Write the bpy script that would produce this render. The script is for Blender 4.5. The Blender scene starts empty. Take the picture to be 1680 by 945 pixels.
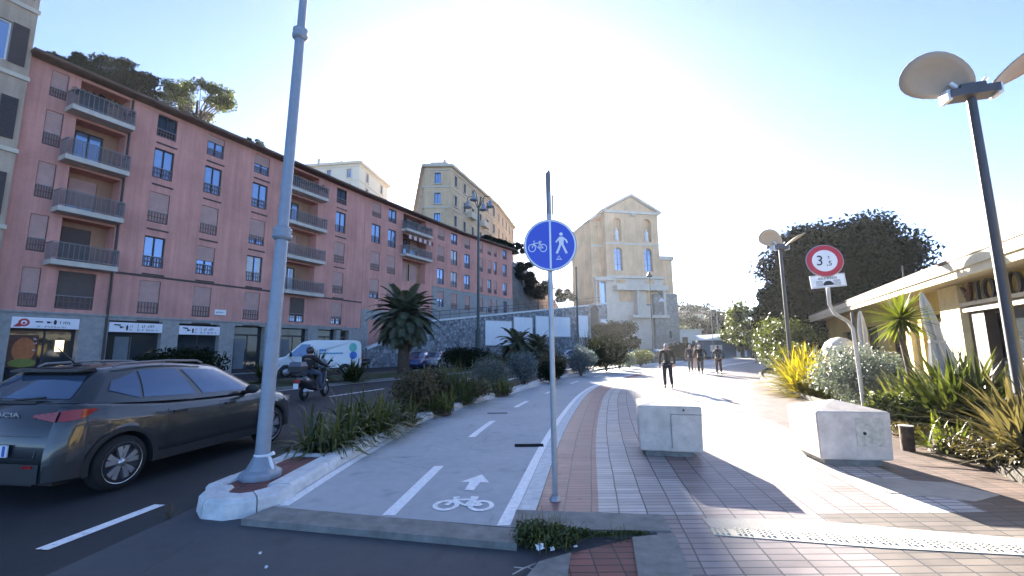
import bpy, bmesh, math, random
import numpy as np
from mathutils import Vector, Matrix
R = math.radians
SC = bpy.context.scene
COL = SC.collection

# ---------------------------------------------------------------- camera, sky, sun, exposure
FPX, PITCH, ROLL, EYE = 708.0, R(8.0), R(0.5), 1.6
cam_data = bpy.data.cameras.new('camera')
cam_data.sensor_width = 36.0
cam_data.lens = FPX / 1680 * 36
cam_data.clip_start, cam_data.clip_end = 0.05, 3000
cam = bpy.data.objects.new('camera', cam_data)
COL.objects.link(cam)
cam.matrix_world = Matrix.Translation((0, 0, EYE)) @ Matrix.Rotation(R(90) + PITCH, 4, 'X') @ Matrix.Rotation(-ROLL, 4, 'Z')
SC.camera = cam
SUN_AZ, SUN_EL = R(-2.0), R(19.3)          # azimuth measured clockwise from +Y
world = bpy.data.worlds.new('World')
SC.world = world
world.use_nodes = True
wn = world.node_tree
bg = wn.nodes['Background']
sky = wn.nodes.new('ShaderNodeTexSky')
sky.sky_type = 'NISHITA'
sky.sun_disc = False
sky.sun_elevation = SUN_EL
sky.sun_rotation = SUN_AZ
sky.air_density, sky.dust_density, sky.ozone_density = 0.45, 0.45, 3.2
wn.links.new(sky.outputs[0], bg.inputs[0])
bg.inputs[1].default_value = 0.055
sun_d = bpy.data.lights.new('sun', 'SUN')
sun_d.energy, sun_d.angle, sun_d.color = 5.0, R(0.5), (1.0, 0.93, 0.82)
sun = bpy.data.objects.new('sun', sun_d)
COL.objects.link(sun)
sdir = Vector((math.sin(SUN_AZ) * math.cos(SUN_EL), math.cos(SUN_AZ) * math.cos(SUN_EL), math.sin(SUN_EL)))
sun.rotation_euler = sdir.to_track_quat('Z', 'Y').to_euler()
sun.location = sdir * 60
SC.view_settings.view_transform = 'Standard'
SC.view_settings.look = 'None'
SC.view_settings.gamma = 1.0
SC.view_settings.exposure = 3.25
SC.render.engine = 'CYCLES'
SC.cycles.max_bounces = 6
SC.cycles.transparent_max_bounces = 6
SC.cycles.sample_clamp_indirect = 6.0
SC.cycles.use_denoising = True

# survey helpers: a sight line from the station point, met with a height or a distance
def ray(u, v):
    x, y = (u - 840) / FPX, -(v - 472.5) / FPX
    c, s = math.cos(ROLL), math.sin(ROLL)
    x, y = c * x + s * y, -s * x + c * y
    return Vector((x, math.cos(PITCH) - y * math.sin(PITCH), math.sin(PITCH) + y * math.cos(PITCH)))
def gnd(u, v, z=0.0):
    r = ray(u, v)
    return Vector((0, 0, EYE)) + r * ((z - EYE) / r.z)
def dep(u, v, Y):
    r = ray(u, v)
    return Vector((0, 0, EYE)) + r * (Y / r.y)

# ---------------------------------------------------------------- materials
def new_mat(name):
    m = bpy.data.materials.new(name)
    m.use_nodes = True
    return m, m.node_tree, m.node_tree.nodes['Principled BSDF']
def mat(name, col, rough=0.65, metal=0.0, var=0.12, scale=4.0, bump=0.0, bscale=60.0, spec=0.5, hue=None):
    m, t, p = new_mat(name)
    p.inputs['Roughness'].default_value = rough
    p.inputs['Metallic'].default_value = metal
    p.inputs['Specular IOR Level'].default_value = spec
    tc = t.nodes.new('ShaderNodeTexCoord')
    nz = t.nodes.new('ShaderNodeTexNoise')
    nz.inputs['Scale'].default_value = scale
    nz.inputs['Detail'].default_value = 6
    nz.inputs['Roughness'].default_value = 0.65
    t.links.new(tc.outputs['Object'], nz.inputs['Vector'])
    rp = t.nodes.new('ShaderNodeValToRGB')
    rp.color_ramp.elements[0].position, rp.color_ramp.elements[1].position = 0.3, 0.72
    c2 = hue or col
    rp.color_ramp.elements[0].color = tuple(c * (1 - var) for c in col) + (1,)
    rp.color_ramp.elements[1].color = tuple(min(1, c * (1 + var)) for c in c2) + (1,)
    t.links.new(nz.outputs['Fac'], rp.inputs['Fac'])
    t.links.new(rp.outputs['Color'], p.inputs['Base Color'])
    if bump > 0:
        n2 = t.nodes.new('ShaderNodeTexNoise')
        n2.inputs['Scale'].default_value = bscale
        n2.inputs['Detail'].default_value = 4
        t.links.new(tc.outputs['Object'], n2.inputs['Vector'])
        b = t.nodes.new('ShaderNodeBump')
        b.inputs['Strength'].default_value = bump
        b.inputs['Distance'].default_value = 0.02
        t.links.new(n2.outputs['Fac'], b.inputs['Height'])
        t.links.new(b.outputs['Normal'], p.inputs['Normal'])
    return m
def leaf_mat(name, dark, light, trans=0.35, rough=0.45, tint=(1.25, 1.2, 0.5), spec=0.35):
    m, t, p = new_mat(name)
    p.inputs['Roughness'].default_value = rough
    p.inputs['Specular IOR Level'].default_value = spec
    g = t.nodes.new('ShaderNodeNewGeometry')
    rp = t.nodes.new('ShaderNodeValToRGB')
    rp.color_ramp.elements[0].color = tuple(dark) + (1,)
    rp.color_ramp.elements[1].color = tuple(light) + (1,)
    t.links.new(g.outputs['Random Per Island'], rp.inputs['Fac'])
    t.links.new(rp.outputs['Color'], p.inputs['Base Color'])
    tr = t.nodes.new('ShaderNodeBsdfTranslucent')
    mx = t.nodes.new('ShaderNodeMix')
    mx.data_type, mx.blend_type = 'RGBA', 'MULTIPLY'
    mx.inputs['Factor'].default_value = 1.0
    mx.inputs['B'].default_value = tuple(tint) + (1,)
    t.links.new(rp.outputs['Color'], mx.inputs['A'])
    t.links.new(mx.outputs['Result'], tr.inputs['Color'])
    ms = t.nodes.new('ShaderNodeMixShader')
    ms.inputs['Fac'].default_value = trans
    t.links.new(p.outputs[0], ms.inputs[1])
    t.links.new(tr.outputs[0], ms.inputs[2])
    t.links.new(ms.outputs[0], t.nodes['Material Output'].inputs['Surface'])
    return m
def grid_stone(name, cols, scale, mortar=(0.12, 0.12, 0.12), rough=0.85, bump=0.6):
    """irregular rubble masonry: voronoi cells with dark joints"""
    m, t, p = new_mat(name)
    p.inputs['Roughness'].default_value = rough
    tc = t.nodes.new('ShaderNodeTexCoord')
    v1 = t.nodes.new('ShaderNodeTexVoronoi'); v1.inputs['Scale'].default_value = scale
    v2 = t.nodes.new('ShaderNodeTexVoronoi'); v2.inputs['Scale'].default_value = scale; v2.feature = 'DISTANCE_TO_EDGE'
    for v in (v1, v2): t.links.new(tc.outputs['Object'], v.inputs['Vector'])
    sp = t.nodes.new('ShaderNodeSeparateColor')
    t.links.new(v1.outputs['Color'], sp.inputs[0])
    rp = t.nodes.new('ShaderNodeValToRGB')
    els = rp.color_ramp.elements
    els[0].color = cols[0] + (1,); els[1].color = cols[-1] + (1,)
    for i, c in enumerate(cols[1:-1]):
        e = els.new((i + 1) / (len(cols) - 1)); e.color = c + (1,)
    t.links.new(sp.outputs[0], rp.inputs['Fac'])
    r2 = t.nodes.new('ShaderNodeValToRGB')
    r2.color_ramp.elements[0].position, r2.color_ramp.elements[1].position = 0.02, 0.07
    t.links.new(v2.outputs['Distance'], r2.inputs['Fac'])
    mx = t.nodes.new('ShaderNodeMix'); mx.data_type = 'RGBA'
    mx.inputs['A'].default_value = mortar + (1,)
    t.links.new(r2.outputs['Color'], mx.inputs['Factor'])
    t.links.new(rp.outputs['Color'], mx.inputs['B'])
    t.links.new(mx.outputs['Result'], p.inputs['Base Color'])
    b = t.nodes.new('ShaderNodeBump'); b.inputs['Strength'].default_value = bump; b.inputs['Distance'].default_value = 0.05
    t.links.new(r2.outputs['Color'], b.inputs['Height'])
    t.links.new(b.outputs['Normal'], p.inputs['Normal'])
    return m
def asphalt(name, col, patch=0.25, speck=0.25, rough=0.8):
    m, t, p = new_mat(name)
    p.inputs['Roughness'].default_value = rough
    p.inputs['Specular IOR Level'].default_value = 0.4
    tc = t.nodes.new('ShaderNodeTexCoord')
    def noise(s, d):
        n = t.nodes.new('ShaderNodeTexNoise'); n.inputs['Scale'].default_value = s; n.inputs['Detail'].default_value = d
        t.links.new(tc.outputs['Object'], n.inputs['Vector']); return n
    n1, n2, n3 = noise(0.7, 5), noise(160, 2), noise(7, 6)
    def mad(src, mul, add):
        k = t.nodes.new('ShaderNodeMath'); k.operation = 'MULTIPLY_ADD'
        t.links.new(src, k.inputs[0]); k.inputs[1].default_value = mul; k.inputs[2].default_value = add; return k.outputs[0]
    def mulo(a, b):
        k = t.nodes.new('ShaderNodeMath'); k.operation = 'MULTIPLY'
        t.links.new(a, k.inputs[0]); t.links.new(b, k.inputs[1]); return k.outputs[0]
    f = mulo(mulo(mad(n1.outputs['Fac'], 2 * patch, 1 - patch), mad(n2.outputs['Fac'], 2 * speck, 1 - speck)), mad(n3.outputs['Fac'], 0.3, 0.85))
    vc = t.nodes.new('ShaderNodeTexVoronoi'); vc.feature = 'DISTANCE_TO_EDGE'; vc.inputs['Scale'].default_value = 0.55
    wv = t.nodes.new('ShaderNodeVectorMath'); wv.operation = 'MULTIPLY_ADD'; t.links.new(n3.outputs['Color'], wv.inputs[0]); wv.inputs[1].default_value = (0.25, 0.25, 0); t.links.new(tc.outputs['Object'], wv.inputs[2]); t.links.new(wv.outputs[0], vc.inputs['Vector'])
    cr = t.nodes.new('ShaderNodeMapRange'); cr.inputs['From Max'].default_value = 0.008; cr.inputs['To Min'].default_value = 0.8; t.links.new(vc.outputs['Distance'], cr.inputs['Value'])
    cm = t.nodes.new('ShaderNodeMath'); cm.operation = 'MAXIMUM'; t.links.new(cr.outputs[0], cm.inputs[0]); t.links.new(mad(n1.outputs['Fac'], 4.0, -1.0), cm.inputs[1])
    cn = t.nodes.new('ShaderNodeMath'); cn.operation = 'MINIMUM'; t.links.new(cm.outputs[0], cn.inputs[0]); cn.inputs[1].default_value = 1.0
    st = noise(2.6, 8); sm = t.nodes.new('ShaderNodeMapRange'); sm.inputs['From Min'].default_value = 0.60; sm.inputs['From Max'].default_value = 0.72; sm.inputs['To Min'].default_value = 1.0; sm.inputs['To Max'].default_value = 0.78; t.links.new(st.outputs['Fac'], sm.inputs['Value'])
    f = mulo(mulo(f, cn.outputs[0]), sm.outputs[0])
    mx = t.nodes.new('ShaderNodeMix'); mx.data_type, mx.blend_type = 'RGBA', 'MULTIPLY'
    mx.inputs['Factor'].default_value = 1; mx.inputs['A'].default_value = tuple(col) + (1,)
    cb = t.nodes.new('ShaderNodeCombineColor')
    for i in range(3): t.links.new(f, cb.inputs[i])
    t.links.new(cb.outputs[0], mx.inputs['B'])
    t.links.new(mx.outputs['Result'], p.inputs['Base Color'])
    b = t.nodes.new('ShaderNodeBump'); b.inputs['Strength'].default_value = 0.35; b.inputs['Distance'].default_value = 0.01
    t.links.new(n2.outputs['Fac'], b.inputs['Height']); t.links.new(b.outputs['Normal'], p.inputs['Normal'])
    return m
def paver_mat(name, bw, bh, bands, joint=(0.022, 0.022, 0.025), var=0.2, rough=0.5, ju=0.055, jv=0.13):
    """stack-bonded pavers on UV metres; bands = [(u_start, colour), ...] across"""
    m, t, p = new_mat(name)
    p.inputs['Specular IOR Level'].default_value = 0.4
    def math_(op, a, b=None, c=None):
        k = t.nodes.new('ShaderNodeMath'); k.operation = op
        for i, q in enumerate((a, b, c)):
            if q is None: continue
            if isinstance(q, (int, float)): k.inputs[i].default_value = q
            else: t.links.new(q, k.inputs[i])
        return k.outputs[0]
    uv = t.nodes.new('ShaderNodeUVMap'); tc = t.nodes.new('ShaderNodeTexCoord')
    sx = t.nodes.new('ShaderNodeSeparateXYZ'); t.links.new(uv.outputs['UV'], sx.inputs[0])
    wob = t.nodes.new('ShaderNodeTexNoise'); wob.inputs['Scale'].default_value = 1.3; t.links.new(tc.outputs['Object'], wob.inputs['Vector'])
    w = math_('MULTIPLY_ADD', wob.outputs['Fac'], 0.03, -0.015)
    qu = math_('DIVIDE', math_('ADD', sx.outputs[0], w), bw); qv = math_('DIVIDE', math_('ADD', sx.outputs[1], w), bh)
    fu, fv, iu, iv = math_('FRACT', qu), math_('FRACT', qv), math_('FLOOR', qu), math_('FLOOR', qv)
    cell = t.nodes.new('ShaderNodeCombineXYZ'); t.links.new(iu, cell.inputs[0]); t.links.new(iv, cell.inputs[1])
    wn_ = t.nodes.new('ShaderNodeTexWhiteNoise'); wn_.noise_dimensions = '3D'; t.links.new(cell.outputs[0], wn_.inputs['Vector'])
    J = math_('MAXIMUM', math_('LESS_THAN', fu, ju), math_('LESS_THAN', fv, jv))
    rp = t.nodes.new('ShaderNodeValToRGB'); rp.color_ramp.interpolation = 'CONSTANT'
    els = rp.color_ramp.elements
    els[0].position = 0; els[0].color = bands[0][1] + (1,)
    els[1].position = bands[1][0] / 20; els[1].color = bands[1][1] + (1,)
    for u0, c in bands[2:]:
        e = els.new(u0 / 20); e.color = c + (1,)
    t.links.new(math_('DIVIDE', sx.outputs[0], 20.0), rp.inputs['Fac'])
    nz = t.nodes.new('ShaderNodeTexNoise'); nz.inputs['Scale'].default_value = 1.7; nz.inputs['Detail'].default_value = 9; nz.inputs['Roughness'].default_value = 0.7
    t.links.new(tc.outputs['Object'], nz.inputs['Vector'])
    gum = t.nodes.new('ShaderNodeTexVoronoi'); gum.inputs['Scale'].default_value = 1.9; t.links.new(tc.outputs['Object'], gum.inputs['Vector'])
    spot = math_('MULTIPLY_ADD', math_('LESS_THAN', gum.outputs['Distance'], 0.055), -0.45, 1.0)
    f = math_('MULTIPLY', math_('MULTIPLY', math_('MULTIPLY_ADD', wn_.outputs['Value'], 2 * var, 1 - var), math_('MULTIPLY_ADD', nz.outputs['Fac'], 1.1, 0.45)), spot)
    cb = t.nodes.new('ShaderNodeCombineColor')
    for i in range(3): t.links.new(f, cb.inputs[i])
    k = t.nodes.new('ShaderNodeMix'); k.data_type, k.blend_type = 'RGBA', 'MULTIPLY'; k.inputs['Factor'].default_value = 1
    t.links.new(rp.outputs['Color'], k.inputs['A']); t.links.new(cb.outputs[0], k.inputs['B'])
    k2 = t.nodes.new('ShaderNodeMix'); k2.data_type = 'RGBA'; t.links.new(math_('MULTIPLY', J, 0.95), k2.inputs['Factor'])
    t.links.new(k.outputs['Result'], k2.inputs['A']); k2.inputs['B'].default_value = joint + (1,)
    t.links.new(k2.outputs['Result'], p.inputs['Base Color'])
    t.links.new(math_('MULTIPLY_ADD', nz.outputs['Fac'], 0.35, rough - 0.15), p.inputs['Roughness'])
    b = t.nodes.new('ShaderNodeBump'); b.inputs['Strength'].default_value = 0.5; b.inputs['Distance'].default_value = 0.006
    t.links.new(math_('SUBTRACT', math_('MULTIPLY', wn_.outputs['Value'], 0.35), J), b.inputs['Height']); t.links.new(b.outputs['Normal'], p.inputs['Normal'])
    return m
def wall_mat(name, col, var=0.1, rough=0.85):
    """painted render with rain streaks and faded patches"""
    m, t, p = new_mat(name); p.inputs['Roughness'].default_value = rough; p.inputs['Specular IOR Level'].default_value = 0.2
    tc = t.nodes.new('ShaderNodeTexCoord')
    def nz(scale, mapping, detail=6):
        mp = t.nodes.new('ShaderNodeMapping'); mp.inputs['Scale'].default_value = mapping; t.links.new(tc.outputs['Object'], mp.inputs['Vector'])
        n = t.nodes.new('ShaderNodeTexNoise'); n.inputs['Scale'].default_value = scale; n.inputs['Detail'].default_value = detail; n.inputs['Roughness'].default_value = 0.65
        t.links.new(mp.outputs[0], n.inputs['Vector']); return n.outputs['Fac']
    def rng(src, lo, hi, f0=0.3, f1=0.7):
        k = t.nodes.new('ShaderNodeMapRange'); k.inputs['From Min'].default_value = f0; k.inputs['From Max'].default_value = f1; k.inputs['To Min'].default_value = lo; k.inputs['To Max'].default_value = hi; t.links.new(src, k.inputs['Value']); return k.outputs[0]
    def mul(a, b):
        k = t.nodes.new('ShaderNodeMath'); k.operation = 'MULTIPLY'; t.links.new(a, k.inputs[0]); t.links.new(b, k.inputs[1]); return k.outputs[0]
    f = mul(mul(rng(nz(0.35, (1, 1, 1)), 1 - var, 1 + var), rng(nz(2.2, (1.6, 1.6, 0.09)), 1 - var * 1.3, 1.04)), rng(nz(9, (1, 1, 1)), 0.95, 1.05))
    cb = t.nodes.new('ShaderNodeCombineColor')
    for i in range(3): t.links.new(f, cb.inputs[i])
    k = t.nodes.new('ShaderNodeMix'); k.data_type, k.blend_type = 'RGBA', 'MULTIPLY'; k.inputs['Factor'].default_value = 1; k.inputs['A'].default_value = tuple(col) + (1,); t.links.new(cb.outputs[0], k.inputs['B'])
    t.links.new(k.outputs['Result'], p.inputs['Base Color'])
    b = t.nodes.new('ShaderNodeBump'); b.inputs['Strength'].default_value = 0.12; b.inputs['Distance'].default_value = 0.02; t.links.new(nz(30, (1, 1, 1)), b.inputs['Height']); t.links.new(b.outputs['Normal'], p.inputs['Normal'])
    return m
def worn_paint(name, col, keep=0.36):
    """road paint rubbed through to the surface below in places"""
    m = mat(name, col, 0.65, var=0.16, scale=18, bump=0.2); t = m.node_tree; p = t.nodes['Principled BSDF']
    tc = t.nodes.new('ShaderNodeTexCoord'); n = t.nodes.new('ShaderNodeTexNoise'); n.inputs['Scale'].default_value = 26; n.inputs['Detail'].default_value = 7; n.inputs['Roughness'].default_value = 0.75
    t.links.new(tc.outputs['Object'], n.inputs['Vector'])
    r = t.nodes.new('ShaderNodeMapRange'); r.inputs['From Min'].default_value = keep; r.inputs['From Max'].default_value = keep + 0.07; t.links.new(n.outputs['Fac'], r.inputs['Value']); t.links.new(r.outputs[0], p.inputs['Alpha'])
    return m

M = {}
M['asphalt_dark'] = asphalt('road_asphalt', (0.028, 0.03, 0.034), 0.2, 0.3, 0.75)
M['asphalt_mid'] = asphalt('crossing_asphalt', (0.072, 0.076, 0.084), 0.35, 0.35)
M['asphalt_lane'] = asphalt('lane_asphalt', (0.40, 0.42, 0.43), 0.18, 0.3)
M['soil'] = mat('soil', (0.05, 0.042, 0.03), 0.95, var=0.4, scale=14, bump=0.8, bscale=30)
M['grass'] = mat('lawn', (0.05, 0.07, 0.022), 0.9, var=0.4, scale=9, bump=0.8, bscale=80)
M['paint'] = worn_paint('road_paint', (0.84, 0.85, 0.85), 0.33)
M['iron'] = mat('drain_iron', (0.03, 0.03, 0.032), 1.0, spec=0.0)
M['kerb'] = mat('granite_kerb', (0.62, 0.64, 0.64), 0.75, var=0.22, scale=7, bump=0.35, bscale=90)
M['kerbdark'] = mat('worn_kerb', (0.2, 0.2, 0.185), 0.8, var=0.3, scale=6, bump=0.4, bscale=70)
M['concrete'] = mat('cast_concrete', (0.58, 0.51, 0.44), 0.75, var=0.22, scale=5, bump=0.3, bscale=70)
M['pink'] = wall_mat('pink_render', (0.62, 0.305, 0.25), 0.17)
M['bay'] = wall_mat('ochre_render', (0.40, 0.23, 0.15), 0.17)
M['greystone'] = mat('grey_stone_cladding', (0.30, 0.295, 0.28), 0.7, var=0.22, scale=3, bump=0.1)
M['brownmetal'] = mat('brown_metal', (0.045, 0.03, 0.026), 0.5, var=0.2)
M['frame'] = mat('dark_window_frame', (0.04, 0.028, 0.028), 0.55, var=0.15)
M['shutter'] = mat('pink_roller_shutter', (0.46, 0.28, 0.24), 0.7, var=0.12, scale=2)
M['shutterdark'] = mat('brown_roller_shutter', (0.10, 0.072, 0.06), 0.7, var=0.15, scale=2)
M['curtain'] = mat('white_curtain', (0.6, 0.62, 0.62), 0.9, var=0.15, scale=6)
M['slab'] = mat('cream_slab', (0.52, 0.47, 0.40), 0.8, var=0.15, scale=2)
M['rail'] = mat('grey_rail', (0.19, 0.18, 0.18), 0.5, var=0.15)
M['roof'] = mat('roof_tile', (0.12, 0.075, 0.055), 0.85, var=0.3, scale=2)
def glass(name, col, metal=0.45, rough=0.06):
    m, t, p = new_mat(name)
    p.inputs['Base Color'].default_value = tuple(col) + (1,)
    p.inputs['Metallic'].default_value = metal
    p.inputs['Roughness'].default_value = rough
    tc = t.nodes.new('ShaderNodeTexCoord'); nz = t.nodes.new('ShaderNodeTexNoise')
    nz.inputs['Scale'].default_value = 0.8; t.links.new(tc.outputs['Object'], nz.inputs['Vector'])
    b = t.nodes.new('ShaderNodeBump'); b.inputs['Strength'].default_value = 0.055; b.inputs['Distance'].default_value = 0.1
    t.links.new(nz.outputs['Fac'], b.inputs['Height']); t.links.new(b.outputs['Normal'], p.inputs['Normal'])
    return m
M['pane'] = glass('window_glass', (0.30, 0.40, 0.56), 0.6)
M['darkpane'] = glass('dark_glass', (0.025, 0.03, 0.035), 0.1)
M['carglass'] = glass('car_glass', (0.10, 0.14, 0.21), 0.5, 0.03)
M['galv'] = mat('galvanised_steel', (0.36, 0.38, 0.41), 0.42, 0.55, var=0.12, scale=9)
M['lampgrey'] = mat('lamp_post_paint', (0.26, 0.30, 0.35), 0.5, 0.2, var=0.1, scale=8)
M['lampdark'] = mat('dark_post_paint', (0.06, 0.062, 0.068), 0.45, 0.3, var=0.15)
M['lampgreen'] = mat('verdigris_post_paint', (0.055, 0.08, 0.075), 0.5, 0.2, var=0.15)
M['whitem'] = mat('white_paint', (0.72, 0.72, 0.72), 0.45, var=0.06)
M['blue'] = mat('blue_sign_sheet', (0.03, 0.075, 0.55), 0.35, var=0.05)
M['signwhite'] = mat('white_sign_sheet', (0.75, 0.78, 0.8), 0.4, var=0.05)
M['red'] = mat('red_sign_sheet', (0.45, 0.02, 0.035), 0.4, var=0.08)
M['black'] = mat('black_print', (0.015, 0.015, 0.018), 0.5, var=0.1)
M['rubber'] = mat('tyre_rubber', (0.011, 0.011, 0.011), 0.85, var=0.2)
M['blackplastic'] = mat('black_plastic', (0.02, 0.021, 0.023), 0.55, var=0.15)
M['alloy'] = mat('alloy_wheel', (0.55, 0.56, 0.58), 0.3, 0.8, var=0.05)
M['darkmetal'] = mat('dark_metal', (0.035, 0.035, 0.037), 0.8, 0.0, spec=0.2)
M['trunk'] = mat('bark', (0.075, 0.055, 0.04), 0.95, var=0.4, scale=8, bump=0.9, bscale=16)
M['palmtrunk'] = mat('palm_bark', (0.085, 0.06, 0.042), 0.95, var=0.45, scale=10, bump=1.0, bscale=12)
M['yellowrender'] = wall_mat('ochre_yellow_render', (0.66, 0.47, 0.29), 0.17)
M['beigerender'] = wall_mat('beige_render', (0.45, 0.35, 0.26), 0.17)
M['cream'] = mat('cream_trim', (0.56, 0.49, 0.38), 0.8, var=0.1, scale=1)
M['church'] = wall_mat('peach_render', (0.74, 0.48, 0.28), 0.17)
M['churchtrim'] = mat('pale_stone_trim', (0.6, 0.52, 0.43), 0.8, var=0.12, scale=0.8)
M['rubble'] = grid_stone('rubble_masonry', [(0.10, 0.11, 0.12), (0.2, 0.22, 0.24), (0.34, 0.36, 0.37), (0.15, 0.155, 0.16)], 3.2)
M['ashlar'] = grid_stone('weathered_stone', [(0.26, 0.23, 0.2), (0.34, 0.3, 0.26), (0.3, 0.27, 0.24)], 0.9, (0.2, 0.18, 0.16), bump=0.3)
M['rock'] = mat('cliff_rock', (0.17, 0.165, 0.155), 0.95, var=0.45, scale=0.35, bump=1.0, bscale=1.2)
M['rest'] = wall_mat('straw_yellow_render', (0.62, 0.46, 0.16), 0.17)
M['fabric'] = mat('white_canvas', (0.5, 0.49, 0.47), 0.9, var=0.08)

# ---------------------------------------------------------------- mesh helpers
class MB:
    def __init__(s): s.v, s.f, s.m, s.sm = [], [], [], []
    def add(s, vs, fs, mi=0, smooth=False):
        o = len(s.v); s.v += [tuple(v) for v in vs]
        for f in fs: s.f.append([i + o for i in f]); s.m.append(mi); s.sm.append(smooth)
        return s
    def box(s, c, d, rz=0.0, mi=0, taper=(1, 1)):
        x, y, z = d[0] / 2, d[1] / 2, d[2] / 2
        ca, sa = math.cos(rz), math.sin(rz)
        vs = []
        for dz, k in ((-z, (1, 1)), (z, taper)):
            for dx, dy in ((-x, -y), (x, -y), (x, y), (-x, y)):
                dx *= k[0]; dy *= k[1]
                vs.append((c[0] + dx * ca - dy * sa, c[1] + dx * sa + dy * ca, c[2] + dz))
        return s.add(vs, [(3, 2, 1, 0), (4, 5, 6, 7), (0, 1, 5, 4), (1, 2, 6, 5), (2, 3, 7, 6), (3, 0, 4, 7)], mi)
    def bx(s, x0, x1, y0, y1, z0, z1, mi=0):
        return s.box(((x0 + x1) / 2, (y0 + y1) / 2, (z0 + z1) / 2), (x1 - x0, y1 - y0, z1 - z0), 0, mi)
    def quad(s, a, b, c, d, mi=0): return s.add([a, b, c, d], [(0, 1, 2, 3)], mi)
    def tube(s, pts, r, n=8, mi=0, caps=True, smooth=True):
        pts = [Vector(p) for p in pts]
        rs = r if isinstance(r, (list, tuple)) else [r] * len(pts)
        vs, up = [], None
        for i, p in enumerate(pts):
            t = (pts[min(i + 1, len(pts) - 1)] - pts[max(i - 1, 0)]).normalized()
            if up is None: up = t.orthogonal().normalized()
            else: up = (up - t * up.dot(t)); up = up.normalized() if up.length > 1e-6 else t.orthogonal().normalized()
            w = t.cross(up)
            for k in range(n):
                a = 2 * math.pi * k / n
                vs.append(p + (up * math.cos(a) + w * math.sin(a)) * rs[i])
        fs = []
        for i in range(len(pts) - 1):
            for k in range(n):
                fs.append((i * n + k, i * n + (k + 1) % n, (i + 1) * n + (k + 1) % n, (i + 1) * n + k))
        s.add(vs, fs, mi, smooth)
        if caps:
            s.add(vs[:n], [tuple(range(n))[::-1]], mi); s.add(vs[-n:], [tuple(range(n))], mi)
        return s
    def lathe(s, prof, c=(0, 0, 0), n=20, mi=0, axis='Z', smooth=True):
        vs = []
        for r, h in prof:
            for k in range(n):
                a = 2 * math.pi * k / n
                q = (r * math.cos(a), r * math.sin(a), h)
                if axis == 'Y': q = (q[0], q[2], q[1])
                if axis == 'X': q = (q[2], q[0], q[1])
                vs.append((c[0] + q[0], c[1] + q[1], c[2] + q[2]))
        fs = [(i * n + k, i * n + (k + 1) % n, (i + 1) * n + (k + 1) % n, (i + 1) * n + k) for i in range(len(prof) - 1) for k in range(n)]
        return s.add(vs, fs, mi, smooth)
    def prism(s, poly, z0, z1, mi=0):
        n = len(poly)
        vs = [(p[0], p[1], z0) for p in poly] + [(p[0], p[1], z1) for p in poly]
        fs = [tuple(range(n))[::-1], tuple(range(n, 2 * n))] + [(i, (i + 1) % n, n + (i + 1) % n, n + i) for i in range(n)]
        return s.add(vs, fs, mi)
    def plate(s, poly, y0, y1, mi=0):
        """outline in x,z extruded along y"""
        n = len(poly)
        vs = [(p[0], y0, p[1]) for p in poly] + [(p[0], y1, p[1]) for p in poly]
        fs = [tuple(range(n)), tuple(range(n, 2 * n))[::-1]] + [(i, n + i, n + (i + 1) % n, (i + 1) % n) for i in range(n)]
        return s.add(vs, fs, mi)
    def ball(s, c, r, n=12, mi=0):
        r = r if isinstance(r, (list, tuple)) else (r, r, r)
        prof = [(max(1e-4, math.sin(math.pi * i / (n // 2))), -math.cos(math.pi * i / (n // 2))) for i in range(n // 2 + 1)]
        o = len(s.v); s.lathe(prof, (0, 0, 0), n, mi)
        for i in range(o, len(s.v)):
            v = s.v[i]; s.v[i] = (c[0] + v[0] * r[0], c[1] + v[1] * r[1], c[2] + v[2] * r[2])
        return s
    def xform(s, mtx, start=0):
        for i in range(start, len(s.v)): s.v[i] = tuple(mtx @ Vector(s.v[i]))
        return s
    def build(s, name, mats, parent=None, loc=None, smooth=None, weld=False):
        me = bpy.data.meshes.new(name)
        me.from_pydata(s.v, [], s.f)
        mats = mats if isinstance(mats, (list, tuple)) else [mats]
        for m in mats: me.materials.append(m)
        me.polygons.foreach_set('material_index', s.m)
        me.polygons.foreach_set('use_smooth', [smooth if smooth is not None else q for q in s.sm])
        if weld:
            b = bmesh.new(); b.from_mesh(me); bmesh.ops.remove_doubles(b, verts=b.verts, dist=0.0005)
            bmesh.ops.recalc_face_normals(b, faces=b.faces); b.to_mesh(me); b.free()
        me.update()
        return link(name, me, parent, loc)
def link(name, me, parent=None, loc=None):
    o = bpy.data.objects.new(name, me)
    COL.objects.link(o)
    if parent is not None: o.parent = parent
    if loc is not None: o.location = loc
    return o
def tag(o, label, cat, group=None, kind=None):
    if label: o['label'] = label
    if cat: o['category'] = cat
    if group: o['group'] = group
    if kind: o['kind'] = kind
    return o
def thing(name, label, cat, loc=(0, 0, 0), rz=0.0, group=None):
    o = bpy.data.objects.new(name, None)
    o.empty_display_size = 0.2
    COL.objects.link(o)
    o.location = loc; o.rotation_euler = (0, 0, rz)
    return tag(o, label, cat, group)
def struct(o): o['kind'] = 'structure'; return o
def kids(o): return [c for c in COL.objects if c.parent == o]
def dup(root, loc, rz=None, label=None, scale=None):
    def cp(o, par):
        c = o.copy(); COL.objects.link(c)
        if par is not None: c.parent = par
        for ch in list(o.children): cp(ch, c)
        return c
    r = cp(root, None); r.location = loc
    if rz is not None: r.rotation_euler = (0, 0, rz)
    if scale is not None: r.scale = scale if isinstance(scale, (list, tuple)) else (scale,) * 3
    if label: r['label'] = label
    return r
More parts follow.
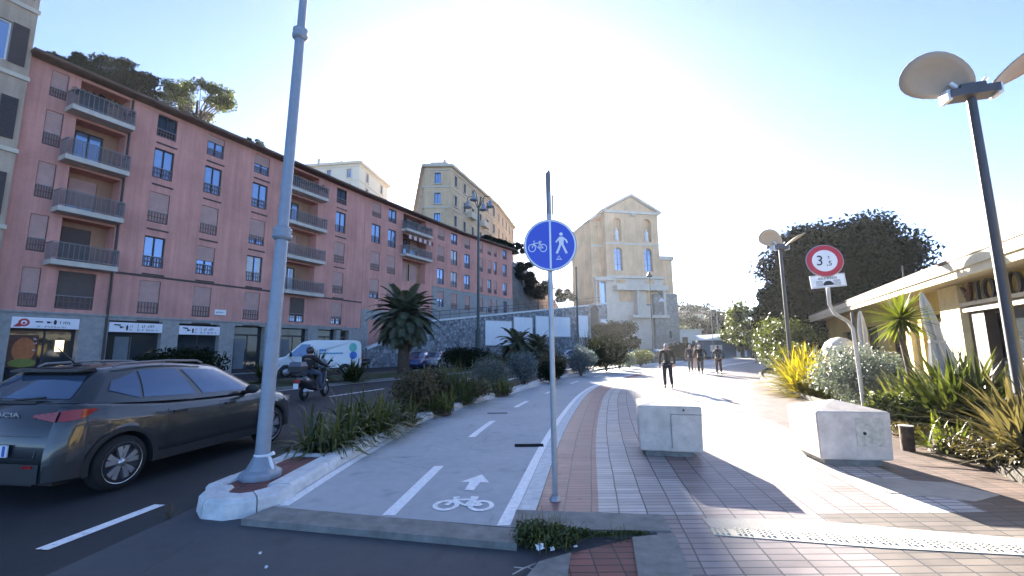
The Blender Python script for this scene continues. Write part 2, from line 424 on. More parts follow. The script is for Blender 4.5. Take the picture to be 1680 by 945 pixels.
def interp(tab, y):
    ys = [a for a, _ in tab]; xs = [b for _, b in tab]
    # smooth (monotone-ish) cubic through the surveyed points
    i = max(0, min(len(ys) - 2, int(np.searchsorted(ys, y)) - 1))
    def sl(k):
        a, b = max(0, k - 1), min(len(ys) - 1, k + 1)
        return (xs[b] - xs[a]) / (ys[b] - ys[a])
    h = ys[i + 1] - ys[i]; t = (y - ys[i]) / h
    if t < 0 or t > 1: return xs[i] + (xs[i + 1] - xs[i]) / h * (y - ys[i])
    return ((2 * t**3 - 3 * t**2 + 1) * xs[i] + (t**3 - 2 * t**2 + t) * h * sl(i) + (-2 * t**3 + 3 * t**2) * xs[i + 1] + (t**3 - t**2) * h * sl(i + 1))
def strip(name, fa, fb, y0, y1, z, m, n=60, parent=None, uv=False, nu=1, vscale=1.0):
    """sheet between the lines X=fa(Y) and X=fb(Y)"""
    mb = MB(); uvs = []
    for i in range(n + 1):
        y = y0 + (y1 - y0) * i / n
        for k in range(nu + 1):
            a, b = fa(y), fb(y)
            mb.v.append((a + (b - a) * k / nu, y, z)); uvs.append(((b - a) * k / nu, y))
    for i in range(n):
        for k in range(nu):
            p = i * (nu + 1) + k
            mb.f.append([p, p + 1, p + nu + 2, p + nu + 1]); mb.m.append(0); mb.sm.append(False)
    o = mb.build(name, m, parent)
    if uv:
        l = o.data.uv_layers.new(name='UVMap')
        for lp in o.data.loops: l.data[lp.index].uv = uvs[lp.vertex_index]
    return o
def text_mb(s, size, depth=0.004, font_scale=(1, 1), align='CENTER'):
    cu = bpy.data.curves.new('lettering', 'FONT')
    cu.body = s; cu.size = size; cu.extrude = depth / 2; cu.align_x = align; cu.align_y = 'CENTER'; cu.resolution_u = 4
    o = bpy.data.objects.new('lettering', cu); COL.objects.link(o)
    bpy.context.view_layer.update()
    ev = o.evaluated_get(bpy.context.evaluated_depsgraph_get()); me = ev.to_mesh()
    mb = MB(); mb.add([(v.co.x * font_scale[0], v.co.y * font_scale[1], v.co.z) for v in me.vertices], [tuple(p.vertices) for p in me.polygons])
    ev.to_mesh_clear(); bpy.data.objects.remove(o); bpy.data.curves.remove(cu)
    return mb
def stand(mb, loc, rz=0.0):
    """turn flat x,y lettering upright, facing local -Y, then place it"""
    return mb.xform(Matrix.Translation(loc) @ Matrix.Rotation(rz, 4, 'Z') @ Matrix.Rotation(R(90), 4, 'X'))
def ribbon(pts, w, z=0.0, closed=False, h=0.0):
    """flat line of width w through 2-D points (for symbols)"""
    mb = MB(); pts = [Vector((p[0], p[1])) for p in pts]; n = len(pts); L = []
    for i in range(n):
        a = pts[(i - 1) % n] if (closed or i > 0) else pts[i]
        b = pts[(i + 1) % n] if (closed or i < n - 1) else pts[i]
        t = (b - a).normalized(); nn = Vector((-t.y, t.x)) * w / 2
        L += [(pts[i].x + nn.x, pts[i].y + nn.y, z), (pts[i].x - nn.x, pts[i].y - nn.y, z)]
    fs = [(2 * i, 2 * i + 1, (2 * i + 3) % (2 * n), (2 * i + 2) % (2 * n)) for i in range(n if closed else n - 1)]
    return mb.add(L, fs)
def circ(cx, cy, r, n=28, ry=None): return [(cx + r * math.cos(2 * math.pi * i / n), cy + (ry or r) * math.sin(2 * math.pi * i / n)) for i in range(n)]
def merge(a, b):
    a.add(b.v, b.f); return a
def flat(poly, z=0.0):
    mb = MB(); mb.add([(p[0], p[1], z) for p in poly], [tuple(range(len(poly)))]); return mb
def bike_symbol(s=1.0, w=0.05, z=0.0):
    mb = MB()
    for c in (-0.55, 0.55): merge(mb, ribbon(circ(c * s, 0, 0.34 * s), w, z, True))
    z2 = z + 0.0006
    for k, seg in enumerate(([(-0.55, 0), (-0.33, 0.5), (-0.42, 0.62), (-0.25, 0.64)], [(-0.36, 0.42), (0.2, 0.46)], [(-0.36, 0.36), (0.05, 0.0), (0.24, 0.5)], [(0.05, 0.0), (0.55, 0.0)], [(0.2, 0.46), (0.55, 0)], [(0.12, 0.58), (0.38, 0.56)])):
        merge(mb, ribbon([(x * s, y * s) for x, y in seg], w * (1.0 if k < 5 else 1.7), z2 + 0.0004 * k))
    return mb

# ================================================================ GROUND, ROADS, PAVEMENTS
L_TAB = [(4.4, -2.48), (7, -2.36), (10, -2.0), (13.5, -1.1), (16, -0.1), (19, 0.9), (23, 2.2), (28, 4.6), (33.5, 7.5), (39, 11.5), (50, 20.5), (62, 31)]
R_TAB = [(3.2, -0.3), (4.3, -0.1), (8.45, 0.67), (13.2, 1.75), (16, 2.5), (19.1, 3.55), (22, 4.85), (26.1, 6.9), (33, 10.9), (39, 15.0), (50, 24.0), (62, 34.5)]
I_TAB = [(4.9, -3.5), (7.5, -3.32), (10, -3.3), (13.5, -2.7), (16, -1.9), (19, -1.0), (23, 0.2), (28, 2.4), (33.5, 5.0), (39, 8.6), (50, 16.5), (62, 26)]
K_TAB = [(2, 4.6), (5.1, 5.8), (8.56, 7.4), (12.8, 8.6), (19, 10.9), (26, 14.6), (33, 19.5), (40, 25), (62, 40)]
def Lx(y): return interp(L_TAB, y)
def Rx(y): return interp(R_TAB, y)
def Ix(y): return interp(I_TAB, y)
def Kx(y): return interp(K_TAB, y)

mb = MB(); mb.quad((-900, -60, -0.075), (900, -60, -0.075), (900, 1600, -0.075), (-900, 1600, -0.075))
struct(mb.build('ground', M['asphalt_mid']))
struct(strip('road', lambda y: -60.0, lambda y: Ix(y) if y > 4.9 else -3.3, -8, 62, -0.06, M['asphalt_dark'], 90))
mb = MB(); mb.quad((-4.3, -8, -0.055), (1.4, -8, -0.055), (1.4, 5.2, -0.055), (-3.4, 5.2, -0.055))
struct(mb.build('crossing', M['asphalt_mid']))
def skew(x, y): return y - (x + 2.45) * 0.23 * max(0.0, 1 - (y - 4.7) / 4)
o = strip('bike_lane', lambda y: Lx(y) - 0.2, lambda y: Rx(y) + 0.1, 4.72, 62, 0.0, M['asphalt_lane'], 80, nu=4)
for v in o.data.vertices: v.co.y = skew(v.co.x, v.co.y)
struct(o)
mb = MB(); mb.prism([(-2.62, 4.41), (0.02, 3.83), (0.07, 4.12), (-2.5, 4.74)], -0.075, 0.003)
struct(mb.build('lane_threshold_kerb', M['kerbdark']))

# painted lines of the bike lane
def line_strip(name, f, w, y0, y1, z=0.004, n=60):
    return struct(strip(name, lambda y: f(y) - w / 2, lambda y: f(y) + w / 2, y0, y1, z, M['paint'], n))
line_strip('lane_edge_line', lambda y: Lx(y) + 0.07, 0.11, 4.76, 9.2, n=14)
line_strip('lane_edge_line', lambda y: Lx(y) + 0.07, 0.11, 10.6, 46, n=60)
line_strip('lane_edge_line', lambda y: Rx(y) + 0.02, 0.12, 4.2, 60, n=80)
def Cx(y): return (Lx(y) + Rx(y)) / 2
for a, b in ((4.47, 6.25), (8.2, 10.0), (12.2, 13.6), (15.8, 17.2), (20, 21.5), (24.5, 26), (29, 30.5)):
    line_strip('lane_dash', lambda y: Cx(y) + 0.05, 0.13, a, b, n=6)
mb = bike_symbol(0.33, 0.05, 0.0)
mb.xform(Matrix.Translation((-0.52, 4.72, 0.0055)) @ Matrix.Rotation(R(-3), 4, 'Z') @ Matrix.Diagonal((1.0, 1.15, 1, 1)))
struct(mb.build('bike_symbol_marking', M['paint']))
mb = flat([(-0.035, 0), (0.05, 0), (0.06, 0.2), (0.15, 0.2), (0.02, 0.42), (-0.13, 0.2), (-0.045, 0.2)])
mb.xform(Matrix.Translation((-0.52, 5.2, 0.0055)) @ Matrix.Rotation(R(-8), 4, 'Z') @ Matrix.Diagonal((1.25, 1.5, 1, 1)))
struct(mb.build('arrow_marking', M['paint']))
# road markings
def seg_mark(name, p, q, w, z=-0.053):
    p, q = Vector(p[:2]), Vector(q[:2]); t = (q - p).normalized(); n = Vector((-t.y, t.x)) * w / 2
    mb = MB(); mb.quad((*(p - n), z), (*(q - n), z), (*(q + n), z), (*(p + n), z))
    return struct(mb.build(name, M['paint']))
seg_mark('road_dash', gnd(68, 903, -0.06), gnd(262, 829, -0.06), 0.13, -0.052)
seg_mark('road_dash', gnd(540, 651, -0.06), gnd(630, 638, -0.06), 0.14)
seg_mark('road_edge_line', (-14.5, 9.5), (-8.75, 20.3), 0.14)
seg_mark('road_edge_line', (-8.75, 20.3), (-5.0, 27.6), 0.14)
seg_mark('road_edge_line', (-5.0, 27.6), (2.5, 40), 0.14)
seg_mark('road_dash', (-3.6, 22.4), (-2.2, 25.2), 0.14)
# median with lawn between the carriageways
MED = [(-16.5, 9.0), (-9.05, 20.3), (-5.3, 27.6), (2.2, 40), (8.8, 50), (7.6, 51.5), (0.0, 43.5), (-7.6, 34.5), (-11.6, 27), (-15.0, 20.5), (-18.6, 10)]
mb = MB(); mb.prism(MED, -0.07, 0.03); struct(mb.build('median_kerb', M['kerbdark']))
cx, cy = -5.5, 28.5
mb = MB(); inner = []
for i, p in enumerate(MED):
    a, b = Vector(MED[i - 1]), Vector(MED[(i + 1) % len(MED)]); t = (b - a).normalized(); inner.append((p[0] - t.y * 0.3, p[1] + t.x * 0.3))
mb.add([(p[0], p[1], 0.036) for p in inner], [tuple(range(len(inner)))])
o = struct(mb.build('median_lawn', M['grass']))

# kerbs: rows of stones swept along a path
def kerb_row(name, path, w, z0, z1, m, blen=1.0, seed=1):
    rnd = random.Random(seed)
    P = [Vector(p) for p in path]; D = [0]
    for i in range(1, len(P)): D.append(D[-1] + (P[i] - P[i - 1]).length)
    def at(d):
        d = min(max(d, 0), D[-1] - 1e-4); i = max(0, int(np.searchsorted(D, d, side='right')) - 1)
        t = (P[i + 1] - P[i]).normalized(); return P[i] + t * (d - D[i]), t
    mb = MB(); d = 0.0
    while d < D[-1] - 0.2:
        e = min(D[-1], d + blen * rnd.uniform(0.85, 1.15)); k = max(2, int((e - d) / 0.15)) ; jz, jw = rnd.uniform(-0.004, 0.004), rnd.uniform(-0.004, 0.004)
        prof = [(-w / 2, z0), (-w / 2, z1 - 0.025), (-w / 2 + 0.025, z1), (w / 2 - 0.04, z1), (w / 2 - 0.005, z1 - 0.035), (w / 2 + 0.01, z0)]
        vs = []; n = len(prof)
        for j in range(k + 1):
            p, t = at(d + 0.006 + (e - d - 0.012) * j / k); nn = Vector((t.y, -t.x))
            for off, z in prof: vs.append((p.x + nn.x * (off + jw), p.y + nn.y * (off + jw), z + (jz if z > z0 else 0)))
        fs = [(j * n + i, j * n + (i + 1) % n, (j + 1) * n + (i + 1) % n, (j + 1) * n + i) for j in range(k) for i in range(n)]
        fs += [tuple(range(n))[::-1], tuple(range(k * n, k * n + n))]
        mb.add(vs, fs); d = e
    return mb.build(name, m)
ys = list(np.linspace(5.08, 48, 70))
struct(kerb_row('island_kerb', [(Lx(y) - 0.16, y) for y in ys], 0.29, -0.07, 0.13, M['kerb'], 1.0, 3))
nose = [(-2.90 - 0.35 * math.cos(a), 5.06 - 0.40 * math.sin(a)) for a in np.linspace(0, math.pi, 16)]
struct(kerb_row('island_nose_kerb', nose, 0.27, -0.07, 0.128, M['kerb'], 0.45, 4))
ys = list(np.linspace(5.1, 48, 60))[::-1]
struct(kerb_row('island_road_kerb', [(Ix(y) + 0.12, y) for y in ys], 0.2, -0.07, 0.12, M['kerb'], 1.0, 5))
M['redbrick'] = paver_mat('island_red_pavers', 0.2, 0.1, [(0, (0.20, 0.075, 0.06)), (1, (0.20, 0.075, 0.06))], rough=0.7)
o = strip('island_brick_paving', lambda y: max(Ix(y) + 0.1, -3.25), lambda y: Lx(y) - 0.25, 4.75, 6.45, 0.095, M['redbrick'], 8, uv=True); struct(o)
o = strip('island_soil', lambda y: Ix(y) + 0.15, lambda y: Lx(y) - 0.3, 6.45, 48, 0.085, M['soil'], 50); struct(o)
mb = MB(); mb.box((-2.92, 6.47, 0.1), (0.75, 0.09, 0.06), R(-6)); struct(mb.build('island_cross_kerb', M['kerb']))

# promenade
RED, PALE, PINK, GREY = (0.235, 0.115, 0.105), (0.42, 0.40, 0.39), (0.24, 0.19, 0.18), (0.33, 0.30, 0.295)
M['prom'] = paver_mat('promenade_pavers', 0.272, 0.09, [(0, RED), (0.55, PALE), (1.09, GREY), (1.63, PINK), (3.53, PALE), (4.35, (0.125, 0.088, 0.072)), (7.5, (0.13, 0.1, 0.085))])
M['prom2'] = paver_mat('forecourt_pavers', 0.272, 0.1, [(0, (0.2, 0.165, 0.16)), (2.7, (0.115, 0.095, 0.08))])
struct(strip('edge_stone', lambda y: Rx(y) + 0.09, lambda y: Rx(y) + 0.27, 4.35, 60, 0.006, M['kerb'], 80))
def prom(name, fa, fb, y0, y1, z, m, n):
    o = strip(name, fa, fb, y0, y1, z, m, n, uv=True, nu=6)
    l = o.data.uv_layers[0]
    for lp in o.data.loops:
        c = o.data.vertices[lp.vertex_index].co; l.data[lp.index].uv = (c.x - Rx(c.y) - 0.27, c.y)
    return struct(o)
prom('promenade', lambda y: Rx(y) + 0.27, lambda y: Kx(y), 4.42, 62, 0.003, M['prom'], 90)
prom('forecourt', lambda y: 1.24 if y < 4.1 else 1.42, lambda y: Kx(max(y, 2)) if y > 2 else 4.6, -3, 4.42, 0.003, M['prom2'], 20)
def slab(name, px, z0, z1, m):
    mb = MB(); mb.prism([tuple(gnd(u, v, z1)[:2]) for u, v in px][::-1], z0, z1); return struct(mb.build(name, m))
M['cream_tile'] = mat('cream_tactile_tile', (0.47, 0.43, 0.34), 0.65, var=0.15, scale=10)
M['bandstone'] = mat('grey_band_stone', (0.24, 0.225, 0.205), 0.6, var=0.22, scale=6, bump=0.2)
M['bandpale'] = mat('pale_band_stone', (0.36, 0.33, 0.29), 0.55, var=0.18, scale=5, bump=0.2)
slab('stone_band', [(1152, 850), (1307, 851), (1497, 868), (1690, 884), (1690, 896), (1393, 876), (1166, 867)], -0.07, 0.009, M['bandstone'])
slab('tactile_strip', [(1166, 867), (1393, 876), (1690, 896), (1690, 911), (1445, 898), (1172, 877)], -0.07, 0.0095, M['cream_tile'])
slab('pale_stone_band', [(1385, 781), (1560, 792), (1640, 812), (1600, 822), (1440, 806)], -0.07, 0.008, M['bandpale'])
slab('slab_kerb', [(847, 836), (1085, 844), (1101, 871), (946, 868), (838, 864)], -0.07, 0.012, M['kerbdark'])
slab('stone_slab', [(1037, 881), (1106, 874), (1138, 950), (1048, 950)], -0.07, 0.007, M['kerbdark'])
slab('ramp_paving', [(937, 908), (1036, 884), (1048, 950), (930, 950)], -0.07, -0.02, M['redbrick'])
slab('gutter_stone', [(860, 950), (884, 921), (937, 906), (930, 950)], -0.07, -0.012, M['kerbdark'])
o = [c for c in COL.objects if c.name == 'ramp_paving'][0]
l = o.data.uv_layers.new(name='UVMap')
for lp in o.data.loops: l.data[lp.index].uv = o.data.vertices[lp.vertex_index].co.xy
# truncated domes of the tactile strip
mb = MB(); p0, p1 = gnd(1174, 872, 0), gnd(1690, 904, 0); t = (p1 - p0); ln = t.length; t.normalize(); n = Vector((-t.y, t.x, 0))
for i in range(int(ln / 0.045)):
    if i % 4 == 3: continue
    for k in range(-1, 3):
        c = p0 + t * (i * 0.045) + n * (k * 0.036 - 0.02)
        mb.lathe([(0.017, 0), (0.011, 0.009), (0.0, 0.009)], (c.x, c.y, 0.0095), 6)
struct(mb.build('tactile_domes', M['cream_tile']))
# drains
def drain(px, py, w, d, rz=0.0):
    mb = MB(); mb.box((px, py, 0.004), (w, d, 0.004), rz, 0)
    for i in range(int(w / 0.045)):
        x = -w / 2 + 0.03 + i * 0.045
        mb.box((px + x * math.cos(rz), py + x * math.sin(rz), 0.0075), (0.018, d * 0.85, 0.004), rz, 1)
    return mb.build('drain_grate', [M['iron'], M['iron']])
g = gnd(868, 731); tag(drain(g.x, g.y, 0.48, 0.22), 'nearer rectangular iron drain grate beside the white lane line', 'drain')
g = gnd(816, 678); tag(drain(g.x, g.y, 0.5, 0.1), 'farther iron drain grate in the middle of the bike lane', 'drain')
# planting bed beside the promenade
struct(strip('planting_bed', lambda y: Kx(y) + 0.02, lambda y: Kx(y) + 9, 1, 60, 0.06, M['soil'], 40))
ys = list(np.linspace(2.5, 58, 60))[::-1]
struct(kerb_row('bed_kerb', [(Kx(y) + 0.08, y) for y in ys], 0.14, -0.05, 0.14, M['soil'], 1.2, 8))
# lawns and pale plaza at the far end
mb = MB(); mb.quad((20, 62, -0.04), (60, 62, -0.04), (90, 120, -0.04), (20, 120, -0.04)); struct(mb.build('far_lawn', M['grass']))

# ================================================================ BUILDINGS
def wall_grid(mb, x0, x1, z0, z1, ops, depth, y=0.0, mi=0, rmi=None):
    """wall in local x,z facing -y with openings (xa, xb, za, zb) and reveals"""
    xs = sorted({x0, x1, *[q for o in ops for q in o[:2] if x0 < q < x1]}); zs = sorted({z0, z1, *[q for o in ops for q in o[2:4] if z0 < q < z1]})
    for i in range(len(xs) - 1):
        for k in range(len(zs) - 1):
            cx, cz = (xs[i] + xs[i + 1]) / 2, (zs[k] + zs[k + 1]) / 2
            if any(a < cx < b and c < cz < d for a, b, c, d in [o[:4] for o in ops]): continue
            mb.quad((xs[i], y, zs[k]), (xs[i + 1], y, zs[k]), (xs[i + 1], y, zs[k + 1]), (xs[i], y, zs[k + 1]), mi)
    for o in ops:
        a, b, c, d = o[:4]; e = y + (o[4] if len(o) > 4 else depth); r = mi if rmi is None else rmi
        mb.quad((a, y, c), (a, y, d), (a, e, d), (a, e, c), r); mb.quad((b, y, c), (b, e, c), (b, e, d), (b, y, d), r)
        mb.quad((a, y, d), (b, y, d), (b, e, d), (a, e, d), r); mb.quad((a, y, c), (a, e, c), (b, e, c), (b, y, c), r)
def window(parent, a, b, c, d, y, style='open', mull=1, guard=True, fm='frame', sm='shutter', pm='pane', detail=True):
    """frame in an opening with pane, roller shutter and guard rail as its own pieces; y = plane of the frame"""
    t = 0.07; mb = MB()
    mb.bx(a, a + t, y - 0.04, y + 0.05, c, d); mb.bx(b - t, b, y - 0.04, y + 0.05, c, d)
    mb.bx(a + t, b - t, y - 0.04, y + 0.05, d - t, d); mb.bx(a + t, b - t, y - 0.04, y + 0.05, c, c + t)
    for k in range(mull):
        x = a + (b - a) * (k + 1) / (mull + 1); mb.bx(x - 0.04, x + 0.04, y - 0.035, y + 0.05, c + t, d - t)
    w = mb.build('window', M[fm], parent)
    q = MB(); q.bx(a + t, b - t, y + 0.01, y + 0.03, c + t, d - t); q.build('pane', M[pm], w)
    if style in ('shut', 'half', 'top', 'most'):
        f = {'shut': 0.02, 'half': 0.5, 'top': 0.7, 'most': 0.25}[style]; q = MB()
        zb = c + (d - c) * f; n = max(2, int((d - zb) / 0.16))
        for k in range(n):
            z0 = zb + (d - zb) * k / n; z1 = zb + (d - zb) * (k + 1) / n
            q.quad((a + 0.03, y - 0.075, z0), (b - 0.03, y - 0.075, z0), (b - 0.03, y - 0.06, z1), (a + 0.03, y - 0.06, z1))
        q.build('shutter', M[sm], w)
    if style == 'curtain':
        q = MB(); q.bx(a + t, (a + b) / 2 - 0.05, y + 0.002, y + 0.008, c + t, d - t); q.bx((a + b) / 2 + 0.2, b - t - 0.06, y + 0.002, y + 0.008, c + t, d - t); q.build('curtain', M['curtain'], w)
    if guard:
        q = MB(); h = (d - c) * 0.36
        q.bx(a, b, y - 0.125, y - 0.085, c + h - 0.05, c + h, 1)
        n = 7
        for k in range(n): x = a + (b - a) * (k + 0.5) / n; q.bx(x - 0.022, x + 0.022, y - 0.115, y - 0.095, c + 0.08, c + h - 0.05)
        q.bx(a, b, y - 0.12, y - 0.09, c + 0.03, c + 0.08); q.bx(a, b, y - 0.12, y - 0.09, c + h * 0.5, c + h * 0.5 + 0.04)
        q.build('guard_rail', [M['guard'], M['rail']], w)
    return w
def balcony(parent, a, b, z, out=0.9, planted=False, seed=0):
    """slab whose top is z, railing in front"""
    mb = MB(); mb.bx(a, b, -out, 0.002, z - 0.27, z); s = mb.build('balcony', M['slab'], parent)
    q = MB(); h = 0.95
    for x in (a + 0.03, b - 0.03): q.bx(x - 0.02, x + 0.02, -out + 0.05, -0.02, z + h - 0.05, z + h)
    q.bx(a, b, -out + 0.02, -out + 0.07, z + h - 0.05, z + h)
    q.bx(a, b, -out + 0.03, -out + 0.06, z + 0.08, z + 0.12)
    n = int((b - a) / 0.2)
    for k in range(n + 1): x = a + (b - a) * k / n; q.bx(x - 0.012, x + 0.012, -out + 0.035, -out + 0.055, z, z + h - 0.05, 1)
    for x in (a + 0.02, b - 0.02):
        for k in range(6): y = -out + 0.1 + k * 0.14; q.bx(x - 0.01, x + 0.01, y - 0.012, y + 0.012, z, z + h - 0.05, 1)
    q.build('railing', [M['rail'], M['rail']], s)
    q = MB(); q.bx(a + 0.03, b - 0.03, -out + 0.07, -out + 0.08, z + 0.1, z + h - 0.08); q.build('railing_mesh_panel', M['meshpanel'], s)
    if planted:
        rnd = random.Random(seed); n = int((b - a) * 3)
        f = leaf_cloud([((a + (b - a) * (k + 0.5) / n, -out + 0.2, z + h + rnd.uniform(-0.35, 0.05)), (0.22, 0.15, 0.25)) for k in range(n)], n * 30, 0.11, seed)
        f.build('balcony_plants', M['leaf_dark'], s)
    return s
def leaf_cloud(lumps, n, size, seed=0, shell=0.55, aspect=1.7, flatten=0.0):
    """leaf-sized faces spread through ellipsoid clumps"""
    rng = np.random.default_rng(seed); mb = MB()
    vol = np.array([l[1][0] * l[1][1] * l[1][2] for l in lumps]) ** 0.7; pick = rng.choice(len(lumps), n, p=vol / vol.sum())
    d = rng.normal(size=(n, 3)); d /= np.linalg.norm(d, axis=1)[:, None]
    rad = (shell + (1 - shell) * rng.random(n)) * rng.choice([1.0, 1.0, 1.0, 0.7, 1.12], n)
    C = np.array([l[0] for l in lumps])[pick]; S = np.array([l[1] for l in lumps])[pick]
    P = C + d * S * rad[:, None]
    nrm = d * 0.6 + rng.normal(size=(n, 3)) * 0.75; nrm[:, 2] += 0.3; nrm /= np.linalg.norm(nrm, axis=1)[:, None]
    t = np.cross(nrm, rng.normal(size=(n, 3))); t /= np.linalg.norm(t, axis=1)[:, None]; b = np.cross(nrm, t)
    s = size * rng.uniform(0.6, 1.35, n)[:, None]
    a1 = P - t * s * aspect / 2; a2 = P + b * s * 0.38 + nrm * s * 0.1; a3 = P + t * s * aspect / 2; a4 = P - b * s * 0.38 + nrm * s * 0.1
    V = np.stack([a1, a2, a3, a4], 1).reshape(-1, 3)
    mb.v = [tuple(v) for v in V]; mb.f = [[4 * i, 4 * i + 1, 4 * i + 2, 4 * i + 3] for i in range(n)]; mb.m = [0] * n; mb.sm = [False] * n
    return mb
m, t_, p_ = new_mat('railing_wire_mesh'); p_.inputs['Base Color'].default_value = (0.14, 0.12, 0.12, 1); p_.inputs['Roughness'].default_value = 0.7; p_.inputs['Alpha'].default_value = 0.32
M['meshpanel'] = m
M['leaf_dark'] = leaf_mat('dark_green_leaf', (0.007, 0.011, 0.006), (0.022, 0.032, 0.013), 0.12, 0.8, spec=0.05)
M['leaf_olive'] = leaf_mat('olive_leaf', (0.035, 0.05, 0.016), (0.105, 0.125, 0.042), 0.3)
M['leaf_pine'] = leaf_mat('pine_needle', (0.008, 0.014, 0.009), (0.024, 0.034, 0.019), 0.15, 0.7, spec=0.1)
M['leaf_sage'] = leaf_mat('grey_green_leaf', (0.075, 0.095, 0.085), (0.17, 0.20, 0.18), 0.3, tint=(1.1, 1.1, 0.8))
M['leaf_blue'] = leaf_mat('blue_grey_leaf', (0.075, 0.10, 0.105), (0.15, 0.19, 0.20), 0.25, tint=(1, 1.05, 0.9))
M['leaf_brown'] = leaf_mat('brownish_leaf', (0.05, 0.042, 0.024), (0.125, 0.10, 0.05), 0.3)
M['leaf_fresh'] = leaf_mat('fresh_green_leaf', (0.05, 0.075, 0.012), (0.14, 0.16, 0.03), 0.45)
M['leaf_yellow'] = leaf_mat('yellow_green_blade', (0.12, 0.13, 0.012), (0.30, 0.25, 0.03), 0.5, tint=(1.3, 1.15, 0.4))
M['blade_green'] = leaf_mat('strap_leaf', (0.035, 0.055, 0.018), (0.16, 0.17, 0.05), 0.35, 0.38)
M['blade_dark'] = leaf_mat('dark_strap_leaf', (0.02, 0.034, 0.013), (0.075, 0.09, 0.03), 0.3, 0.3)
M['blade_bronze'] = leaf_mat('bronze_strap_leaf', (0.035, 0.036, 0.018), (0.15, 0.13, 0.065), 0.35, 0.4, tint=(1.15, 1.05, 0.6))
M['palm_leaf'] = leaf_mat('palm_frond', (0.04, 0.055, 0.035), (0.11, 0.13, 0.08), 0.25)
M['palm_dry'] = leaf_mat('dry_palm_frond', (0.07, 0.055, 0.03), (0.14, 0.11, 0.06), 0.3)

M['guard'] = mat('guard_bar_paint', (0.15, 0.095, 0.09), 0.6, var=0.15)
A0, C0, D0, E0 = Vector((-25.126, 20.672, 0)), Vector((-14.783, 42.117, 0)), Vector((-6.895, 57.061, 0)), Vector((0.051, 67.326, 0))
ROWS = {5: (15.3, 16.78), 4: (12.55, 14.5), 3: (9.65, 11.6), 2: (6.8, 8.75), 1: (3.92, 5.95)}
def facade(name, label, P, Q, group=None):
    d = Q - P; rz = math.atan2(d.y, d.x)
    return thing(name, label, 'building', P, rz, group), d.length
def roof_eave(b, l0, l1, H, out=0.7, deep=13.0):
    mb = MB(); mb.bx(l0, l1, -out, 0.25, H, H + 0.16)
    mb.bx(l0, l1, -out - 0.12, -out, H + 0.02, H + 0.17)
    mb.add([(l0, 0.25, H + 0.1), (l1, 0.25, H + 0.1), (l1, deep, H + 1.2), (l0, deep, H + 1.2)], [(0, 1, 2, 3)])
    mb.build('roof', M['roof'], b)
# --- near block
b1, W1 = facade('apartment_building', 'long pink apartment block with shops at street level and two stacks of balconies', A0, C0)
W1 -= 0.02
ops, wins = [], []
COLS = {'A': (0.86, 1.55), 'B': (5.79, 6.9), 'C': (8.79, 9.93), 'D': (12.2, 13.44), 'E': (20.2, 21.4)}
ST = {'A': ['shut'] * 5, 'B': ['shut', 'open', 'shut', 'open', 'none'], 'C': ['shut', 'half', 'shut', 'open', 'top'], 'D': ['shut', 'curtain', 'most', 'open', 'half'], 'E': ['most', 'shut', 'shut', 'open', 'none']}
for c, (a, b) in COLS.items():
    for r in (1, 2, 3, 4, 5):
        z0, z1 = ROWS[r]; ops.append((a, b, z0, z1, 0.2)); wins.append((a, b, z0, z1, ST[c][r - 1]))
bays = [(2.05, 4.3), (15.35, 18.2)]
FL = [5.95 + 0.45, 9.25, 12.1, 14.95]           # balcony floors
for a, b in bays:
    for z in FL: ops.append((a, b, z + 0.0, z + (2.45 if z < 14 else 1.9), 0.9))
ops += [(2.2, 3.75, 3.92, 5.95, 0.2), (16.0, 17.4, 3.92, 5.95, 0.2)]
mb = MB(); wall_grid(mb, 0, W1, 3.65, 17.02, ops, 0.2)
mb.quad((W1, 0, 0), (W1, 13, 0), (W1, 13, 17.02), (W1, 0, 17.02)); mb.quad((0, 0, 3.65), (0, 0, 17.02), (0, 13, 17.02), (0, 13, 3.65))
mb.quad((0, 13, 0), (0, 13, 17), (W1, 13, 17), (W1, 13, 0))
mb.build('wall', M['pink'], b1)
for a, b, z0, z1, s in wins:
    window(b1, a, b, z0, z1, 0.13, 'shut' if s == 'shut' else s, 0 if b - a < 0.8 else 1, pm='darkpane' if s == 'none' else 'pane')
for a, b, z0, z1, s in wins:
    if a > 5: mb = MB(); mb.bx(a + 0.05, b + 0.1, -0.05, 0.003, z0 - 0.5, z0 - 0.41); mb.build('sill', M['brownmetal'], b1)
for bi, (a, b) in enumerate(bays):
    for k, z in enumerate(FL):
        top = z + (2.45 if z < 14 else 1.9)
        da, db = a + 0.3, a + 0.3 + (1.25 if bi == 0 else 1.3)
        st = [['shut', 'most', 'open', 'none'], ['curtain', 'shut', 'open', 'none']][bi][k]
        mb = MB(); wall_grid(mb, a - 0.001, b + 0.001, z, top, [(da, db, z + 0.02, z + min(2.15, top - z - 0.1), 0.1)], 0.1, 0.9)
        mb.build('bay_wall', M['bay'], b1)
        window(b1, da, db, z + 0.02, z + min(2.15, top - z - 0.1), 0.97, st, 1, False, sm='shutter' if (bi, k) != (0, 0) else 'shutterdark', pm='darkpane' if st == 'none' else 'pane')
        balcony(b1, [(1.55, 4.32), (14.85, 18.55)][bi][0], [(1.55, 4.32), (14.85, 18.55)][bi][1], z, 0.9, k == 3, 5 + bi)
window(b1, 2.2, 3.75, 3.92, 5.95, 0.13, 'shut', 1, sm='shutterdark'); window(b1, 16.0, 17.4, 3.92, 5.95, 0.13, 'most', 1, sm='shutterdark')
roof_eave(b1, -0.1, W1 + 0.15, 17.02)
mb = MB(); mb.tube([(4.42, -0.06, 16.9), (4.42, -0.06, 3.7), (4.42, -0.1, 0)], 0.06, 8); mb.build('drainpipe', M['brownmetal'], b1)
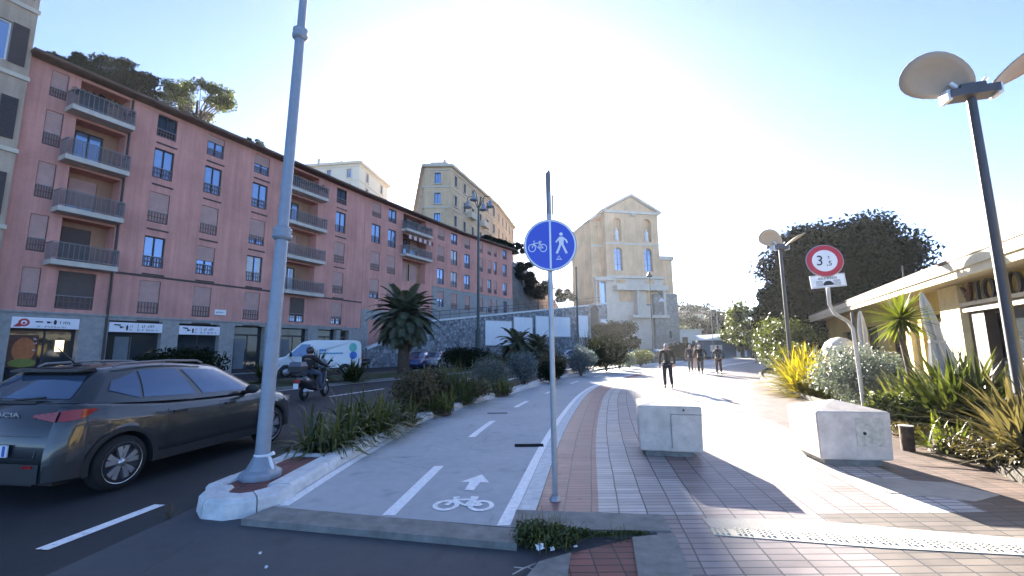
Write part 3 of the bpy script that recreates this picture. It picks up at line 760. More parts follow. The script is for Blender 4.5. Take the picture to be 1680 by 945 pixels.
mb = MB(); mb.bx(4.6, W1, -0.04, 0.004, 6.16, 6.28); mb.build('belt_course', M['brownmetal'], b1)
# ground floor: stone cladding with shop fronts
shops = [(0.75, 3.3), (4.55, 7.2), (8.12, 10.68), (11.7, 14.0), (15.4, 17.9), (18.9, 20.9), (21.35, 22.35)]
mb = MB(); wall_grid(mb, 0, W1, -0.1, 3.65, [(a, b, 0.0, 3.42, 0.45) for a, b in shops], 0.45, -0.03)
mb.bx(-0.02, W1, -0.1, 0.0, 3.62, 3.72)
mb.build('stone_base', M['greystone'], b1)
M['shopglass'] = glass('shop_glass', (0.04, 0.05, 0.055), 0.25, 0.04)
M['woodbrown'] = mat('varnished_wood', (0.22, 0.085, 0.03), 0.5, var=0.25)
for i, (a, b) in enumerate(shops):
    mb = MB(); y = 0.38
    for x in (a, b - 0.09): mb.bx(x, x + 0.09, y, y + 0.08, 0, 3.42)
    mb.bx(a + 0.09, b - 0.09, y, y + 0.08, 2.72, 2.84); mb.bx(a + 0.09, b - 0.09, y, y + 0.08, 3.34, 3.42); mb.bx(a + 0.09, b - 0.09, y, y + 0.08, 0, 0.25)
    x = a + (b - a) * (0.52 if i != 1 else 0.45); mb.bx(x, x + 0.08, y, y + 0.08, 0.25, 2.72)
    f = mb.build('shop_front', M['frame'] if i < 6 else M['woodbrown'], b1)
    q = MB(); q.bx(a + 0.09, b - 0.09, y + 0.02, y + 0.04, 0.25, 3.34); q.build('pane', M['shopglass'], f)
    if i in (1, 3, 4):
        q = MB(); x0 = a + 0.5 if i == 1 else a + 0.3; q.bx(x0, x0 + 0.8, y + 0.005, y + 0.012, 0.3, 2.5); q.build('blind', mat('grey_blind', (0.16, 0.18, 0.19), 0.9), f)
def shop_sign(a, b, z0, z1, label, icons):
    s = thing('shop_sign', label, 'sign', A0 + Matrix.Rotation(b1.rotation_euler.z, 3, 'Z') @ Vector(((a + b) / 2, 0.0, z0)), b1.rotation_euler.z, 'white signs over the shops')
    w, h = b - a, z1 - z0
    mb = MB(); mb.bx(-w / 2, w / 2, -0.06, 0.02, 0, h); mb.build('sign_board', M['signpanel'], s)
    mb = MB(); icons(mb, w, h); stand(mb, (0, -0.066, 0)); mb.build('print', M['black'], s)
    return s, w, h
M['signpanel'] = mat('white_sign_panel', (0.78, 0.77, 0.8), 0.5, var=0.03)
def marks(mb, x0, x1, y, h, n, seed):
    rnd = random.Random(seed); x = x0; w = (x1 - x0) / n
    for k in range(n):
        if rnd.random() < 0.16: x += w; continue
        for pts in rnd.choice([[[(0, 0), (0, 1), (0.6, 1)], [(0, 0.5), (0.5, 0.5)]], [[(0, 0), (0, 1)], [(0, 0), (0.6, 0)]], [[(0, 0), (0.3, 1), (0.6, 0)]], [[(0, 0), (0, 1), (0.6, 0.6), (0, 0.5)]], [[(0, 1), (0.6, 1)], [(0.3, 1), (0.3, 0)]]]):
            merge(mb, ribbon([(x + px * w, y + py * h) for px, py in pts], h * 0.17, 0.0003 * k))
        x += w
def cup(mb, x, y, s):
    merge(mb, flat([(x - s, y + s * 0.6), (x - s * 0.6, y - s * 0.7), (x + s * 0.6, y - s * 0.7), (x + s, y + s * 0.6)])); merge(mb, ribbon(circ(x + s * 1.15, y, s * 0.45, 10), s * 0.2, 0.0004, True))
def ic1(mb, w, h):
    merge(mb, flat([(-w * 0.17, h * 0.54), (-w * 0.06, h * 0.54), (-w * 0.06, h * 0.66), (-w * 0.17, h * 0.66)])); cup(mb, w * 0.02, h * 0.58, h * 0.14)
    merge(mb, flat([(w * 0.12 + px, h * 0.6 + py) for px, py in circ(0, 0, h * 0.11, 10, h * 0.24)])); marks(mb, w * 0.19, w * 0.37, h * 0.45, h * 0.25, 6, 3); marks(mb, -w * 0.13, w * 0.3, h * 0.1, h * 0.14, 18, 4)
def ic2(mb, w, h):
    merge(mb, flat([(-w * 0.42, h * 0.7), (-w * 0.3, h * 0.62), (-w * 0.3, h * 0.78), (-w * 0.42, h * 0.82)])); cup(mb, -w * 0.29, h * 0.5, h * 0.15)
    merge(mb, flat([(-w * 0.18 + px, h * 0.45 + py) for px, py in circ(0, 0, h * 0.1, 10, h * 0.3)])); marks(mb, -w * 0.13, -w * 0.03, h * 0.5, h * 0.2, 3, 5); marks(mb, -w * 0.13, -w * 0.03, h * 0.18, h * 0.18, 4, 6)
    merge(mb, ribbon([(w * 0.02, h * 0.1), (w * 0.02, h * 0.9)], 0.02)); marks(mb, w * 0.1, w * 0.35, h * 0.52, h * 0.26, 7, 7); marks(mb, w * 0.04, w * 0.42, h * 0.14, h * 0.2, 11, 8)
s1, w, h = shop_sign(0.75, 3.27, 2.84, 3.4, 'white shop sign with a round red emblem and dark pictograms', ic1)
mb = MB(); merge(mb, ribbon(circ(-w * 0.33, h * 0.5, h * 0.28, 24), h * 0.16, 0, True)); merge(mb, flat([(-w * 0.48, h * 0.1), (-w * 0.36, h * 0.12), (-w * 0.41, h * 0.45)], 0.0003)); merge(mb, flat(circ(-w * 0.33, h * 0.45, h * 0.1, 14), 0.0006))
stand(mb, (0, -0.067, 0)); mb.build('emblem', M['red'], s1)
shop_sign(4.56, 7.19, 2.76, 3.32, 'white shop sign with pictograms left and two lines of small lettering right', ic2)
shop_sign(8.14, 10.66, 2.7, 3.27, 'white shop sign nearest to the lamp post with cramped dark lettering', ic2)
def wall_point(x, y, z): return A0 + Matrix.Rotation(b1.rotation_euler.z, 3, 'Z') @ Vector((x, y, z))
sp = thing('street_name_plate', 'small white street name plate on the pink wall', 'sign', wall_point(10.62, 0, 4.12), b1.rotation_euler.z)
mb = MB(); mb.bx(-0.38, 0.38, -0.03, 0.01, 0, 0.36); mb.build('plate', M['signwhite'], sp)
mb = MB(); marks(mb, -0.3, 0.3, 0.12, 0.1, 12, 9); stand(mb, (0, -0.034, 0)); mb.build('print', M['black'], sp)
# poster and lamp lit inside the first shop, just behind and before its glass
po = thing('shop_poster', 'orange and green advertising poster in the first shop window', 'poster', wall_point(1.3, 0.3, 0.9), b1.rotation_euler.z)
mb = MB(); mb.bx(-0.5, 0.6, -0.01, 0.02, 0, 1.6); mb.build('sheet', mat('brown_poster_ground', (0.12, 0.045, 0.025), 0.6, var=0.5, scale=3), po)
mb = flat([(-0.15 + x, 0.85 + y) for x, y in circ(0.25, 0, 0.42, 18, 0.62)]); stand(mb, (0, -0.016, 0)); mb.build('orange_shape', mat('orange_print', (0.42, 0.13, 0.035), 0.6, var=0.3, scale=5), po)
mb = flat([(0.1 + x, 0.2 + y) for x, y in circ(0, 0, 0.5, 18, 0.22)]); stand(mb, (0, -0.02, 0)); mb.build('green_shape', mat('green_print', (0.16, 0.19, 0.03), 0.6, var=0.2), po)
mb = MB(); marks(mb, 0, 0.9, 0, 0.11, 8, 31); mb.xform(Matrix.Rotation(R(90), 4, 'Z')); stand(mb, (0.52, -0.022, 0.6)); mb.build('print', M['signwhite'], po)
lm = MB(); lm.bx(-0.16, 0.16, -0.02, 0.02, -0.3, 0.3); o = lm.build('lit_shop_panel', M['red'], None, wall_point(2.72, 0.34, 1.95)); o.rotation_euler.z = b1.rotation_euler.z
em, t_, p_ = new_mat('lit_panel'); p_.inputs['Base Color'].default_value = (0.8, 0.6, 0.3, 1); p_.inputs['Emission Color'].default_value = (1, 0.74, 0.36, 1); p_.inputs['Emission Strength'].default_value = 0.45
o.data.materials[0] = em; tag(o, 'small warm lit panel glowing in the first shop window', 'light panel')

# --- middle and far blocks
def block(name, label, P, Q, cols, bals=(), zbase=9.15, base_from=0.0, rows=(5, 4, 3, 2), low=0.0, inset=0.0, seed=1):
    b, W = facade(name, label, P, Q); rnd = random.Random(seed); ops, ws = [], []
    for a, c in cols:
        for r in rows:
            ops.append((a, c, *ROWS[r], 0.2)); ws.append((a, c, *ROWS[r], r))
    for a, c in bals:
        for z in (9.25, 12.1, 14.95): ops.append((a, c, z, z + (2.45 if z < 14 else 1.9), 0.9))
    mb = MB(); wall_grid(mb, 0, W, 0, 17.02, ops, 0.2)
    mb.quad((W, 0, 0), (W, 13, 0), (W, 13, 17.02), (W, 0, 17.02)); mb.quad((0, 0, 0), (0, 0, 17.02), (0, 13, 17.02), (0, 13, 0)); mb.quad((0, 13, 0), (0, 13, 17), (W, 13, 17), (W, 13, 0))
    mb.build('wall', M['pink'], b)
    for a, c, z0, z1, r in ws:
        st = rnd.choice(['shut', 'shut', 'open', 'open', 'half', 'most', 'curtain'])
        window(b, a, c, z0, z1, 0.13, st, 0 if c - a < 0.8 else 1)
    for a, c in bals:
        for k, z in enumerate((9.25, 12.1, 14.95)):
            top = z + (2.45 if z < 14 else 1.9)
            for da, db, st in ((a + 0.3, a + 1.6, ('shut', 'open', 'none')[k]), (c - 2.0, c - 0.6, ('shut', 'half', 'none')[k])):
                window(b, da, db, z + 0.02, z + min(2.15, top - z - 0.1), 0.85, st, 1, False, pm='darkpane' if st == 'none' else 'pane')
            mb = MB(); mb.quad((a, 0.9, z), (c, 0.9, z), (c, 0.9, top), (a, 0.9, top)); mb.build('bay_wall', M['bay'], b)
            if k: balcony(b, a - 0.35, c + 0.2, z, 0.9, k == 2, 9)
    roof_eave(b, -0.1, W + 0.2, 17.02)
    return b, W
b2, W2 = block('apartment_building', 'middle pink block with a striped awning under its top balcony, behind the tall palm', C0, D0, [(0.95, 2.2), (3.3, 4.5), (11.85, 13.25), (14.7, 16.1)], [(5.6, 9.6)], rows=(5, 4, 3, 2), seed=4)
mb = MB()
for i in range(10):
    x0, x1 = 5.4 + i * 0.43, 5.4 + (i + 1) * 0.43
    mb.add([(x0, -0.1, 14.55), (x1, -0.1, 14.55), (x1, -1.05, 14.2), (x0, -1.05, 14.2), (x1, -1.06, 13.75), (x0, -1.06, 13.75)], [(0, 1, 2, 3), (3, 2, 4, 5)], i % 2)
mb.build('awning', [mat('cream_awning_stripe', (0.55, 0.5, 0.42), 0.9), mat('maroon_awning_stripe', (0.2, 0.05, 0.05), 0.9)], b2)
b3, W3 = block('apartment_building', 'far pink block at the end of the row, above the rubble wall', D0, E0, [(0.8, 1.95), (3.7, 4.85), (6.0, 6.9), (7.6, 8.25), (9.85, 10.85)], seed=8)
for b, W, x0 in ((b2, W2, 10.9), (b3, W3, 0.0)):   # grey stone storey above the ramp
    mb = MB(); c2 = [(11.85, 13.25), (14.7, 16.1)] if b is b2 else [(0.8, 1.95), (3.7, 4.85), (6.0, 6.9), (7.6, 8.25), (9.85, 10.85)]
    wall_grid(mb, x0, W, 3.0, 9.2, [(a, c, *ROWS[2], 0.05) for a, c in c2], 0.05, -0.05)
    mb.quad((x0, -0.05, 3), (x0, -0.05, 9.2), (x0, 0, 9.2), (x0, 0, 3)); mb.bx(x0, W, -0.1, 0.0, 9.15, 9.25)
    mb.build('stone_base', M['greystone'], b)
mb = MB(); wall_grid(mb, 0, 10.9, -0.1, 5.6, [(0.9, 3.2, 1.2, 4.6, 0.4), (4.4, 6.4, 2.2, 5.0, 0.4), (7.4, 9.6, 2.4, 5.2, 0.4)], 0.4, -0.04)
mb.quad((0.9, 0.36, 1.2), (3.2, 0.36, 1.2), (3.2, 0.36, 4.6), (0.9, 0.36, 4.6), 1); mb.quad((4.4, 0.36, 2.2), (6.4, 0.36, 2.2), (6.4, 0.36, 5.0), (4.4, 0.36, 5.0), 1); mb.quad((7.4, 0.36, 2.4), (9.6, 0.36, 2.4), (9.6, 0.36, 5.2), (7.4, 0.36, 5.2), 1)
mb.build('stone_base', [M['greystone'], M['shopglass']], b2)

# --- beige corner building on the left
P = A0 - Vector((0.434, 0.901, 0)) * 14
yb, WY = facade('corner_building', 'tall beige building with brown shutters at the left edge', P, A0 - Vector((0.434, 0.901, 0)) * 0.05)
ops, ws = [], []
for a in (3.0, 7.4, 12.0):
    for z in (4.4, 8.3, 12.2, 16.1, 19.9): ops.append((a, a + 1.15, z, z + 2.1, 0.22))
mb = MB(); wall_grid(mb, 0, WY, 0, 24, ops, 0.22, -0.35)
mb.quad((WY, -0.35, 0), (WY, 12, 0), (WY, 12, 24), (WY, -0.35, 24)); mb.quad((0, 12, 0), (0, 12, 24), (WY, 12, 24), (WY, 12, 0)); mb.quad((0, -0.35, 0), (0, -0.35, 24), (0, 12, 24), (0, 12, 0))
mb.add([(0, -0.35, 24), (WY, -0.35, 24), (WY, 12, 24), (0, 12, 24)], [(0, 1, 2, 3)])
mb.build('wall', M['beigerender'], yb)
for z in (3.6, 7.6, 11.5, 15.4, 19.2): mb = MB(); mb.bx(0, WY + 0.06, -0.45, -0.33, z, z + 0.22); mb.build('string_course', M['cream'], yb)
mb = MB(); mb.bx(0, WY + 0.5, -0.9, 12, 23.6, 24.2); mb.build('cornice', M['cream'], yb)
for a, b, c, d, _ in ops:
    w = window(yb, a, b, c, d, -0.18, 'open', 1, False, fm='whitem')
    for x0, x1 in ((a - 0.6, a - 0.02), (b + 0.02, b + 0.6)):
        mb = MB(); mb.bx(x0, x1, -0.42, -0.37, c - 0.02, d + 0.02)
        for k in range(12): z = c + 0.1 + k * 0.165; mb.bx(x0 + 0.06, x1 - 0.06, -0.435, -0.42, z, z + 0.07)
        mb.build('louvred_shutter', M['brownmetal'], w)

# --- long ochre building on the hill; its skyline hides the sun
def hill_block(name, label, pts, z0, z1, m, fl, wn, trim, closed=True):
    b = thing(name, label, 'building', (pts[0][0], pts[0][1], 0)); o = Vector(pts[0]); wl = MB(); tr = MB(); cnt = [0]
    n = len(pts)
    for i in range(n):
        p, q = Vector(pts[i]) - o, Vector(pts[(i + 1) % n]) - o; d = (q - p); ln = d.length; mx = Matrix.Translation((p.x, p.y, 0)) @ Matrix.Rotation(math.atan2(d.y, d.x), 4, 'Z')
        vis = i in wn; k = wn[i] if vis else 0; ops = []
        if vis:
            for c in range(k):
                x = ln * (c + 0.5) / k
                for r in range(fl): z = z1 - 3.55 - r * (z1 - z0 - 2) / fl; ops.append((x - 0.55, x + 0.55, z, z + 2.05, 0.25))
        q1 = MB(); wall_grid(q1, 0, ln, z0, z1, ops, 0.25); q1.xform(mx); wl.add(q1.v, q1.f)
        t1 = MB(); t1.bx(-0.3, ln + 0.3, -0.6, 0.1, z1 - 0.5, z1); t1.bx(-0.1, ln + 0.1, -0.15, 0.02, z1 - 1.1, z1 - 0.9)
        for r in range(1, fl): z = z1 - 4.35 - (r - 1) * (z1 - z0 - 2) / fl; t1.bx(0, ln, -0.12, 0.02, z, z + 0.28)
        for a, bb, c, d2, _ in ops:
            t1.bx(a - 0.2, a, -0.1, 0.02, c, d2 + 0.25); t1.bx(bb, bb + 0.2, -0.1, 0.02, c, d2 + 0.25); t1.bx(a, bb, -0.1, 0.02, d2, d2 + 0.25); t1.bx(a - 0.25, bb + 0.25, -0.22, 0.02, c - 0.18, c)
        t1.xform(mx); tr.add(t1.v, t1.f)
        for a, bb, c, d2, _ in ops:
            if cnt[0] >= 95: break
            cnt[0] += 1
            f = MB(); f.bx(a, a + 0.12, 0.12, 0.2, c, d2); f.bx(bb - 0.12, bb, 0.12, 0.2, c, d2); f.bx((a + bb) / 2 - 0.06, (a + bb) / 2 + 0.06, 0.12, 0.2, c, d2); f.bx(a, bb, 0.115, 0.2, d2 - 0.12, d2); f.xform(mx)
            w = f.build('window', M['shutterdark'], b)
            g = MB(); g.bx(a, bb, 0.205, 0.245, c, d2); g.xform(mx); g.build('pane', M['pane'], w)
    wl.add([(p[0] - o.x, p[1] - o.y, z1 - 0.05) for p in pts], [tuple(range(n))])
    wl.build('wall', m, b); tr.build('cornice', trim, b)
    return b
yh = hill_block('hill_apartment_building', 'large ochre apartment building with cream trim high on the hill', [(-15.74, 75), (-10.94, 75), (-3.4, 97), (0.65, 116), (-16, 122), (-24.4, 105)], 10, 35.0, M['yellowrender'], 6, {0: 1, 1: 6, 2: 5, 5: 7}, M['cream'])
mb = MB(); mb.bx(0.8, 4.0, 1, 4, 35, 36.0); mb.bx(3.1, 3.6, 1.4, 2.0, 36.0, 36.7); mb.bx(1.2, 2.0, 3, 3.6, 36, 36.4); mb.build('roof_stack', M['cream'], yh)
for s, z in ((0.35, 21), (0.62, 21), (0.78, 17), (0.5, 17)):
    p = Vector((4.8, 0)).lerp(Vector((12.34, 22)), s); a = math.atan2(22, 7.54)
    mb = MB(); mb.bx(-1.3, 1.3, -1.1, 0.0, 0, 0.25); mb.bx(-1.3, 1.3, -1.12, -1.0, 0.25, 1.2); mb.bx(-1.3, -1.2, -1.0, 0, 0.25, 1.2); mb.bx(1.2, 1.3, -1.0, 0, 0.25, 1.2)
    mb.xform(Matrix.Translation((p.x, p.y, z + 6)) @ Matrix.Rotation(a, 4, 'Z')); mb.build('balcony', M['cream'], yh)
wb = hill_block('hill_house', 'pale cream house with flat roof glimpsed above the pink roofline', [(-47.4, 92), (-33.2, 90), (-31, 104), (-46, 106)], 20, 42.6, mat('pale_cream_render', (0.62, 0.56, 0.44), 0.85, var=0.06), 6, {0: 3, 1: 2}, M['cream'])
mb = MB(); mb.bx(2, 9, 2, 8, 42.6, 43.8); mb.bx(3.2, 3.7, 1.5, 2, 42.6, 45); mb.bx(8.5, 8.9, 1.5, 2, 42.6, 44.6); mb.build('roof_stack', M['cream'], wb)

# --- rubble retaining wall with ramp
WL = [(-13.6, 40.6, 1.6), (-11.2, 43.4, 2.9), (-8.7, 46, 4.5), (-2.9, 52, 5.5), (4.9, 58, 6.7), (14.0, 63.5, 8.0)]
mb = MB(); cp = MB()
for i in range(len(WL) - 1):
    a, b = Vector(WL[i]), Vector(WL[i + 1]); d = (b - a); d.z = 0; d.normalize(); n = Vector((-d.y, d.x, 0)) * 0.6
    vs = [(a.x, a.y, -0.1), (b.x, b.y, -0.1), (b.x, b.y, b.z), (a.x, a.y, a.z), (a.x + n.x, a.y + n.y, -0.1), (b.x + n.x, b.y + n.y, -0.1), (b.x + n.x, b.y + n.y, b.z), (a.x + n.x, a.y + n.y, a.z)]
    mb.add(vs, [(0, 1, 2, 3), (5, 4, 7, 6), (3, 2, 6, 7), (4, 0, 3, 7), (1, 5, 6, 2)])
    o = n * 0.12; up = 0.2
    cp.add([(a.x - o.x, a.y - o.y, a.z + 0.003), (b.x - o.x, b.y - o.y, b.z + 0.003), (b.x - o.x, b.y - o.y, b.z + up), (a.x - o.x, a.y - o.y, a.z + up), (a.x + n.x, a.y + n.y, a.z + 0.003), (b.x + n.x, b.y + n.y, b.z + 0.003), (b.x + n.x, b.y + n.y, b.z + up), (a.x + n.x, a.y + n.y, a.z + up)], [(0, 1, 2, 3), (5, 4, 7, 6), (3, 2, 6, 7)])
rw = mb.build('retaining_wall', M['rubble']); tag(rw, 'grey rubble stone retaining wall rising along the ramp', 'wall')
cp.build('coping', M['kerb'], rw)
mb = MB()
for i in range(len(WL) - 1):
    a, b = WL[i], WL[i + 1]
    mb.quad((a[0] - 0.3, a[1] + 0.4, a[2] - 0.7), (b[0] - 0.3, b[1] + 0.4, b[2] - 0.7), (b[0] - 8, b[1] + 6, b[2] - 0.6), (a[0] - 8, a[1] + 6, a[2] - 0.6))
struct(mb.build('ramp_road', M['asphalt_mid']))
# thin railing on the wall
t = thing('wall_railing', 'thin metal railing along the top of the rubble wall', 'railing', (0, 0, 0)); mb = MB()
for i in range(1, len(WL) - 1):
    a, b = Vector(WL[i]), Vector(WL[i + 1]); up = Vector((-0.2, 0.2, 0.2))
    for h in (0.45, 0.9): mb.tube([a + up + Vector((0, 0, h)), b + up + Vector((0, 0, h))], 0.03, 5)
    for k in range(6): p = a.lerp(b, k / 6) + up; mb.tube([p, p + Vector((0, 0, 0.9))], 0.025, 5)
mb.build('rails', M['lampdark'], t)
# billboards on the wall
def on_wall(u):
    for i in range(len(WL) - 1):
        a, b = Vector(WL[i][:2]), Vector(WL[i + 1][:2]); r = ray(u, 540); d = b - a
        den = r.x * d.y - r.y * d.x
        s = (a.y * r.x - a.x * r.y) / -(den) if abs(den) > 1e-9 else -1
        if 0 <= s <= 1: return a + d * s, d.normalized()
    return Vector(WL[-1][:2]), (Vector(WL[-1][:2]) - Vector(WL[-2][:2])).normalized()
M['board'] = mat('white_poster_paper', (0.72, 0.74, 0.76), 0.7, var=0.05, scale=1.5)
for u0, u1, v0, v1, lb in ((795, 838, 527, 566, 'wide white billboard on the rubble wall above the small palms'), (842, 872, 521, 560, 'white billboard on the wall left of the blue cycle sign post'), (878, 934, 520, 552, 'white billboard on the wall directly behind the cycle sign post'), (946, 967, 518, 553, 'narrow white billboard left of the dark stone niche'), (983, 1000, 524, 558, 'narrowest white billboard beside the dark tree')):
    p, d = on_wall(u0); q, _ = on_wall(u1); n = Vector((d.y, -d.x)) * 0.12
    z1 = dep((u0 + u1) / 2, v0, (p.y + q.y) / 2).z; z0 = dep((u0 + u1) / 2, v1, (p.y + q.y) / 2).z; c = (p + q) / 2 + n; w = (q - p).length
    b = thing('billboard', lb, 'billboard', (c.x, c.y, z0), math.atan2((q - p).y, (q - p).x), 'white billboards along the wall'); h = z1 - z0
    mb = MB(); mb.bx(-w / 2, w / 2, -0.03, 0.03, 0, h); mb.build('poster_panel', M['board'], b)
    mb = MB(); mb.bx(-w / 2 - 0.08, w / 2 + 0.08, -0.06, 0.06, -0.1, 0.0); mb.bx(-w / 2 - 0.08, w / 2 + 0.08, -0.06, 0.06, h, h + 0.08); mb.bx(-w / 2 - 0.08, -w / 2, -0.06, 0.06, 0, h); mb.bx(w / 2, w / 2 + 0.08, -0.06, 0.06, 0, h); mb.build('frame', M['galv'], b)

# --- hill with bare rock behind
def hill(name, f, x0, x1, y0, y1, nx, ny, m):
    mb = MB()
    for j in range(ny + 1):
        for i in range(nx + 1):
            x, y = x0 + (x1 - x0) * i / nx, y0 + (y1 - y0) * j / ny
            mb.v.append((x, y, f(x, y)))
    for j in range(ny):
        for i in range(nx):
            a = j * (nx + 1) + i; mb.f.append([a, a + 1, a + nx + 2, a + nx + 1]); mb.m.append(0); mb.sm.append(True)
    return struct(mb.build(name, m))
from mathutils import noise as mnoise
def hz(x, y):
    # rock slope: rises away from the pink row and falls towards the church
    dline = (x - 0.05) * -0.90 + (y - 67.3) * 0.434       # distance behind the facade line
    h = 0 if dline < 2 else 22 * (1 - math.exp(-(dline - 2) / 3.0))
    fall = max(0.0, min(1.0, (29 - x) / 28.0)); fall = fall * fall * (3 - 2 * fall)
    if x < -1: h = min(h, 6 + max(0, dline - 12) * 1.2) if dline < 26 else h
    return h * fall - 0.5 + mnoise.noise(Vector((x * 0.13, y * 0.13, 3))) * 2.2 * min(1, h / 8)
hill('cliff', hz, -70, 26, 62, 132, 96, 70, M['rock'])
def hz2(x, y):
    k = max(0.0, (y - 120) / 140.0); e = min(1.0, max(0.0, (x - 10) / 40)) * min(1.0, max(0, (170 - x) / 60))
    return -1.5 + 26 * min(1, k) * e + mnoise.noise(Vector((x * 0.03, y * 0.03, 9))) * 5 * min(1, k * 3) * e
M['scrub'] = mat('far_scrub', (0.05, 0.06, 0.035), 0.95, var=0.5, scale=0.25, bump=1.0, bscale=0.8)
hill('far_hill', hz2, -10, 260, 118, 330, 50, 40, M['scrub'])

# --- church-like building
ch = thing('church', 'tall peach church with gabled front, arched windows and statues in niches', 'church', (16.79, 75, 0), math.atan2(2, 10.01))
CW, CE, CR = 10.3, 26.0, 28.9
def arch_pts(xa, xb, z0, z1, n=8):
    r = (xb - xa) / 2; c = (xa + xb) / 2; return [(xa, z0), (xb, z0)] + [(c + r * math.cos(math.pi * k / n), z1 - r + r * math.sin(math.pi * k / n)) for k in range(n + 1)]
NW = [(1.5, 3.05), (7.3, 8.9)]
ops = [(a, b, z0, z1, 0.7) for a, b in NW for z0, z1 in ((20.6, 24.9), (15.2, 19.4))]
mb = MB(); wall_grid(mb, 0, CW, 9.2, CE, ops, 0.7)
mb.add([(0, 0, CE), (CW, 0, CE), (CW / 2, 0, CR)], [(0, 1, 2)])
mb.quad((0, 14, 0), (0, 0, 0), (0, 0, CE), (0, 14, CE)); mb.quad((CW, 0, 0), (CW, 14, 0), (CW, 14, CE), (CW, 0, CE)); mb.quad((CW, 14, 0), (0, 14, 0), (0, 14, CE), (CW, 14, CE)); mb.add([(CW, 14, CE), (0, 14, CE), (CW / 2, 14, CR)], [(0, 1, 2)])
for a, b in NW:      # spandrels that round the openings
    for z0, z1 in ((20.6, 24.9), (15.2, 19.4)):
        ap = arch_pts(a, b, z0, z1)[2:]; r = (b - a) / 2
        for k in range(8):
            p, q = ap[k], ap[k + 1]; mb.add([(p[0], 0, p[1]), (q[0], 0, q[1]), (q[0], 0, z1), (p[0], 0, z1)], [(0, 1, 2, 3)]); mb.add([(p[0], 0, p[1]), (p[0], 0.7, p[1]), (q[0], 0.7, q[1]), (q[0], 0, q[1])], [(0, 1, 2, 3)])
for a, b in NW: mb.quad((a, 0.7, 20.6), (b, 0.7, 20.6), (b, 0.7, 24.9), (a, 0.7, 24.9))
mb.build('wall', M['church'], ch)
mb = MB(); mb.bx(-0.25, CW + 0.25, -0.35, 0.0, 25.7, 26.15); mb.bx(-0.05, CW + 0.05, -0.12, 0.0, 19.95, 20.25)
for sgn, (xa, xb) in ((1, (-0.6, CW / 2)), (-1, (CW + 0.6, CW / 2))):
    mb.add([(xa, -0.45, CE - 0.1), (xb, -0.45, CR + 0.15), (xb, -0.45, CR + 0.6), (xa, -0.45, CE + 0.3), (xa, 14.3, CE - 0.1), (xb, 14.3, CR + 0.15), (xb, 14.3, CR + 0.6), (xa, 14.3, CE + 0.3)], [(0, 1, 2, 3), (7, 6, 5, 4), (3, 2, 6, 7), (0, 4, 5, 1), (0, 3, 7, 4)])
mb.lathe([(0.45, 0), (0.45, 0.3), (0.2, 0.4)], (CW / 2, -0.3, 25.2), 10)
mb.bx(-0.3, CW + 0.3, -0.6, 0.0, 13.75, 14.2)
mb.build('cornice', M['churchtrim'], ch)
for a, b in NW:
    mb = MB(); mb.plate(arch_pts(a + 0.02, b - 0.02, 15.2, 19.38), 0.5, 0.56)
    w = mb.build('arched_window', M['pane'], ch)
    q = MB(); q.bx((a + b) / 2 - 0.05, (a + b) / 2 + 0.05, 0.42, 0.49, 15.2, 19.3)
    for z in (16.3, 17.4, 18.4): q.bx(a, b, 0.425, 0.485, z, z + 0.09)
    q.build('glazing_bars', M['lampgreen'], w)
    s = MB(); s.lathe([(0.01, 0), (0.36, 0), (0.33, 0.5), (0.26, 1.1), (0.34, 1.5), (0.3, 1.85), (0.12, 2.0)], ((a + b) / 2, 0.36, 20.62), 10); s.ball(((a + b) / 2, 0.36, 22.78), (0.17, 0.17, 0.22), 8); s.tube([((a + b) / 2 - 0.3, 0.34, 22.35), ((a + b) / 2 - 0.4, 0.2, 21.7), ((a + b) / 2 - 0.1, 0.05, 21.6)], 0.09, 6)
    s.build('statue', M['whitem'], ch)
# set-back left wing
mb = MB(); ops2 = [(-1.4, -0.6, 20.5, 23.8, 0.4)]
wall_grid(mb, -1.9, -0.01, 8, 24.8, ops2, 0.4, 2.2); mb.quad((-1.9, 13, 8), (-1.9, 2.2, 8), (-1.9, 2.2, 24.8), (-1.9, 13, 24.8)); mb.quad((-1.4, 2.55, 20.5), (-0.6, 2.55, 20.5), (-0.6, 2.55, 23.8), (-1.4, 2.55, 23.8))
mb.build('side_wing', M['church'], ch)
mb = MB(); mb.add([(-2.3, 1.8, 24.6), (0, 1.8, 25.7), (0, 13.4, 25.7), (-2.3, 13.4, 24.6), (-2.3, 1.8, 24.95), (0, 1.8, 26.05), (0, 13.4, 26.05), (-2.3, 13.4, 24.95)], [(0, 1, 5, 4), (3, 2, 1, 0), (4, 5, 6, 7), (0, 4, 7, 3)]); mb.bx(-2.0, -0.01, 2.0, 2.2, 19.9, 20.2); mb.build('wing_roof', M['churchtrim'], ch)
# terrace, lower storeys, canted right annexe and tower base
mb = MB(); wall_grid(mb, -2.6, CW + 0.4, 0, 13.75, [(-1.6, -0.3, 9.4, 13.2, 0.9), (2.0, 4.6, 9.6, 12.4, 0.6), (7.2, 9.2, 9.0, 12.4, 0.6), (1.6, 3.4, 12.9, 13.5, 0.3), (7.2, 9.0, 12.9, 13.5, 0.3)], 0.6, -0.02)
mb.build('lower_storey', M['churchtrim'], ch)
for a, b, c, d in ((-1.6, -0.3, 9.4, 13.2), (2.0, 4.6, 9.6, 12.4), (7.2, 9.2, 9.0, 12.4)): mb = MB(); mb.bx(a, b, 0.4, 0.5, c, d); mb.build('lower_window', M['pane'], ch)
mb = MB(); mb.bx(1.0, CW + 0.5, -1.6, 0, 11.5, 12.4); mb.bx(3.8, CW + 0.5, -1.4, 0, 6.7, 7.2); mb.bx(-2.7, 1.0, -1.0, 0, 13.2, 13.8); mb.build('terrace_slab', M['churchtrim'], ch)
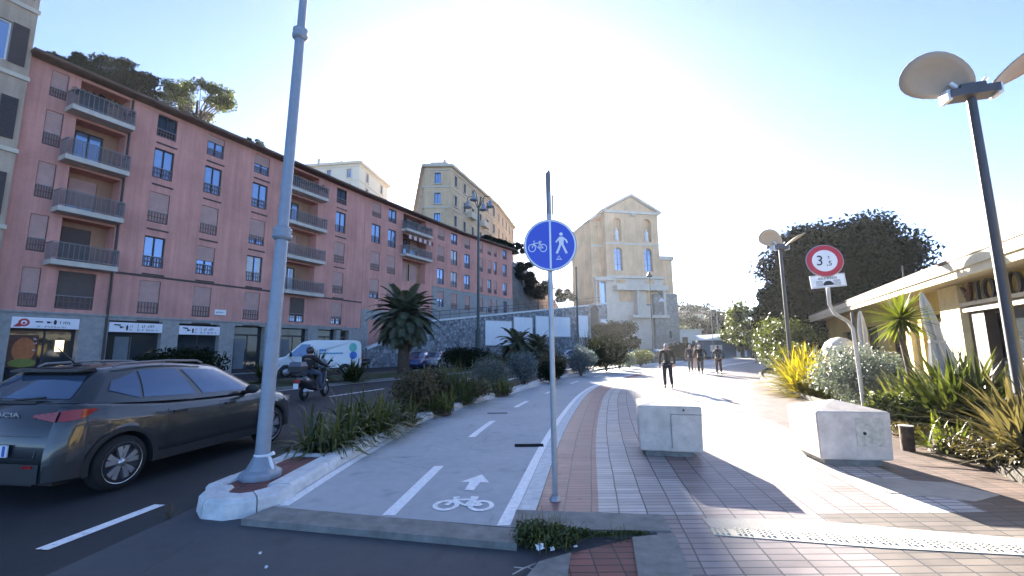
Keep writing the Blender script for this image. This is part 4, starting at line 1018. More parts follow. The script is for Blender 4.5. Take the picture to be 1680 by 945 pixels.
for q_ in ((-2.6, -2.4, -1, 0, 9, 13.2), (-1.95, -1.7, -0.9, -0.02, 9, 13.2), (9.8, 10.3, -1.4, -0.02, 7.2, 11.5), (4.8, 5.2, -1.4, -0.05, 7.2, 11.5)): mb = MB(); mb.bx(*q_); mb.build('pillar', M['churchtrim'], ch)
mb = MB(); n = 10; poly = [(CW, 0.8), (CW + 2.9, 0.8), (CW + 3.3, 2), (CW + 3.3, 6), (CW, 6)]
mb.prism(poly, 11.2, 17.5); mb.build('annexe', M['church'], ch)
mb = MB(); mb.prism([(CW - 0.2, 0.4), (CW + 3.1, 0.4), (CW + 3.5, 1.9), (CW + 3.6, 6.2), (CW - 0.2, 6.2)], 17.5, 18.2); mb.build('annexe_cornice', M['churchtrim'], ch)
mb = MB(); mb.prism([(CW - 0.1, 0.3), (CW + 3.1, 0.3), (CW + 3.4, 6), (CW - 0.1, 6)], 10.9, 11.3); mb.build('annexe_cornice', M['churchtrim'], ch)
mb = MB(); mb.prism([(CW - 2.0, -0.8), (CW + 2.6, -0.8), (CW + 3.0, 1.5), (CW + 3.0, 6), (CW - 2.0, 6)], -0.1, 11.0); mb.bx(CW + 0.6, CW + 1.0, -0.83, -0.78, 3.2, 4.4, 1); mb.bx(CW + 0.4, CW + 1.0, -0.83, -0.78, 1.7, 2.2, 1); mb.build('tower_base', [M['ashlar'], M['black']], ch)
# arched niche in the stone below the terrace
p, d = on_wall(974); n = Vector((d.y, -d.x)) * 0.08
ni = thing('stone_niche', 'dark arched niche in the stone wall between two billboards', 'niche', (p.x + n.x, p.y + n.y, 0), math.atan2(d.y, d.x))
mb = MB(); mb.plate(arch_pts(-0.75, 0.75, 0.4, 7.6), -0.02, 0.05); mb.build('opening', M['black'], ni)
mb = MB()
for s in (-1, 1): mb.bx(s * 0.95 - 0.2, s * 0.95 + 0.2, -0.2, 0.1, 0, 6.8)
ap = arch_pts(-0.95, 0.95, 0, 7.8)[2:]; mb.tube([(a, -0.05, z) for a, z in ap], 0.2, 6); mb.build('surround', M['ashlar'], ni)

# --- restaurant on the right
re = thing('restaurant', 'low straw yellow restaurant with deep eaves and dark lettering', 'building', (10.643, 7.729, 0), R(63.62))
LR = 25.0
gl = [(-2.6, 4.9, 0.02, 2.52, 0.5), (6.35, 8.3, 0.4, 2.6, 0.3), (10.2, 12.0, 0.6, 2.5, 0.2), (13.4, 15.6, 0.6, 2.5, 0.2), (18, 20, 0.6, 2.4, 0.2)]
mb = MB()
def wg(mb, *a): wall_grid(mb, *a)
# wall faces the promenade: local +y side, so build mirrored
o0 = len(mb.v); wall_grid(mb, -6, LR, -0.05, 3.42, gl, 0.3); mb.xform(Matrix.Diagonal((1, -1, 1, 1)), o0)
mb.quad((LR, 0, 0), (LR, -8, 0), (LR, -8, 3.4), (LR, 0, 3.4)); mb.quad((-6, 0, 0), (-6, 0, 3.4), (-6, -8, 3.4), (-6, -8, 0))
mb.build('wall', M['rest'], re)
mb = MB(); mb.bx(-6, LR + 0.9, -8, 0.9, 3.32, 3.42); mb.build('soffit', mat('soffit_board', (0.5, 0.42, 0.28), 0.8), re)
mb = MB(); mb.bx(-6, LR + 0.95, 0.9, 0.98, 3.22, 3.42); mb.bx(-6, LR + 1.0, 0.98, 1.04, 3.4, 3.62); mb.bx(LR + 0.9, LR + 1.0, -8, 0.9, 3.22, 3.6); mb.build('fascia', mat('cream_fascia', (0.62, 0.55, 0.40), 0.7, var=0.08), re)
mb = MB(); mb.add([(-6, 1.06, 3.63), (LR + 1.05, 1.06, 3.63), (LR - 1.5, -3.5, 4.9), (-6, -3.5, 4.9)], [(0, 1, 2, 3)]); mb.add([(-6, 1.06, 3.63), (LR + 1.05, 1.06, 3.63), (LR + 1.05, 1.06, 3.70), (-6, 1.06, 3.70)], [(0, 1, 2, 3)]); mb.add([(LR + 1.05, 1.06, 3.63), (LR + 1.05, -8, 3.63), (LR - 1.5, -3.5, 4.9)], [(0, 1, 2)])
mb.build('roof', M['roof'], re)
mb = MB(); mb.bx(-3.0, 5.05, 0.005, 0.12, 2.5, 2.62); mb.bx(-3.0, 5.05, 0.005, 0.14, 2.66, 2.76); mb.build('sign_ledge', mat('pale_ledge', (0.62, 0.56, 0.46), 0.7), re)
for k, (a, b, c, d, e) in enumerate(gl):
    mb = MB()
    for x in ([a, b - 0.1] + ([a + 0.85, a + 3.0, a + 5.2] if k == 0 else [(a + b) / 2])): mb.bx(x, x + 0.1, -0.3, -0.2, c, d)
    mb.bx(a, b, -0.305, -0.2, d - 0.1, d); mb.bx(a, b, -0.305, -0.2, c, c + 0.1)
    if k == 0: mb.bx(a, b, -0.305, -0.2, 1.18, 1.26)
    f = mb.build('glazed_front', M['brownmetal'], re)
    q = MB(); q.bx(a, b, -0.28, -0.25, c, d); q.build('pane', M['greenglass'] if 'greenglass' in M else M['darkpane'], f)
    if k == 0:
        q = MB(); q.bx(a + 0.95, b - 0.1, -0.24, -0.23, 0.15, 1.18); q.bx(a + 0.05, a + 0.9, -0.24, -0.23, 0.15, 1.18); q.build('frosted_panel', mat('frosted_panel', (0.62, 0.62, 0.6), 0.7), f)
        q = MB(); q.bx(4.05, 4.85, -0.22, 0.02, 0.05, 2.5); q.build('dark_jamb', M['brownmetal'], f)
mb = MB(); pm_ = mat('pale_yellow_pilaster', (0.68, 0.58, 0.34), 0.8)
for xa, xb in ((4.95, 6.2), (8.9, 9.3)): mb = MB(); mb.bx(xa, xb, 0.002, 0.16, -0.05, 3.3); mb.build('pilaster', pm_, re)
# lettering: relief letters standing off the wall
def rest_letters(s, x, size):
    mb = text_mb(s, size, 0.07); mb.xform(Matrix.Translation((x, 0.1, 3.0)) @ Matrix.Rotation(R(180), 4, 'Z') @ Matrix.Rotation(R(90), 4, 'X')); return mb
lt = MB()
def letter_O(x, z, rx, rz):
    mb = MB(); n = 28; y0, y1 = 0.06, 0.13
    for yy in ((y0, y1),):
        vs = []
        for k in range(n):
            a = 2 * math.pi * k / n; th = 0.055 + 0.075 * abs(math.cos(a))
            for rr in (0, th):
                for y in (y0, y1): vs.append((x + (rx - rr) * math.cos(a), y, z + (rz - rr * 0.6) * math.sin(a)))
        fs = []
        for k in range(n):
            i, j = 4 * k, 4 * ((k + 1) % n); fs += [(i + 1, j + 1, j + 3, i + 3), (i, i + 2, j + 2, j), (i, j, j + 1, i + 1), (i + 2, i + 3, j + 3, j + 2)]
        mb.add(vs, fs)
    return mb
merge(lt, letter_O(3.42, 2.99, 0.31, 0.28)); merge(lt, letter_O(2.32, 2.99, 0.31, 0.28))
for x in (3.98, 2.86):
    lt.bx(x - 0.06, x + 0.06, 0.06, 0.13, 2.74, 3.27); lt.bx(x - 0.12, x + 0.12, 0.062, 0.128, 3.23, 3.27)
    lt.tube([(x, 0.095, 2.76), (x + 0.08, 0.095, 2.71), (x + 0.17, 0.095, 2.72), (x + 0.22, 0.095, 2.8)], [0.05, 0.045, 0.04, 0.05], 8)
lt.build('lettering', M['black'], re)
mb = MB()  # bird emblem: two raised wings, body and tail
bird = [(0.42, 0.30), (0.30, 0.26), (0.12, 0.12), (0.04, 0.14), (-0.02, 0.30), (-0.14, 0.38), (-0.22, 0.36), (-0.12, 0.28), (-0.10, 0.10), (-0.05, -0.05), (-0.04, -0.2), (-0.08, -0.38), (-0.02, -0.42), (0.06, -0.36), (0.08, -0.16), (0.17, -0.10), (0.14, -0.05), (0.24, 0.02), (0.18, 0.05), (0.28, 0.12), (0.34, 0.2)]
mb.plate([(4.52 + x, 2.92 + z) for x, z in bird], 0.03, 0.10); mb.build('bird_emblem', mat('rust_metal', (0.09, 0.035, 0.02), 0.6, 0.3, var=0.3), re)
mb = MB(); mb.tube([(5.9, 1.0, 3.65), (5.9, 1.0, 4.1)], 0.02, 5); mb.build('antenna', M['lampdark'], re)

# --- far end of the promenade
fh = thing('blue_pavilion', 'small slate blue pavilion with white doors at the far end', 'building', (29.6, 68, 0), R(-6))
mb = MB(); wall_grid(mb, 0, 7.2, 0, 2.6, [(1.2, 2.0, 0.9, 1.9, 0.1), (2.3, 3.0, 0.9, 1.9, 0.1), (5.0, 5.7, 0.1, 2.2, 0.1), (5.9, 6.6, 0.1, 2.2, 0.1)], 0.1); mb.quad((0, 5, 0), (0, 0, 0), (0, 0, 2.6), (0, 5, 2.6)); mb.quad((7.2, 0, 0), (7.2, 5, 0), (7.2, 5, 2.6), (7.2, 0, 2.6)); mb.build('wall', mat('slate_blue_paint', (0.09, 0.15, 0.22), 0.6), fh)
mb = MB(); mb.add([(-0.4, -0.5, 2.6), (7.5, -0.5, 2.6), (7.5, 2.5, 3.7), (-0.4, 2.5, 3.3), (-0.4, -0.5, 2.72), (7.5, -0.5, 2.72), (7.5, 2.5, 3.85), (-0.4, 2.5, 3.45)], [(0, 1, 5, 4), (4, 5, 6, 7), (0, 4, 7, 3), (1, 2, 6, 5)]); mb.build('roof', M['whitem'], fh)
for a, b, c, d in ((1.2, 2.0, 0.9, 1.9), (2.3, 3.0, 0.9, 1.9), (5.0, 5.7, 0.1, 2.2), (5.9, 6.6, 0.1, 2.2)): mb = MB(); mb.bx(a, b, 0.06, 0.1, c, d); mb.build('white_door' if c < 0.5 else 'white_window', M['whitem'], fh)
wh = thing('white_house', 'low white building behind the dark hedge', 'building', (29, 78, 0), 0)
mb = MB(); wall_grid(mb, -2, 5, 0, 4.6, [(-1, 0, 2.2, 3.4, 0.2), (1.5, 2.5, 2.2, 3.4, 0.2)], 0.2); mb.quad((5, 0, 0), (5, 6, 0), (5, 6, 4.6), (5, 0, 4.6)); mb.build('wall', mat('white_render', (0.6, 0.6, 0.57), 0.8), wh)
mb = MB(); mb.bx(-2.3, 5.3, -0.4, 6, 4.6, 4.8); mb.build('roof', M['churchtrim'], wh)
for xa in (-1, 1.5): mb = MB(); mb.bx(xa, xa + 1, 0.2, 0.22, 2.2, 3.4); mb.build('window', M['darkpane'], wh)
for i, (u, v0, v1, Y, w, lb) in enumerate(((1118, 515, 532, 150, 16, 'cream villa under the pines on the far hillside'), (1190, 525, 540, 165, 14, 'small ochre villa half hidden on the far hill'))):
    p = dep(u, v1, Y); z1 = dep(u, v0, Y).z
    h = thing('villa', lb, 'house', (p.x, Y, 0), 0, 'villas on the far hill'); mb = MB(); ops = [(x, x + 1.1, p.z + 1.2, p.z + 2.8, 0.2) for x in (-5, -2, 1.5, 4.5)]
    wall_grid(mb, -w / 2, w / 2, p.z - 10, z1, ops, 0.2); mb.quad((w / 2, 0, p.z - 10), (w / 2, 8, p.z - 10), (w / 2, 8, z1), (w / 2, 0, z1)); mb.build('wall', M['cream'] if i == 0 else M['yellowrender'], h)
    mb = MB(); mb.bx(-w / 2 - 0.5, w / 2 + 0.5, -0.6, 8.4, z1, z1 + 0.5); mb.build('roof', M['roof'], h)
    for a, b, c, d, _ in ops: mb = MB(); mb.bx(a, b, 0.15, 0.2, c, d); mb.build('window', M['darkpane'], h)
for u, Y, lb in ((1166, 66, 'thin white flagpole left at the far pavilion'), (1175, 72, 'taller thin flagpole right behind the far pavilion')):
    p = dep(u, 508 if u < 1170 else 504, Y); fp = thing('flagpole', lb, 'flagpole', (p.x, Y, 0)); mb = MB(); mb.tube([(0, 0, -0.05), (0, 0, p.z)], [0.07, 0.035], 6); mb.build('pole', M['galv'], fp); mb = MB(); mb.ball((0, 0, p.z + 0.05), 0.07, 6); mb.build('finial', M['galv'], fp)

# ================================================================ VEHICLES
def car_paint(name, col, metal=0.35, rough=0.3):
    m, t, p = new_mat(name)
    p.inputs['Base Color'].default_value = tuple(col) + (1,); p.inputs['Metallic'].default_value = metal; p.inputs['Roughness'].default_value = rough
    p.inputs['Coat Weight'].default_value = 0.8; p.inputs['Coat Roughness'].default_value = 0.05
    tc = t.nodes.new('ShaderNodeTexCoord'); nz = t.nodes.new('ShaderNodeTexNoise'); nz.inputs['Scale'].default_value = 3; nz.inputs['Detail'].default_value = 6
    t.links.new(tc.outputs['Object'], nz.inputs['Vector'])
    mr = t.nodes.new('ShaderNodeMapRange'); mr.inputs['To Min'].default_value = rough - 0.08; mr.inputs['To Max'].default_value = rough + 0.15
    t.links.new(nz.outputs['Fac'], mr.inputs['Value']); t.links.new(mr.outputs[0], p.inputs['Roughness'])
    return m
M['carpaint'] = car_paint('slate_metallic_paint', (0.026, 0.030, 0.034), 0.15, 0.3)
M['taillight'] = mat('tail_light_lens', (0.30, 0.012, 0.015), 0.2, var=0.2)
M['headlight'] = mat('clear_lens', (0.6, 0.62, 0.65), 0.15, 0.3, var=0.1)
M['plate'] = mat('number_plate', (0.75, 0.76, 0.78), 0.35, var=0.03)
M['plateblue'] = mat('plate_blue', (0.04, 0.12, 0.45), 0.4)
XS = [-0.72, -0.66, -0.56, -0.46] + [round(-0.40 + 0.05 * i, 3) for i in range(17)] + [0.55, 0.8, 1.1, 1.4, 1.7, 1.95, 2.1, 2.18] + [round(2.2 + 0.05 * i, 3) for i in range(17)] + [3.08, 3.18, 3.27, 3.34, 3.38]
def tabv(tab, x): return float(np.interp(x, [a for a, _ in tab], [b for _, b in tab]))
HW = [(-0.72, 0.72), (-0.66, 0.79), (-0.5, 0.85), (-0.2, 0.89), (0.3, 0.905), (2.4, 0.905), (2.9, 0.87), (3.2, 0.79), (3.34, 0.68), (3.38, 0.58)]
BELT = [(-0.72, 1.07), (-0.5, 1.08), (0.0, 1.03), (0.6, 0.975), (2.0, 0.93), (2.4, 0.96), (2.9, 0.88), (3.2, 0.78), (3.34, 0.68), (3.38, 0.6)]
DECK = [(-0.72, 1.09), (0.0, 1.05), (0.6, 1.0), (2.2, 1.0), (2.45, 0.99), (2.9, 0.93), (3.2, 0.83), (3.34, 0.71), (3.38, 0.61)]
SILL = [(-0.72, 0.27), (-0.55, 0.25), (0, 0.24), (2.6, 0.24), (3.2, 0.26), (3.38, 0.34)]
def sect(x, arch=0.365):
    w, zb = tabv(HW, x), tabv(SILL, x)
    for xc in (0.0, 2.6):
        dx = abs(x - xc)
        if dx < arch: zb = max(zb, 0.325 + math.sqrt(arch * arch - dx * dx))
    be, de = tabv(BELT, x), tabv(DECK, x)
    pts = [(0.55 * w, zb), (0.985 * w, zb), (0.995 * w, 0.44), (w, 0.58), (0.99 * w, 0.70), (0.985 * w, 0.80), (0.965 * w, be - 0.05), (0.92 * w, be), (0.5 * w, de), (0.0, de + 0.015)]
    out = []; prev = 0
    for i, (y, z) in enumerate(pts):
        z = max(z, zb + 0.004 * i) if i else z
        out.append((y, z))
    return out
def bodyy(x, z):
    s = sect(x); zs = [q[1] for q in s[1:8]]; return float(np.interp(z, zs, [q[0] for q in s[1:8]]))
def rearx(z): return -0.72 + max(0.0, z - 0.62) * 0.28
def front_shift(x, z):
    if x < -0.4: return max(0.0, z - 0.62) * 0.28 * min(1, (-0.4 - x) / 0.3)
    return 0.0
def side_panel(mb, quads, y_off=0.006, side=-1, mi=0):
    """conform an x,z grid strip (list of columns of (x,z)) to the body side"""
    n = len(quads[0]); vs = []
    for colm in quads:
        for x, z in colm: vs.append((x + front_shift(x, z), side * (bodyy(x, z) + y_off), z))
    fs = [(i * n + k, (i + 1) * n + k, (i + 1) * n + k + 1, i * n + k + 1) for i in range(len(quads) - 1) for k in range(n - 1)]
    if side > 0: fs = [f[::-1] for f in fs]
    return mb.add(vs, fs, mi, True)
def GH(f, t, side=-1):
    """greenhouse side surface"""
    xb = -0.50 + f * 2.90; xr = -0.16 + f * 1.74
    k = 1 - 0.10 * (2 * f - 1) ** 4
    yb, yr = 0.845 * k, 0.60 * (1 - 0.08 * (2 * f - 1) ** 2)
    bul = 0.035 * math.sin(math.pi * t)
    zb = 0.96 + 0.125 * (1 - f) ** 2.5; zr = 1.44 + 0.05 * math.sin(math.pi * min(1, f * 1.05)) - 0.02 * f
    return Vector((xb + (xr - xb) * t, side * (yb + (yr - yb) * t + bul), zb + (zr - zb) * t))
def make_wheel(parent, x, y, side, detail=True):
    mb = MB(); w = 0.10
    mb.lathe([(0.20, -w), (0.29, -w), (0.315, -w * 0.75), (0.325, -w * 0.3), (0.325, w * 0.3), (0.315, w * 0.75), (0.29, w), (0.24, w), (0.22, 0.05)], (x, y, 0.325), 32, 0, 'Y')
    wh = mb.build('wheel', M['rubber'], parent)
    q = MB(); s = side
    q.lathe([(0.0, s * 0.05), (0.215, s * 0.05), (0.23, s * 0.098), (0.242, s * 0.1)], (x, y, 0.325), 32, 0, 'Y')
    q.build('wheel_disc', M['blackplastic'], wh)
    if detail:
        q = MB()
        for k in range(5):
            a = 2 * math.pi * k / 5 + 0.3
            for da, r0, r1 in ((-0.17, 0.04, 0.228), (0.17, 0.04, 0.228)):
                a1, a2 = a + da * 0.5, a + da * 1.35; ww = 0.027; yy = y + s * 0.09; y2 = y + s * 0.05
                p0 = Vector((math.cos(a1) * r0, math.sin(a1) * r0)); p1 = Vector((math.cos(a2) * r1, math.sin(a2) * r1)); n = Vector((-(p1 - p0).y, (p1 - p0).x)).normalized()
                c = [p0 + n * ww * 0.7, p0 - n * ww * 0.7, p1 - n * ww * 1.3, p1 + n * ww * 1.3]
                vs = [(x + v.x, yy, 0.325 + v.y) for v in c] + [(x + v.x, y2, 0.325 + v.y) for v in c]
                q.add(vs, [(0, 1, 2, 3), (0, 4, 5, 1), (1, 5, 6, 2), (2, 6, 7, 3), (3, 7, 4, 0)])
        q.lathe([(0.226, s * 0.09), (0.234, s * 0.1), (0.241, s * 0.102)], (x, y, 0.325), 36, 0, 'Y'); q.lathe([(0.045, s * 0.07), (0.045, s * 0.095), (0.0, s * 0.1)], (x, y, 0.325), 14, 0, 'Y')
        q.build('rim', M['alloy'], wh)
    return wh
def make_car(name, label, loc, rz, paint, group=None, badge=None, detail=True):
    c = thing(name, label, 'car', loc, rz, group)
    mb = MB(); rows = []
    for x in XS:
        s = sect(x); rows.append([(x + front_shift(x, z), -y, z) for y, z in s] + [(x + front_shift(x, z), y, z) for y, z in s[-2::-1]])
    n = len(rows[0]); vs = [v for r in rows for v in r]
    fs = [(i * n + k, (i + 1) * n + k, (i + 1) * n + k + 1, i * n + k + 1) for i in range(len(rows) - 1) for k in range(n - 1)]
    fs += [tuple(range(n)), tuple(range((len(rows) - 1) * n, len(rows) * n))[::-1]]
    mb.add(vs, fs, 0, True)
    # pillars, roof
    F, T = 16, 5
    for side in (-1, 1):
        g = [[GH(i / F, k / T, side) for k in range(T + 1)] for i in range(F + 1)]
        vs = [v for r in g for v in r]; f2 = [(i * (T + 1) + k, (i + 1) * (T + 1) + k, (i + 1) * (T + 1) + k + 1, i * (T + 1) + k + 1) for i in range(F) for k in range(T)]
        mb.add(vs, f2 if side < 0 else [q[::-1] for q in f2], 0, True)
    def cross(f, t, s, bulge):
        a, b = GH(f, t, -1), GH(f, t, 1); p = a.lerp(b, (s + 1) / 2); p.x += bulge * (1 - s * s); return p
    for f, bl in ((0.0, -0.05), (1.0, 0.10)):
        g = [[cross(f, k / T, -1 + 2 * i / 8, bl) for k in range(T + 1)] for i in range(9)]; vs = [v for r in g for v in r]
        f2 = [(i * (T + 1) + k, (i + 1) * (T + 1) + k, (i + 1) * (T + 1) + k + 1, i * (T + 1) + k + 1) for i in range(8) for k in range(T)]
        mb.add(vs, [q[::-1] for q in f2] if f == 0 else f2, 0, True)
    g = []
    for i in range(F + 1):
        r = []
        for k in range(9):
            s = -1 + 2 * k / 8; p = GH(i / F, 1, -1).lerp(GH(i / F, 1, 1), k / 8); p.z += 0.035 * (1 - s ** 4)
            p.x += (1 - s * s) * (-0.05 if i == 0 else (0.10 if i == F else 0)); r.append(p)
        g.append(r)
    mb.add([v for r in g for v in r], [(i * 9 + k, (i + 1) * 9 + k, (i + 1) * 9 + k + 1, i * 9 + k + 1) for i in range(F) for k in range(8)], 0, True)
    body = mb.build('body', paint, c, weld=True)
    for p in body.data.polygons: p.use_smooth = True
    # glass
    def glasspatch(name, fn, us, ts, off):
        g = [[fn(u, t) for t in ts] for u in us]; vs = []
        for i, r in enumerate(g):
            for k, p in enumerate(r):
                e1 = (g[min(i + 1, len(g) - 1)][k] - g[max(i - 1, 0)][k]); e2 = (r[min(k + 1, len(r) - 1)] - r[max(k - 1, 0)])
                nn = e1.cross(e2).normalized(); vs.append(p + nn * off)
        m = len(ts); q = MB(); q.add(vs, [(i * m + k, (i + 1) * m + k, (i + 1) * m + k + 1, i * m + k + 1) for i in range(len(us) - 1) for k in range(m - 1)], 0, True); return q.build(name, M['carglass'], c)
    for side in (-1, 1):
        for a, b, ins, nm in ((0.09, 0.235, 0.55, 'quarter_window'), (0.25, 0.53, 0.0, 'rear_door_window'), (0.575, 0.90, 0.0, 'front_door_window')):
            us = list(np.linspace(0, 1, 6)); ts = list(np.linspace(0.13, 0.87, 5))
            def fn(u, t, a=a, b=b, ins=ins):
                lo = a + (b - a) * ins * (t - 0.13) / 0.74 * 0.0 + (b - a) * u
                tt = 0.13 + (t - 0.13) * (1 - ins * (1 - u) * 0.9)
                if ins: tt = 0.5 + (t - 0.5) * (0.35 + 0.65 * u) - 0.02
                return GH(lo, tt, side)
            glasspatch(nm, fn, us, ts, 0.007 if side < 0 else -0.007)
        # dark seal round the side glass
    glasspatch('rear_window', lambda u, t: cross(0.0, t, u, -0.05), list(np.linspace(0.86, -0.86, 9)), list(np.linspace(0.12, 0.82, 5)), 0.007)
    glasspatch('windscreen', lambda u, t: cross(1.0, t, u, 0.10), list(np.linspace(-0.9, 0.9, 9)), list(np.linspace(0.06, 0.92, 5)), 0.007)
    for side in (-1, 1):
        mb = MB()
        for xc in (0.0, 2.6):
            cols = []
            for k in range(25):
                a = math.pi * (1.06 - 1.12 * k / 24); cols.append([(xc + math.cos(a) * r, max(0.25, 0.325 + math.sin(a) * r)) for r in (0.365, 0.40, 0.43)])
            side_panel(mb, cols, 0.014, side)
        side_panel(mb, [[(x, 0.25), (x, 0.31), (x, 0.37)] for x in np.linspace(0.42, 2.18, 12)], 0.014, side)
        mb.build('wheel_arch_cladding', M['blackplastic'], c)
        mb = MB(); side_panel(mb, [[(x, z0 + (z1 - z0) * q) for q in (0, 0.33, 0.66, 1)] for x, z0, z1 in zip(np.linspace(-0.71, -0.34, 9), (0.90, 0.90, 0.90, 0.905, 0.91, 0.92, 0.94, 0.965, 0.99), (1.01, 1.015, 1.02, 1.02, 1.02, 1.02, 1.02, 1.02, 1.015))], 0.02, side)
        y0 = 0.72; zs = (0.80, 0.90)
        for k in range(5):
            ya, yb = 0.725 - k * 0.08, 0.725 - (k + 1) * 0.08
            if k == 4: continue
            zt = 1.01 - 0.010 * k; zl = 0.90 + 0.012 * k
            f = [(rearx(zl) - 0.012, side * ya, zl), (rearx(zl) - 0.012, side * yb, zl + 0.006), (rearx(zt) - 0.012, side * yb, zt - 0.01), (rearx(zt) - 0.012, side * ya, zt)]
            mb.add(f, [(0, 1, 2, 3) if side > 0 else (3, 2, 1, 0)])
        mb.build('tail_light', M['taillight'], c)
        mb = MB(); side_panel(mb, [[(x, z0), (x, z1)] for x, z0, z1 in ((2.95, 0.74, 0.82), (3.1, 0.69, 0.80), (3.22, 0.66, 0.76), (3.33, 0.60, 0.67))], 0.012, side); mb.build('headlight', M['headlight'], c)
        if detail:
            mb = MB()
            for x in (0.55, 1.42, 2.2): side_panel(mb, [[(x - 0.005, z) for z in (0.4, 0.5, 0.6, 0.7, 0.8, 0.9)], [(x + 0.005, z) for z in (0.4, 0.5, 0.6, 0.7, 0.8, 0.9)]], 0.003, side)
            side_panel(mb, [[(x, 0.385), (x, 0.395)] for x in np.linspace(0.55, 2.2, 8)], 0.003, side)
            mb.build('door_seam', M['black'], c)
            for x in (0.62, 1.5):
                mb = MB(); y = side * (bodyy(x, 0.84) + 0.012); mb.box((x + 0.1, y, 0.845), (0.2, 0.028, 0.032)); mb.build('door_handle', paint, c)
        mb = MB(); mb.ball((1.93, side * 0.99, 1.03), (0.07, 0.12, 0.075), 10); mb.box((1.96, side * 0.87, 0.985), (0.08, 0.12, 0.04)); mb.build('wing_mirror', M['blackplastic'], c)
        if detail:
            mb = MB(); mb.tube([(0.0, side * 0.585, 1.475), (0.08, side * 0.59, 1.515), (0.7, side * 0.6, 1.535), (1.2, side * 0.585, 1.52), (1.32, side * 0.57, 1.485)], 0.016, 8); mb.tube([(0.66, side * 0.6, 1.5), (0.66, side * 0.6, 1.55)], 0.016, 6); mb.build('roof_rail', M['rail'], c)
        for x in (0.0, 2.6): make_wheel(c, x, side * 0.79, side, True)
    mb = MB(); mb.bx(0.25 - 0.95, 0.55 - 0.95 + 0.1, -0.6, 0.6, 0.24, 0.3); mb.bx(-0.55, 3.1, -0.66, 0.66, 0.2, 0.245); mb.bx(-0.35, 0.4, -0.66, 0.66, 0.24, 0.72); mb.bx(2.25, 2.95, -0.66, 0.66, 0.24, 0.72); mb.build('underbody', M['black'], c)
    mb = MB()
    for side in (-1, 1): side_panel(mb, [[(x, z) for z in (0.275, 0.33, 0.39, 0.45)] for x in np.linspace(-0.715, -0.36, 9)], 0.012, side)
    for z0, z1, w in ((0.27, 0.38, 0.70), (0.38, 0.47, 0.70)):
        mb.add([(-0.733, -w, z0), (-0.733, w, z0), (-0.733, w, z1), (-0.733, -w, z1)], [(3, 2, 1, 0)])
    mb.build('rear_bumper', M['blackplastic'], c)
    mb = MB(); mb.box((-0.742, 0, 0.60), (0.014, 0.56, 0.125)); pl = mb.build('number_plate', M['plate'], c)
    mb = MB(); mb.box((-0.7425, 0.238, 0.60), (0.016, 0.04, 0.112)); mb.box((-0.7425, -0.238, 0.60), (0.016, 0.04, 0.112)); mb.build('plate_band', M['plateblue'], pl)
    if detail:
        mb = MB(); mb.add([(-0.18, -0.56, 1.47), (-0.18, 0.56, 1.47), (-0.33, 0.5, 1.445), (-0.33, -0.5, 1.445), (-0.15, -0.56, 1.43), (-0.15, 0.56, 1.43), (-0.33, 0.5, 1.425), (-0.33, -0.5, 1.425)], [(0, 1, 2, 3), (7, 6, 5, 4), (3, 2, 6, 7), (0, 3, 7, 4), (1, 5, 6, 2)]); mb.build('roof_spoiler', M['blackplastic'], c)
        mb = MB(); mb.tube([(0.02, 0, 1.50), (-0.22, 0, 1.72)], [0.012, 0.006], 6); mb.ball((0.03, 0, 1.505), (0.06, 0.035, 0.025), 8); mb.build('antenna', M['blackplastic'], c)
        mb = MB(); mb.box((-0.57, 0, 1.10), (0.05, 0.7, 0.03)); mb.tube([(-0.55, 0.0, 1.12), (-0.53, -0.38, 1.15)], 0.012, 6); mb.build('rear_wiper', M['blackplastic'], c)
        mb = MB()
        mb.add([(rearx(0.745) - 0.006, -0.62, 0.745), (rearx(0.745) - 0.006, 0.62, 0.745), (rearx(0.752) - 0.006, 0.62, 0.752), (rearx(0.752) - 0.006, -0.62, 0.752)], [(3, 2, 1, 0)])
        for s in (-1, 1):
            mb.add([(rearx(1.04) - 0.004, s * 0.66, 1.04), (rearx(1.04) - 0.004, s * 0.65, 1.04), (rearx(0.5) - 0.006, s * 0.59, 0.52), (rearx(0.5) - 0.006, s * 0.6, 0.52)], [(0, 1, 2, 3) if s < 0 else (3, 2, 1, 0)])
        mb.add([(-0.728, -0.6, 0.515), (-0.728, 0.6, 0.515), (-0.728, 0.6, 0.522), (-0.728, -0.6, 0.522)], [(3, 2, 1, 0)])
        mb.build('tailgate_seam', M['black'], c)
        mb = MB(); mb.box((-0.735, 0.72 * 0 - 0.56, 0.44), (0.012, 0.12, 0.03)); mb.box((-0.735, 0.56, 0.44), (0.012, 0.12, 0.03)); mb.build('reflector', M['taillight'], c)
    if badge:
        mb = MB(); ltrs = text_mb(badge, 0.072, 0.008, (2.0, 1.0)); mb.add(ltrs.v, ltrs.f)
        mb.xform(Matrix.Translation((rearx(0.95) - 0.012, 0, 0.965)) @ Matrix.Rotation(R(-90), 4, 'Z') @ Matrix.Rotation(R(90), 4, 'X')); mb.build('badge_lettering', M['alloy'], c)
    return c
make_car('car', 'dark slate hatchback with roof rails in the near lane', (-5.66, 5.66, -0.06), R(81), M['carpaint'], None, 'DACIA')
